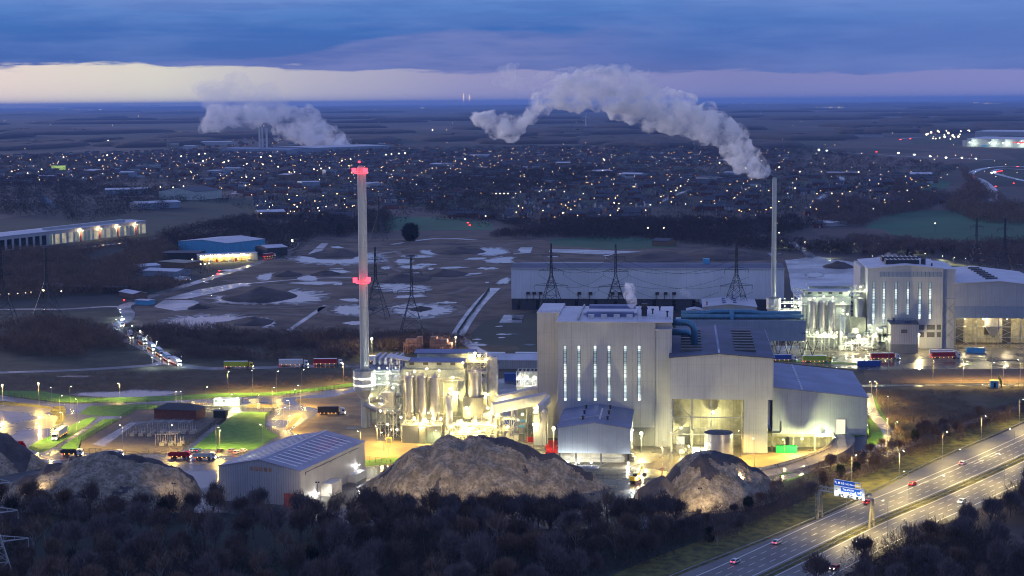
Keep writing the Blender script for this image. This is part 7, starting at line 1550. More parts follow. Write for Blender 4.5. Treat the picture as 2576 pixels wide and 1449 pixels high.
# ------------------------------------------------------------------ motorway sign gantry
def gantry():
    pL, pR = G(2062, 1303), G(2193, 1327.5); ax = pR - pL; L = ax.length; rz = math.atan2(ax.y, ax.x)
    zb = 10.2; t = thing('sign_gantry', 'motorway sign gantry on two A shaped legs carrying blue signs', 'sign gantry', pL, rz)
    for x, h in ((0, zb), (L, zb)):
        b = MB()
        for s in (-1, 1): b.prism([(s * 1.5 - .3, 0), (s * 1.5 + .3, 0), (s * .35 + .25, h), (s * .35 - .25, h)], 'x', x - .35, x + .35)
        b.box(x - .3, x + .3, -1.5, 1.5, h * .22, h * .22 + .5); b.box(x - .3, x + .3, -.6, .6, h - .9, h); b.build('leg', M['conc'], t)
    b = MB(); [b.rail([(-1.4, -.9, z), (-1.4, .9, z)], .9, .06) for z in (2, 4, 6, 8)]; b.bar((-1.4, -.5, 0), (-1.4, -.5, 9.5), .06); b.bar((-1.4, .5, 0), (-1.4, .5, 9.5), .06); b.build('ladder', M['steel'], t)
    b = MB()
    for y in (-.6, .6):
        for z in (zb, zb + 1.5): b.bar((-.5, y, z), (L + .5, y, z), .1)
        for k in range(14): x = L * k / 14; b.bar((x, y, zb), (x + L / 14, y, zb + 1.5), .05); b.bar((x, y, zb), (x, y, zb + 1.5), .05)
    b.box(-.4, L + .4, -.6, .6, zb - .12, zb); b.build('beam', M['steel'], t)
    x0, x1 = L * .30, L * .885; b = MB(); b.box(x0, x1, -.95, -.75, zb - .9, zb + 3.4); p = b.build('sign_board', M['steel_pale'], t)
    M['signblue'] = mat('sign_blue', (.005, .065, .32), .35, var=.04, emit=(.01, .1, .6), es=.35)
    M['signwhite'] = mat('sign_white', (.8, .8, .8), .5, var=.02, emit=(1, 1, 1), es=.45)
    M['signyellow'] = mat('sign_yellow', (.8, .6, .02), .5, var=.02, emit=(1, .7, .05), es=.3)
    def panel(a, c, z0, z1, nm, y):
        b = MB(); b.box(a - .08, c + .08, y - .03, y, z0 - .08, z1 + .08); w_ = b.build('sign_border', M['signwhite'], t); b = MB(); b.box(a, c, y - .07, y - .035, z0, z1); return b.build(nm, M['signblue'], t)
    wS = x1 - x0; pa = panel(x0 + .1, x0 + wS * .86, zb + 3.0, zb + 5.2, 'sign_panel', -.96); pb = panel(x0 + wS * .22, x1 - .9, zb + .55, zb + 2.75, 'sign_panel', -.96)
    def text(s, x, z, size, par, m_='signwhite', y=-1.06):
        cu_ = bpy.data.curves.new('lettering', 'FONT'); cu_.body = s; cu_.size = size; cu_.extrude = .01; cu_.offset = .012; o = bpy.data.objects.new('lettering', cu_); COL.objects.link(o); bpy.context.view_layer.update(); me = bpy.data.meshes.new_from_object(o.evaluated_get(bpy.context.evaluated_depsgraph_get())); bpy.data.objects.remove(o); o = bpy.data.objects.new('lettering', me); COL.objects.link(o); me.materials.clear(); me.materials.append(M[m_]); o.parent = par; o.location = (x, y, z); o.rotation_euler = (math.pi / 2, 0, 0)
    text('M 62', x0 + 1.7, zb + 3.75, 1.25, pa); text('Hull, Manchester', x0 + 4.5, zb + 3.8, .95, pa)
    text('The SOUTH', x0 + wS * .22 + .9, zb + 1.75, .9, pb); text('Doncaster (A 638)', x0 + wS * .22 + .3, zb + .8, .82, pb); text('A 1(M)', x1 - 4.1, zb + 1.2, 1.0, pb); text('40', x0 + .9, zb + 1.2, .7, p, 'steel_dark', -.98)
    def arrow(x, z, ang, s, par):
        b = MB(); q = [(-.09, -.8), (.09, -.8), (.09, .25), (.38, .1), (.38, .32), (0, .8), (-.38, .32), (-.38, .1), (-.09, .25)]; cs, sn = math.cos(ang), math.sin(ang); b.prism([(x + (u * cs - v * sn) * s, z + (u * sn + v * cs) * s) for u, v in q], 'y', -1.06, -1.04); b.build('arrow', M['signwhite'], par)
    arrow(x0 + .9, zb + 4.1, .78, .95, pa); arrow(x1 - 1.4, zb + 1.65, 0, 1.15, pb)
    for k in range(3): b = MB(); x = x0 + wS * (.70 + .05 * k); b.box(x, x + wS * .04, -1.06, -1.04, zb + 3.25, zb + 4.95); b.build('service_symbol', M['signyellow'], pa)
    for k in range(3): b = MB(); x = x0 + wS * (.16 + .29 * k); b.box(x, x + 2.2, -1.15, -.96, zb - .75, zb + .25); m_ = b.build('lane_signal', M['steel_dark'], t); b = MB(); b.box(x + .75, x + 1.45, -1.17, -1.155, zb - .6, zb + .1); b.build('display', M['steel'], m_)
    for k in range(4):
        x = x0 + wS * (.12 + .26 * k); ld = bpy.data.lights.new('lamp_light', 'POINT'); ld.energy = 260; ld.color = (1, 1, .9); ld.shadow_soft_size = .2; lo = bpy.data.objects.new('lamp_light', ld); COL.objects.link(lo); lo.parent = t; lo.location = (x, -1.9, zb + .3)
        b = MB(); b.bar((x, -.9, zb - .2), (x, -1.9, zb - .05), .05); b.box(x - .5, x + .5, -2.1, -1.8, zb - .1, zb + .0); b.build('sign_light', M['steel'], t)
gantry()
# ------------------------------------------------------------------ pylons
def pylon(loc, H, label, rz=0.0, arms=3, wide=8.0, m_='steel_dark', group='electricity pylons', base=.14):
    t = thing('pylon', label, 'pylon', loc, rz, group); b = MB(); r = .2
    def hw(z): q = z / H; return H * base * (1 - q / .55) + .9 if q < .55 else .9 * (1 - (q - .55) / .45) + .35 * ((q - .55) / .45) if q < 1 else .35
    lv = [0, H * .14, H * .27, H * .38, H * .47, H * .55] + [H * (.55 + .075 * k) for k in range(1, 7)]
    for a, c in zip(lv, lv[1:]):
        A_, B_ = hw(a), hw(c); ca = [(-A_, -A_, a), (A_, -A_, a), (A_, A_, a), (-A_, A_, a)]; cb_ = [(-B_, -B_, c), (B_, -B_, c), (B_, B_, c), (-B_, B_, c)]
        for i in range(4):
            j = (i + 1) % 4; b.bar(ca[i], cb_[i], r, cap=False); b.bar(ca[i], cb_[j], r * .6, 3, cap=False); b.bar(ca[j], cb_[i], r * .6, 3, cap=False); b.bar(cb_[i], cb_[j], r * .6, 3, cap=False)
    b.build('tower', M[m_], t)
    for k in range(arms):
        z = H * (.40 + .21 * k); w = wide * (1.5, 1.1, .8)[k]
        b = MB()
        for s in (-1, 1):
            for y in (-.8, .8): b.bar((0, y, z), (s * w, 0, z + .1), r * .7, 3); b.bar((0, y * .6, z + 2.2), (s * w, 0, z + .3), r * .6, 3)
            for q in (.3, .6): b.bar((s * w * q, -.5 * (1 - q), z), (s * w * q, 0, z + 2.1 * (1 - q)), r * .5, 3)
            b.bar((s * w, 0, z), (s * w, 0, z - 2.6), .12, 5)
        b.build('cross_arm', M[m_], t)
    return t
PYL = [(1387, 789, 50, 'dark pylon before the left third of the long warehouse'), (1549, 792, 50, 'dark pylon before the middle of the long warehouse'), (1852, 797, 54, 'dark pylon before the right part of the long warehouse'),
    (946, 800, 50, 'pylon just right of the tall chimney on the spoil field'), (1037, 862, 54, 'pylon with wide legs on the spoil field above the rusty gantries'), (953, 604, 48, 'far pylon right of the tall chimney at the edge of the village'), (2526, 700, 50, 'big pylon at the right edge behind the open hall'), (2455, 672, 44, 'slimmer pylon left of the big one at the right edge'), (1906, 612, 46, 'faint pylon just left of the slim chimney at the town edge'),
    (8, 816, 56, 'pylon cut by the left edge of the picture'), (120, 812, 52, 'pylon in the left middle distance before the village road')]
pyl = []
for i, (x, y, h, lb) in enumerate(PYL): pyl.append(pylon(G(x, y), h, lb, rz=.3 * ((i * 7) % 5 - 2) * .4, base=.15))
pylon(G(-12, 1502), 43, 'pale blue grey pylon in the bottom left corner in the foreground wood', rz=.4, m_='steel', group=None, wide=7)
def cable(a, c, zs, label):
    t = MB(); a, c = Vector(a), Vector(c)
    P = [a.lerp(c, k / 16) - Vector((0, 0, 9 * (1 - (2 * k / 16 - 1) ** 2))) for k in range(17)]
    t.tube(P, .09, 4); o = t.build('power_line', M['steel_dark']); tag(o, label, 'cable', 'power lines')
for i, j in ((0, 1), (1, 2), (3, 4)):
    for k in range(3):
        for s in (-1, 1):
            z = PYL[i][2] * (.40 + .21 * k) - 2.6; w = 8 * (1.5, 1.1, .8)[k]
            cable(pyl[i].location + Vector((s * w, 0, z)), pyl[j].location + Vector((s * w, 0, z)), z, 'thin %s %s power line strung between the %s pair of pylons' % ({0: 'low', 1: 'middle', 2: 'top'}[k], 'left' if s < 0 else 'right', {0: 'left warehouse', 1: 'right warehouse', 3: 'spoil field'}[i]))
# ------------------------------------------------------------------ houses of the town
def house(kind, label):
    wall, roof, w, d, h, lit = kind; t = thing('house', label, 'house', (0, 0, -500)); b = MB(); e = h * .62
    b.prism([(0, 0), (d, 0), (d, e), (d / 2, h), (0, e)], 'x', 0, w); b.build('wall', M[wall], t)
    b = MB(); b.prism([(-.4, e - .15), (d / 2, h), (d + .4, e - .15), (d + .4, e + .15), (d / 2, h + .32), (-.4, e + .15)], 'x', -.3, w + .3); rf = b.build('roof', M[roof], t)
    b = MB(); b.box(w * .3, w * .3 + .9, d / 2 - .4, d / 2 + .4, h - .3, h + 1.4); b.build('chimney', M['brick'], rf)
    n = max(2, int(w / 3.4)); rr = random.Random(len(label))
    for f in range(2):
        for k in range(n):
            x = (k + .5) * w / n; b = MB(); b.box(x - .65, x + .65, -.06, -.01, 1.0 + f * 2.5, 2.2 + f * 2.5); b.build('window', M[lit if (k + f * 2) % 5 == 1 and lit else 'glass'], t)
    b = MB(); b.box(w * .5 - .5, w * .5 + .5, -.07, -.01, 0, 2.05); b.build('door', M['white'], t); return t
KINDS_ = [(('brick', 'tile', 9, 8, 8.4, None), 'dark brick semi with unlit windows'), (('brick', 'tile', 9, 8, 8.4, 'win_far'), 'dark brick semi with warm lit windows'), (('render_w', 'slate', 10, 8, 8.2, None), 'white rendered semi with a slate roof'), (('render_w', 'tile', 8, 8, 8, 'win_far'), 'white gabled house with a lit window'),
    (('brick_tan', 'slate', 18, 8, 8.2, 'win_far'), 'long tan brick terrace with a few lit windows'), (('brick', 'slate', 22, 8, 8.4, None), 'long dark brick terrace with a slate roof'), (('brick_tan', 'tile', 8, 9, 7.2, None), 'small tan brick house'), (('brick_tan', 'tile', 8, 9, 7.2, 'win_warm'), 'small tan brick house with bright windows')]
HP = [house(k, lb) for k, lb in KINDS_]
def rows(poly_px, n, step, gap, rnd):              # houses strung along gently curving streets
    P = [tuple(G(*p)[:2]) for p in poly_px]; xs = [p[0] for p in P]; ys = [p[1] for p in P]; out = []; k = 0; y0 = min(ys) - 60
    while y0 < max(ys) + 60:
        ph = noise.noise(Vector((0, y0 * .004, 3))) * 3; x = min(xs); face = k % 2
        while x < max(xs):
            f = lambda q: y0 + 34 * math.sin(q / 170 + ph) + 16 * math.sin(q / 61 + 2 * ph)
            if noise.noise(Vector((x * .006, y0 * .004, 9))) > -.22 and rnd.random() > .1 and inpoly(x, f(x), P): out.append((x, f(x), math.atan2(f(x + 4) - f(x), 4)))
            x += step * rnd.uniform(.85, 1.25)
        y0 += gap * (.62 if k % 2 == 0 else 1.38); k += 1
    rnd.shuffle(out); return out[:n]
HZ = [([(1960, 470), (2340, 455), (2350, 520), (2160, 540), (2060, 575), (1960, 580)], 85, 'right of the slim chimney', 12), ([(1480, 470), (1700, 455), (1940, 460), (1940, 572), (1620, 572), (1440, 560)], 130, 'in mid town', 13), ([(1240, 500), (1440, 490), (1440, 565), (1260, 555)], 38, 'at the wooded town end', 14), ([(1090, 530), (1230, 545), (1200, 556), (1090, 548)], 8, 'beside the playing field', 15), ([(620, 500), (860, 500), (880, 550), (760, 560), (640, 540)], 34, 'in the left village', 16)]
for poly, n, where, sd in HZ:
    rd = random.Random(sd)
    for x, y, a in sorted(rows(poly, n, 22, 36, rd), key=lambda p: -p[1]):
        k = rd.choice([0, 0, 1, 2, 2, 3, 4, 5, 5, 6, 7]); a += rd.uniform(-.04, .04)
        px = 1288 + x / y * FOC; q = (px - min(p[0] for p in poly)) / (max(p[0] for p in poly) - min(p[0] for p in poly)); yy = [G(*p).y for p in poly]; rw = (y - min(yy)) / (max(yy) - min(yy))
        place(HP[k], Vector((x, y, 0)), a, '%s %s, %s, %s' % (KINDS_[k][1], where, ['left', 'centre', 'right'][max(0, min(2, int(q * 3)))], ['front', 'back'][max(0, min(1, int(rw * 2)))]), 'houses of the town')
# the rest of the town, thousands of small houses
def far_houses():
    rg = np.random.default_rng(3); V, Fq, mi = [], [], []; rd = random.Random(8)
    zones = [([(-100, 395), (700, 372), (1250, 378), (1300, 372), (1960, 376), (2000, 440), (1500, 470), (1250, 500), (1000, 540), (860, 500), (640, 500), (400, 450), (-100, 470)], 1900, 22), ([(1500, 455), (2340, 440), (2340, 462), (1480, 475)], 130, 18), ([(500, 345), (1000, 350), (1000, 375), (480, 380)], 120, 40), ([(1650, 352), (1900, 352), (1900, 376), (1700, 376)], 90, 30)]
    for poly, n, dm in zones:
        for x, y, a in rows(poly, n, dm, dm * 1.7, rd):
            w, d, h = rd.choice([9, 9, 16, 22]), 8.5, rd.uniform(6.5, 9); c, s = math.cos(a), math.sin(a); o = len(V); e = h * .6
            for px, py, pz in [(0, 0, 0), (w, 0, 0), (w, d, 0), (0, d, 0), (0, 0, e), (w, 0, e), (w, d, e), (0, d, e), (0, d / 2, h), (w, d / 2, h)]: V.append((x + px * c - py * s, y + px * s + py * c, pz))
            wm_ = rd.choice([0, 0, 0, 1, 1, 2]); Fq += [(o, o + 1, o + 5, o + 4), (o + 2, o + 3, o + 7, o + 6), (o + 1, o + 2, o + 6, o + 5), (o + 3, o, o + 4, o + 7), (o + 4, o + 5, o + 9, o + 8), (o + 6, o + 7, o + 8, o + 9), (o + 5, o + 6, o + 9, o + 9), (o + 7, o + 4, o + 8, o + 8)]; mi += [wm_] * 4 + [rd.choice([3, 3, 4])] * 2 + [wm_] * 2
            for k in range(2):
                if rd.random() < .22:
                    q = len(V); xx = rd.uniform(1, w - 3); zz = rd.choice([1, 3.4]); ww_ = 1.5
                    for px, pz in ((xx, zz), (xx + ww_, zz), (xx + ww_, zz + 1.4), (xx, zz + 1.4)): V.append((x + px * c + .08 * s, y + px * s - .08 * c, pz))
                    Fq.append((q, q + 1, q + 2, q + 3)); mi.append(5)
    o = npmesh('far_houses', np.array(V), np.array(Fq), [M[k] for k in ('brick', 'brick_tan', 'render_w', 'tile', 'slate', 'win_far')], mi); tag(o, 'the rest of the town, rows of dark small houses with a few lit windows', 'houses', kind='stuff')
far_houses()
# town lamps
TLP = []
for j, (mt, col, s) in enumerate((('lamp_far', 'orange', .62), ('win_warm2', 'pale', .55))):
    if mt == 'win_warm2': M[mt] = glow('far_pale_lamp', (1, .90, .72), 6)
    t = thing('town_street_lamp', 'x', 'street lamp', (0, 0, -500)); b = MB(); b.bar((0, 0, 0), (0, 0, 8), .12, 5); b.build('pole', M['steel_dark'], t); b = MB(); b.cyl(0, 0, 8, 8 + s * 1.3, s * .75, 8); b.build('lamp_head', M[mt], t); TLP.append(t)
ZT = [([(0, 400), (620, 385), (1000, 385), (1000, 470), (640, 500), (400, 450), (0, 470)], 90, 'in the far left part of the town', 41), ([(1000, 380), (1960, 380), (1960, 470), (1500, 470), (1000, 480)], 70, 'in the far middle of the town', 42), ([(1250, 470), (1960, 470), (1960, 580), (1260, 560)], 46, 'among the near houses left of the slim chimney', 43), ([(1970, 440), (2330, 440), (2330, 520), (1970, 580)], 26, 'among the houses right of the slim chimney', 44), ([(600, 500), (900, 490), (900, 560), (640, 560)], 18, 'in the village left of the tall chimney', 45)]
for poly, n, where, sd in ZT:
    rd = random.Random(sd)
    for x, y, _ in rows(poly, n, 34, 72, rd):
        k = rd.choice([0, 0, 1]); place(TLP[k], Vector((x, y, 0)), 0, 'small %s street lamp %s' % (('orange', 'pale')[k], where), 'street lamps of the town')
def far_lights():
    rd = random.Random(77); mb = MB(); mb2 = MB()
    def dot(p, s, m_): m_.bar(p, p + Vector((0, 0, s * 1.5)), s * .62, 6)
    for _ in range(260):
        x = rd.uniform(-20, 2600); y = rd.choice([rd.uniform(264, 275), rd.uniform(275, 330), rd.uniform(330, 380), rd.uniform(385, 470), rd.uniform(385, 470)])
        if y > 470: continue
        p = G(x, y + (265 - 245) / 2 * (1 - x / 1288)); 
        if p.y < 0 or p.y > 42000: continue
        dot(p + Vector((0, 0, 6)), min(5, .00016 * p.y * rd.uniform(.4, .9) + .2), rd.choice([mb, mb, mb2]))
    for x0, x1, y, n in ((1640, 1680, 254, 7), (1700, 1760, 254, 9), (2590 * 0 + 1860, 1960, 257, 16), (2290, 2420, 252, 22), (2420, 2560, 257, 12), (150, 260, 273, 9), (620, 700, 276, 4), (430, 520, 271, 5), (1040, 1110, 268, 5), (2040, 2120, 268, 8)):
        for _ in range(n):
            p = G(rd.uniform(x0, x1), y + 4 + rd.uniform(-1, 2)); 
            if 0 < p.y < 60000: dot(p + Vector((0, 0, 10)), min(9, .00022 * p.y), rd.choice([mb, mb2]))
    o = mb.build('distant_lights', M['lamp_far']); tag(o, 'scattered warm lights of far villages across the plain', 'lights', kind='stuff'); o = mb2.build('distant_lights', M['win_warm2']); tag(o, 'scattered pale lights of far villages across the plain', 'lights', kind='stuff')
far_lights()
M['lamp_big'] = glow('big_floodlamp', (1, .80, .5), 6)
def bright(x, y, s, label, m_='lamp_big', h=9):
    t = thing('bright_lamp', label, 'floodlight mast', G(x, y), 0, 'bright lamps in and beyond the town'); b = MB(); b.bar((0, 0, 0), (0, 0, h), .2, 6); b.build('pole', M['steel_dark'], t)
    k = G(x, y).y / FOC; b = MB(); n = 10; r = s * k
    for j in range(5):
        a0_, a1_ = -1.5708 + math.pi * j / 5, -1.5708 + math.pi * (j + 1) / 5; b.cyl(0, 0, h + r + r * math.sin(a0_), h + r + r * math.sin(a1_), r * math.cos(a0_) + .01, n, r * math.cos(a1_) + .01, cap=False)
    b.build('lamp_head', M[m_], t)
BR = [(456, 400), (501, 395), (511, 413), (564, 416), (575, 412), (621, 420), (662, 422), (728, 442), (741, 442), (516, 393), (645, 382), (657, 402), (681, 400), (700, 428), (790, 435), (808, 433), (829, 431), (860, 412), (882, 408), (1019, 392), (1004, 393), (985, 395), (971, 396), (272, 358), (270, 397), (1088, 330), (1170, 408), (1588, 368), (1602, 368), (1810, 418), (1876, 432), (1520, 410), (1248, 500), (1258, 500), (1268, 500), (1278, 500), (2012, 442), (2160, 443), (2352, 580), (1960, 430), (404, 482), (436, 483), (462, 480), (618, 478), (748, 535), (800, 538), (1222, 560), (1416, 552), (1636, 530), (1712, 480), (1700, 492), (30, 440), (70, 445), (105, 435), (160, 402), (250, 410), (620, 455), (640, 458), (2282, 492), (1950, 562), (1545, 525), (1630, 592), (1670, 592), (1960, 605), (2092, 500), (2000, 486)]
for i, (x, y) in enumerate(sorted(BR)): bright(x, y + 3, 1.5 if y < 440 else 1.35, 'bright warm lamp in the town, number %d counted from the left' % (i + 1))
# ------------------------------------------------------------------ mid distance and far buildings
def fbox(name, label, px0, py0, px1, py1, H, D, wall, roof, cat='industrial building', rise=1.5, gable=True, groupn=None):
    a, c = G(px0, py0), G(px1, py1); d = c - a; w = d.length; t = thing(name, label, cat, a, math.atan2(d.y, d.x), groupn)
    b = MB()
    if gable: b.prism([(0, 0), (D, 0), (D, H), (D / 2, H + rise), (0, H)], 'x', 0, w)
    else: b.prism([(0, 0), (w, 0), (w, H), (w / 2, H + rise), (0, H)], 'y', 0, D)
    b.build('wall', M[wall], t); b = MB()
    if gable: b.prism([(-.4, H + .02), (D / 2, H + rise + .02), (D + .4, H + .02), (D + .4, H + .35), (D / 2, H + rise + .35), (-.4, H + .35)], 'x', -.4, w + .4)
    else: b.prism([(-.4, H + .02), (w / 2, H + rise + .02), (w + .4, H + .02), (w + .4, H + .35), (w / 2, H + rise + .35), (-.4, H + .35)], 'y', -.4, D + .4)
    rf = b.build('roof', M[roof], t); return t, w, rf
# the long lit depot
t, w, rf = fbox('railway_depot', 'very long depot with tall lit windows at the left edge', -60, 640, 368, 588, 15, 40, 'clad', 'roof_light', rise=1)
nb = 26
for k in range(nb):
    x = (k + .25) * w / nb; b = MB(); b.box(x, x + w / nb * .62, -.3, -.05, 1, 11.5); b.build('window', M['depot_lit'] if k > 9 else M['glass'], t)
for k in (15, 18, 21, 24): b = MB(); x = (k + .1) * w / nb; b.box(x - .6, x + 2, -.6, -.31, 0, 12); b.build('lit_pier', M['rededge'], t); fp_ = t.matrix_basis @ Vector((x + 1, -2.5, 12.5)); flood(fp_, 2600, 'orange floodlight on the front of the long depot, %s of four' % ORD[(k - 15) // 3], (1, .72, .35), .6)
b = MB(); b.box(w * .42, w * .9, 8, 14, 15, 18.5); b.build('roof_box', M['clad'], t)
t, w, rf = fbox('low_block', 'dark flat block in front of the long depot', 75, 648, 140, 640, 7, 20, 'brick_tan', 'slate', rise=.3)
t, w, rf = fbox('blue_warehouse', 'blue walled warehouse with pale roof behind the lit loading shed', 449, 634, 572, 640, 11, 60, 'cyan', 'roof_light', 'warehouse', 2.5, False)
t, w, rf = fbox('loading_shed', 'open loading shed with a row of bright lamps', 503, 661, 648, 655, 7, 14, 'steel', 'roof_light', rise=.6)
b = MB(); b.box(1, w - 6, -.2, -.05, .3, 4.6); b.build('lit_bay', M['earth'], t)
for k in range(6): flood(t.matrix_basis @ Vector((3 + k * w / 6.6, -2.2, 6.6)), 3000, 'lamp under the eave of the open loading shed, %s of six' % ORD[k], (1, .82, .42), .55)
for k in range(8): b = MB(); x = 2 + k * w / 9; b.box(x, x + 2.4, -3.2, -1.2, 0, 1.5 + (k % 3) * .7); b.build('stored_goods', M[('yellow', 'steel_pale', 'orange')[k % 3]], t)
for a in [('dark_shed', 'dark brick shed with grey roof beside the far road', 642, 640, 672, 645, 8, 22, 'steel_dark', 'roof_light', 'shed', 2, False), ('low_shed', 'dark wide open shed left of the loading shed', 410, 655, 500, 655, 7, 25, 'steel_dark', 'slate', 'shed', .5), ('flat_shed', 'flat roofed brown block left of the lit yard', 398, 672, 466, 676, 5, 24, 'brick_tan', 'conc', 'shed', .3), ('workshop', 'low blue roofed workshop with small roof lamps', 360, 694, 445, 697, 4.5, 22, 'clad_blue', 'roof_light', 'workshop', 1.5), ('workshop', 'small blue roofed workshop behind the low one', 352, 684, 404, 680, 4.5, 18, 'clad_blue', 'roof_light', 'workshop', 1.5),
        ('far_hall', 'grey green big hall with ridged roof in the left distance', 400, 502, 492, 504, 13, 70, 'mint', 'slate', 'warehouse', 6, False), ('far_hall', 'bright blue-white roofed hall in front of the ridged one', 348, 527, 455, 522, 8, 28, 'clad_blue', 'roof_light', 'warehouse', 2.5), ('far_hall', 'long saw roofed hall at the left behind the woods', 265, 490, 372, 488, 8, 40, 'clad_blue', 'roof_light', 'warehouse', 2), ('far_hall', 'long grey hall with bright lamps behind the village', 650, 548, 718, 546, 7, 26, 'brick_tan', 'roof_light', 'warehouse', 2.5),
        ('far_warehouse', 'very long pale blue roofed warehouse beside the far steam cloud', 795, 384, 980, 377, 14, 220, 'clad_blue', 'roof_light', 'warehouse', 2), ('glassworks', 'blue works hall below the far chimneys', 560, 384, 730, 388, 13, 90, 'clad_blue', 'roof_blue', 'factory', 3), ('far_factory', 'pale far factory with a stepped roof on the left horizon side', 504, 366, 578, 366, 12, 50, 'clad', 'roof_light', 'factory', 3), ('far_works', 'small pale works in the left distance', 460, 375, 488, 375, 10, 40, 'clad', 'roof_light', 'factory', 2),
        ('clubhouse', 'low clubhouse with orange lamps beside the park field', 1640, 618, 1680, 620, 5, 16, 'brick_tan', 'slate', 'clubhouse', 2.5), ('school', 'long white roofed school at the top of the housing estate', 2080, 442, 2160, 442, 6, 26, 'brick_tan', 'roof_light', 'school', 1), ('far_barn', 'pale curved roofed barn beyond the green field', 2290, 448, 2345, 448, 7, 40, 'slate', 'roof_light', 'barn', 3), ('community_hall', 'flat roofed hall with lamps at the road end in the town', 2040, 566, 2090, 570, 4, 26, 'render_w', 'roof_light', 'hall', 1), ('farm', 'white farm buildings in the far right distance', 2110, 345, 2220, 345, 9, 40, 'render_w', 'slate', 'farm', 3),
        ('bungalow', 'pale low house by the village road on the left', 300, 745, 335, 752, 3.5, 12, 'brick_tan', 'roof_light', 'house', 1.5), ('bungalow', 'low house with white roof behind the row of small lamps', 110, 735, 160, 733, 4, 12, 'render_w', 'roof_light', 'house', 2), ('barn', 'dark lean-to barn with pale roof edge left of the village road', 258, 738, 320, 738, 4.5, 12, 'steel_dark', 'slate', 'barn', .6), ('barn', 'dark lean-to barn further left among bushes', 168, 736, 226, 736, 4.5, 12, 'steel_dark', 'slate', 'barn', .6), ('yard_cabin', 'blue cabin beside the crossing at the far road bend', 340, 766, 372, 768, 3.2, 8, 'cyan', 'roof_light', 'cabin', .2), ('far_block', 'dark low shop building with lit front in the left of the town', 145, 428, 165, 427, 10, 20, 'win_shop', 'slate', 'shop', .5)]:
    if a[8] == 'win_shop': M['win_shop'] = mat('shop_front', (.3, .3, .1), .6, emit=(.55, .8, .2), es=.5)
    fbox(a[0], a[1], *a[2:6], a[6], a[7], a[8], a[9], a[10], a[11], *(a[12:13] or (True,)))
rd = random.Random(21)
for i, (x, y) in enumerate(sorted([(40, 445), (95, 452), (210, 440), (300, 446), (355, 425), (520, 440), (560, 432), (700, 452), (760, 470), (820, 440), (1080, 420), (1180, 398), (1400, 420), (1500, 440), (1560, 448), (1750, 458), (1820, 446), (900, 470), (620, 402), (470, 418)])):
    fbox('town_block', 'larger pale roofed building in the town, number %d counted from the left' % (i + 1), x, y, x + rd.uniform(22, 52), y + rd.uniform(-2, 2), rd.uniform(6, 10), rd.uniform(20, 50), rd.choice(['clad', 'brick_tan', 'clad_blue']), rd.choice(['roof_light', 'slate', 'roof_light']), 'building', rd.uniform(.5, 2.5), True, 'larger buildings in the town')
for i, x in enumerate((0, 22, 45, 65, 79)): bright(x, 752 - i * 1.4, 1.5, 'small glaring lamp in the row at the left edge, %s' % ORD[i], h=3)
bright(110, 752, 2.6, 'brightest lamp beside the house behind the left row', h=6); bright(155, 750, 1.6, 'lamp right of the brightest one at the left', h=5)
for i, (x, y) in enumerate(((484, 660), (505, 672), (516, 672), (526, 670))): bright(x, y + 5, 1.6, 'yard lamp at the far roadside depot, %s of four' % ORD[i], h=4)
def far_chimney(x, yb, yt, r, label, m_='steel_pale'):
    p = G(x, yb); h = FY(x, yt, p.y)[1]; b = MB(); b.cyl(0, 0, 0, h, r, 12, r * .8); o = b.build('far_chimney', M[m_], None, loc=p); tag(o, label, 'chimney', 'far factory chimneys')
far_chimney(654, 385, 318, 3.2, 'far thin factory chimney, left of three beside the steam'); far_chimney(661, 385, 320, 3.2, 'far thin factory chimney, middle of three beside the steam'); far_chimney(672, 385, 322, 3.2, 'far thin factory chimney, right of three, against the steam')
p = G(427, 373); t = thing('church', 'grey church with square tower in the left distance', 'church', p, 0); b = MB(); b.prism([(0, 0), (30, 0), (30, 12), (0, 12)], 'y', 0, 12); b.prism([(0, 12), (12, 12), (6, 18)], 'x', 0, 30); b.build('nave', M['conc'], t); b = MB(); b.box(-11, -1, 0, 10, 0, 26); b.cyl(-6, 5, 26, 46, 3, 6, .2); b.build('tower', M['conc'], t)
p = G(1474, 322); t = thing('wind_turbine', 'single pale wind turbine on the far plain', 'wind turbine', p, 0); H_ = FY(1474, 292, p.y)[1]; b = MB(); b.cyl(0, 0, 0, H_, 3, 10, 1.8); b.build('tower', M['steel_pale'], t)
b = MB(); 
for a_ in (1.5, 3.6, 5.7): b.bar((0, -4, H_), (math.cos(a_) * 38, -4, H_ + math.sin(a_) * 38), 1.6, 4, r2=.4)
b.build('rotor', M['steel_pale'], t)
for i, x in enumerate((1166, 1181)):
    p = G(x, 262); p = Vector((p.x * .8, p.y * .8, 0)) if p.y > 60000 else p; h = FY(x, 236 + i * 3, p.y)[1]; t = thing('lit_mast', 'far mast with a column of small orange lights on the horizon, %s' % ('left' if i == 0 else 'right'), 'mast', p, 0); b = MB(); b.bar((0, 0, 0), (0, 0, h), p.y * .00008, 6); b.build('mast', M['steel'], t)
    for k in range(5): b = MB(); s = p.y * .00013; b.box(-s, s, -s - 5, s - 5, h * (.25 + .17 * k), h * (.25 + .17 * k) + s * 2); b.build('lamp', M['lamp_far'], t)
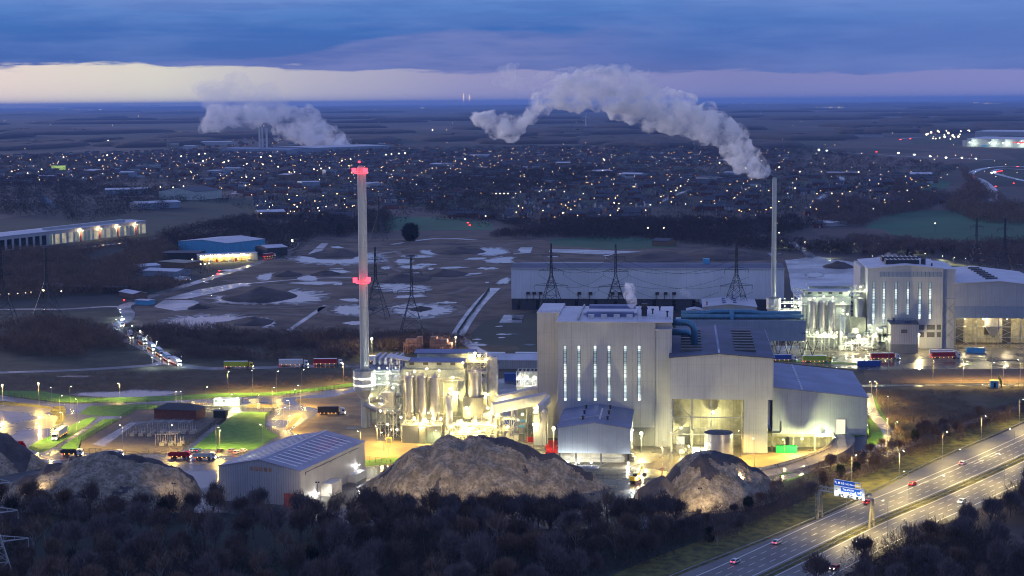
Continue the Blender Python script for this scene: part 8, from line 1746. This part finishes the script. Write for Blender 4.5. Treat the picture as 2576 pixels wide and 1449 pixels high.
# distribution centre, far right
t, w, rf = fbox('distribution_centre', 'huge brightly lit distribution centre at the right edge', 2432, 368, 2660, 374, 24, 150, 'mint', 'roof_light', 'warehouse', 5)
b = MB(); b.box(-30, -1, 10, 70, 0, 18); b.build('office_wing', M['clad'], t)
t2, w2_, rf = fbox('distribution_centre', 'second pale roofed hall behind the bright distribution centre', 2452, 352, 2660, 354, 30, 200, 'clad', 'roof_light', 'warehouse', 4)
M['redsign'] = mat('red_sign', (.5, .02, .03), .5, emit=(1, .05, .05), es=.5); b = MB(); b.box(w * .52, w * .72, -.6, -.1, 14, 17); b.build('sign', M['redsign'], t); b = MB(); b.box(w * .18, w * .24, -4, -.5, 0, 6); b.build('loading_dock', M['cyan'], t)
for k, x in enumerate((.07, .30, .45, .62)): flood(t.matrix_basis @ Vector((w * x, -14, 14)), 16000, 'bright flood on the front of the distribution centre, %s' % ORD[k], (.9, 1, .85), 1.6)
rd = random.Random(9)
for i, (x, y) in enumerate(sorted((rd.uniform(2330, 2450), rd.uniform(335, 362)) for _ in range(22))): bright(x, y, rd.choice([1.3, 1.6, 2.4]), 'bright yard lamp beside the distribution centre, number %d counted from the left' % (i + 1), h=12)
# far traffic
def glint(x, y, label, m_, l=5):
    b = MB(); k = G(x, y).y / FOC; b.box(-l * k * .5, l * k * .5, -1, 1, .6, .6 + 1.0 * k); o = b.build('far_car', [M[m_]], None, loc=G(x, y), rz=rd.uniform(-.3, .3)); tag(o, label, 'car', 'far traffic with lights on')
FT = [(2495, 436, 'head'), (2502, 434, 'head'), (2508, 433, 'tail'), (2514, 432, 'tail'), (2520, 431, 'tail'), (2505, 470, 'tail'), (2550, 462, 'tail'), (2450, 444, 'tail'), (2290, 350, 'tail'), (2265, 352, 'tail'), (2060, 378, 'head'), (2080, 380, 'head'), (2205, 383, 'tail'), (2260, 386, 'head'), (2300, 390, 'head'), (2340, 394, 'head'), (2380, 397, 'head'), (2420, 398, 'head'), (2455, 400, 'head'), (2560, 420, 'tail'), (2600, 422, 'head'), (595, 455, 'tail'), (600, 458, 'tail'), (602, 463, 'tail'), (606, 470, 'head'), (607, 475, 'head'), (604, 480, 'head'), (610, 484, 'tail'), (1177, 562, 'tail'), (1182, 568, 'tail'), (548, 690, 'tail'), (552, 683, 'tail'), (312, 757, 'tail'), (735, 605, 'head')]
for i, (x, y, m_) in enumerate(sorted(FT)): glint(x, y, 'far vehicle with %s, number %d counted from the left' % ('red tail lights' if m_ == 'tail' else 'white headlamps', i + 1), m_, 4)
rd = random.Random(5)
b = MB()
for _ in range(60): p = G(rd.uniform(2485, 2560) , rd.uniform(325, 334)); s = rd.uniform(1, 2.6); b.bar(p, p + Vector((0, 0, s * 1.5)), s, 5)
o = b.build('brake_lights', M['tail']); tag(o, 'cluster of red brake lights behind the distribution centre', 'lights', kind='stuff')
for lb, x, y, rz in (('white tanker lorry with red lights on the far straight road', 470, 706, .9), ('white lorry with red tail lights further up the far road', 686, 646, 1.0)): artic(lb, 'white', 'white' if x < 500 else 'red', G(x, y), rz, 'lorries on the far road')
# ------------------------------------------------------------------ steam plumes
def steam_mat(name, dens, scale, lo=.40, hi=.62, col=(.995, .995, 1)):
    m = bpy.data.materials.new(name); m.use_nodes = True; t = m.node_tree; t.nodes.clear()
    tc = N(t, 'ShaderNodeTexCoord'); n = N(t, 'ShaderNodeTexNoise'); n.inputs['Scale'].default_value = scale; n.inputs['Detail'].default_value = 5; n.inputs['Roughness'].default_value = .62; n.inputs['Distortion'].default_value = .4
    t.links.new(tc.outputs['Object'], n.inputs['Vector'])
    p = N(t, 'ShaderNodeVolumePrincipled'); p.inputs['Color'].default_value = (*col, 1); p.inputs['Anisotropy'].default_value = .35
    t.links.new(MATH(t, 'MULTIPLY', MAPR(t, n.outputs['Fac'], lo, hi), dens), p.inputs['Density'])
    o = N(t, 'ShaderNodeOutputMaterial'); t.links.new(p.outputs[0], o.inputs['Volume'])
    m.cycles.volume_step_rate = .6 if hasattr(m.cycles, 'volume_step_rate') else 1
    return m
def plume(name, label, Y, pts, depth, dens, scale, seed, lump=.35, sub=2, lo=.40, hi=.62, voxel=None):
    rd = random.Random(seed); V, Fq = [], []
    import bmesh
    bm = bmesh.new(); k = Y / FOC; c0_ = None
    S_ = []
    for (x0, y0, r0), (x1, y1, r1) in zip(pts, pts[1:]):
        if r1 < 0: continue
        r0 = abs(r0); d = math.hypot(x1 - x0, y1 - y0); n = max(1, int(d / (min(r0, abs(r1)) * .45)))
        for i in range(n): q = i / n; S_.append((x0 + (x1 - x0) * q, y0 + (y1 - y0) * q, r0 + (abs(r1) - r0) * q))
    S_.append((pts[-1][0], pts[-1][1], abs(pts[-1][2])))
    cx, cz = FY(S_[0][0], S_[0][1], Y); org = Vector((cx, Y, cz))
    for x, y, r in S_:
        for _ in range(4):
            a, z = FY(x + rd.uniform(-.55, .55) * r, y + rd.uniform(-.55, .55) * r, Y); rr = r * k * rd.uniform(.45, .8)
            bmesh.ops.create_icosphere(bm, subdivisions=2, radius=rr, matrix=Matrix.Translation(Vector((a, Y + rd.uniform(-.5, .5) * depth, z)) - org))
    me = bpy.data.meshes.new(name); bm.to_mesh(me); bm.free(); me.materials.append(steam_mat(name + '_vapour', dens, scale, lo, hi))
    o = bpy.data.objects.new(name, me); COL.objects.link(o); o.location = org
    rm = o.modifiers.new('skin', 'REMESH'); rm.mode = 'VOXEL'; rm.voxel_size = voxel or max(1.2, 9 * k)
    tx = bpy.data.textures.new(name + '_lumps', 'CLOUDS'); tx.noise_scale = 24 * k; tx.noise_depth = 3
    dm = o.modifiers.new('lumps', 'DISPLACE'); dm.texture = tx; dm.strength = 30 * k * lump / .35; dm.mid_level = .5
    tag(o, label, 'steam'); return o
plume('steam_plume', 'big white steam plume bending left from the slimmer chimney', c2v, [(1925, 424, 12), (1900, 418, 30), (1868, 400, 44), (1845, 360, 46), (1815, 325, 46), (1770, 300, 48), (1710, 290, 52), (1640, 260, 62), (1560, 230, 66), (1480, 225, 58), (1410, 225, 48), (1370, 250, 32), (1335, 290, 20), (1310, 318, 16), (1270, 322, 38), (1225, 308, 28), (1200, 296, 16), (1186, 286, 8)], 20, .30, .10, 3, lo=.45, hi=.61)
plume('steam_plume', 'faint wisps of steam above the middle of the big plume', c2v + 10, [(1300, 160, 10), (1270, 185, 22), (1245, 205, 14), (1330, 215, 20), (1380, 190, 16), (1420, 180, 12), (1560, 175, 16), (1620, 190, 18)], 14, .05, .12, 5, lo=.44, hi=.62)
plume('steam_plume', 'broad soft steam cloud over the far chimneys on the left', 5600, [(885, 366, 10), (850, 352, 24), (805, 335, 42), (750, 325, 46), (712, 318, 34), (770, 296, 30), (690, 288, 20), (640, 292, 30), (590, 296, 24), (545, 298, 32), (510, 325, 12)], 90, .034, .019, 8, lo=.43, hi=.62)
plume('steam_plume', 'thin veil of old steam above the soft cloud on the left', 5900, [(700, 270, 40), (640, 245, 50), (570, 235, 46), (520, 240, 30)], 120, .010, .01, 9, lo=.35, hi=.7)
plume('steam_puff', 'white puff of steam from the near boiler house roof', vb + 20, [(1596, 772, 7), (1592, 762, 12), (1583, 745, 14), (1590, 728, 10), (1578, 716, 6)], 4, .35, .35, 11, lo=.38, hi=.6, voxel=.8)
plume('steam_puff', 'thin steam trail from the white roofed workshop', pv + 4, [(1780, 762, 4), (1755, 752, 7), (1728, 742, 7), (1712, 730, 6)], 3, .16, .5, 12, lo=.4, hi=.6, voxel=.6)
plume('steam_puff', 'low steam drifting along the far boiler house roof', v2 + 40, [(2300, 655, 6), (2250, 648, 9), (2200, 650, 6), (2178, 660, 5), (2360, 662, 8), (2390, 668, 5)], 6, .10, .3, 13, lo=.42, hi=.62, voxel=.8)
plume('steam_puff', 'small drift of mist low in the woods at the left edge', 3000, [(60, 488, 9), (85, 494, 12), (112, 506, 10), (130, 520, 6)], 20, .03, .05, 14)
# ------------------------------------------------------------------ the air
hz = MB(); hz.box(-60000, 60000, -3500, 91000, -2, 205); ho = hz.build('haze', bpy.data.materials.new('haze_air')); tag(ho, kind='stuff', label='blue evening haze thickening towards the horizon', cat='haze')
hm = ho.data.materials[0]; hm.use_nodes = True; t = hm.node_tree; t.nodes.clear(); p = N(t, 'ShaderNodeVolumePrincipled'); p.inputs['Color'].default_value = (.32, .53, 1, 1); p.inputs['Density'].default_value = HAZE
t.links.new(p.outputs[0], N(t, 'ShaderNodeOutputMaterial').inputs['Volume'])
# unused prototypes below the ground are removed
for o in list(bpy.data.objects):
    if o.parent is None and o.location.z < -400:
        for c in [k for ch in o.children for k in ch.children] + list(o.children) + [o]: bpy.data.objects.remove(c)
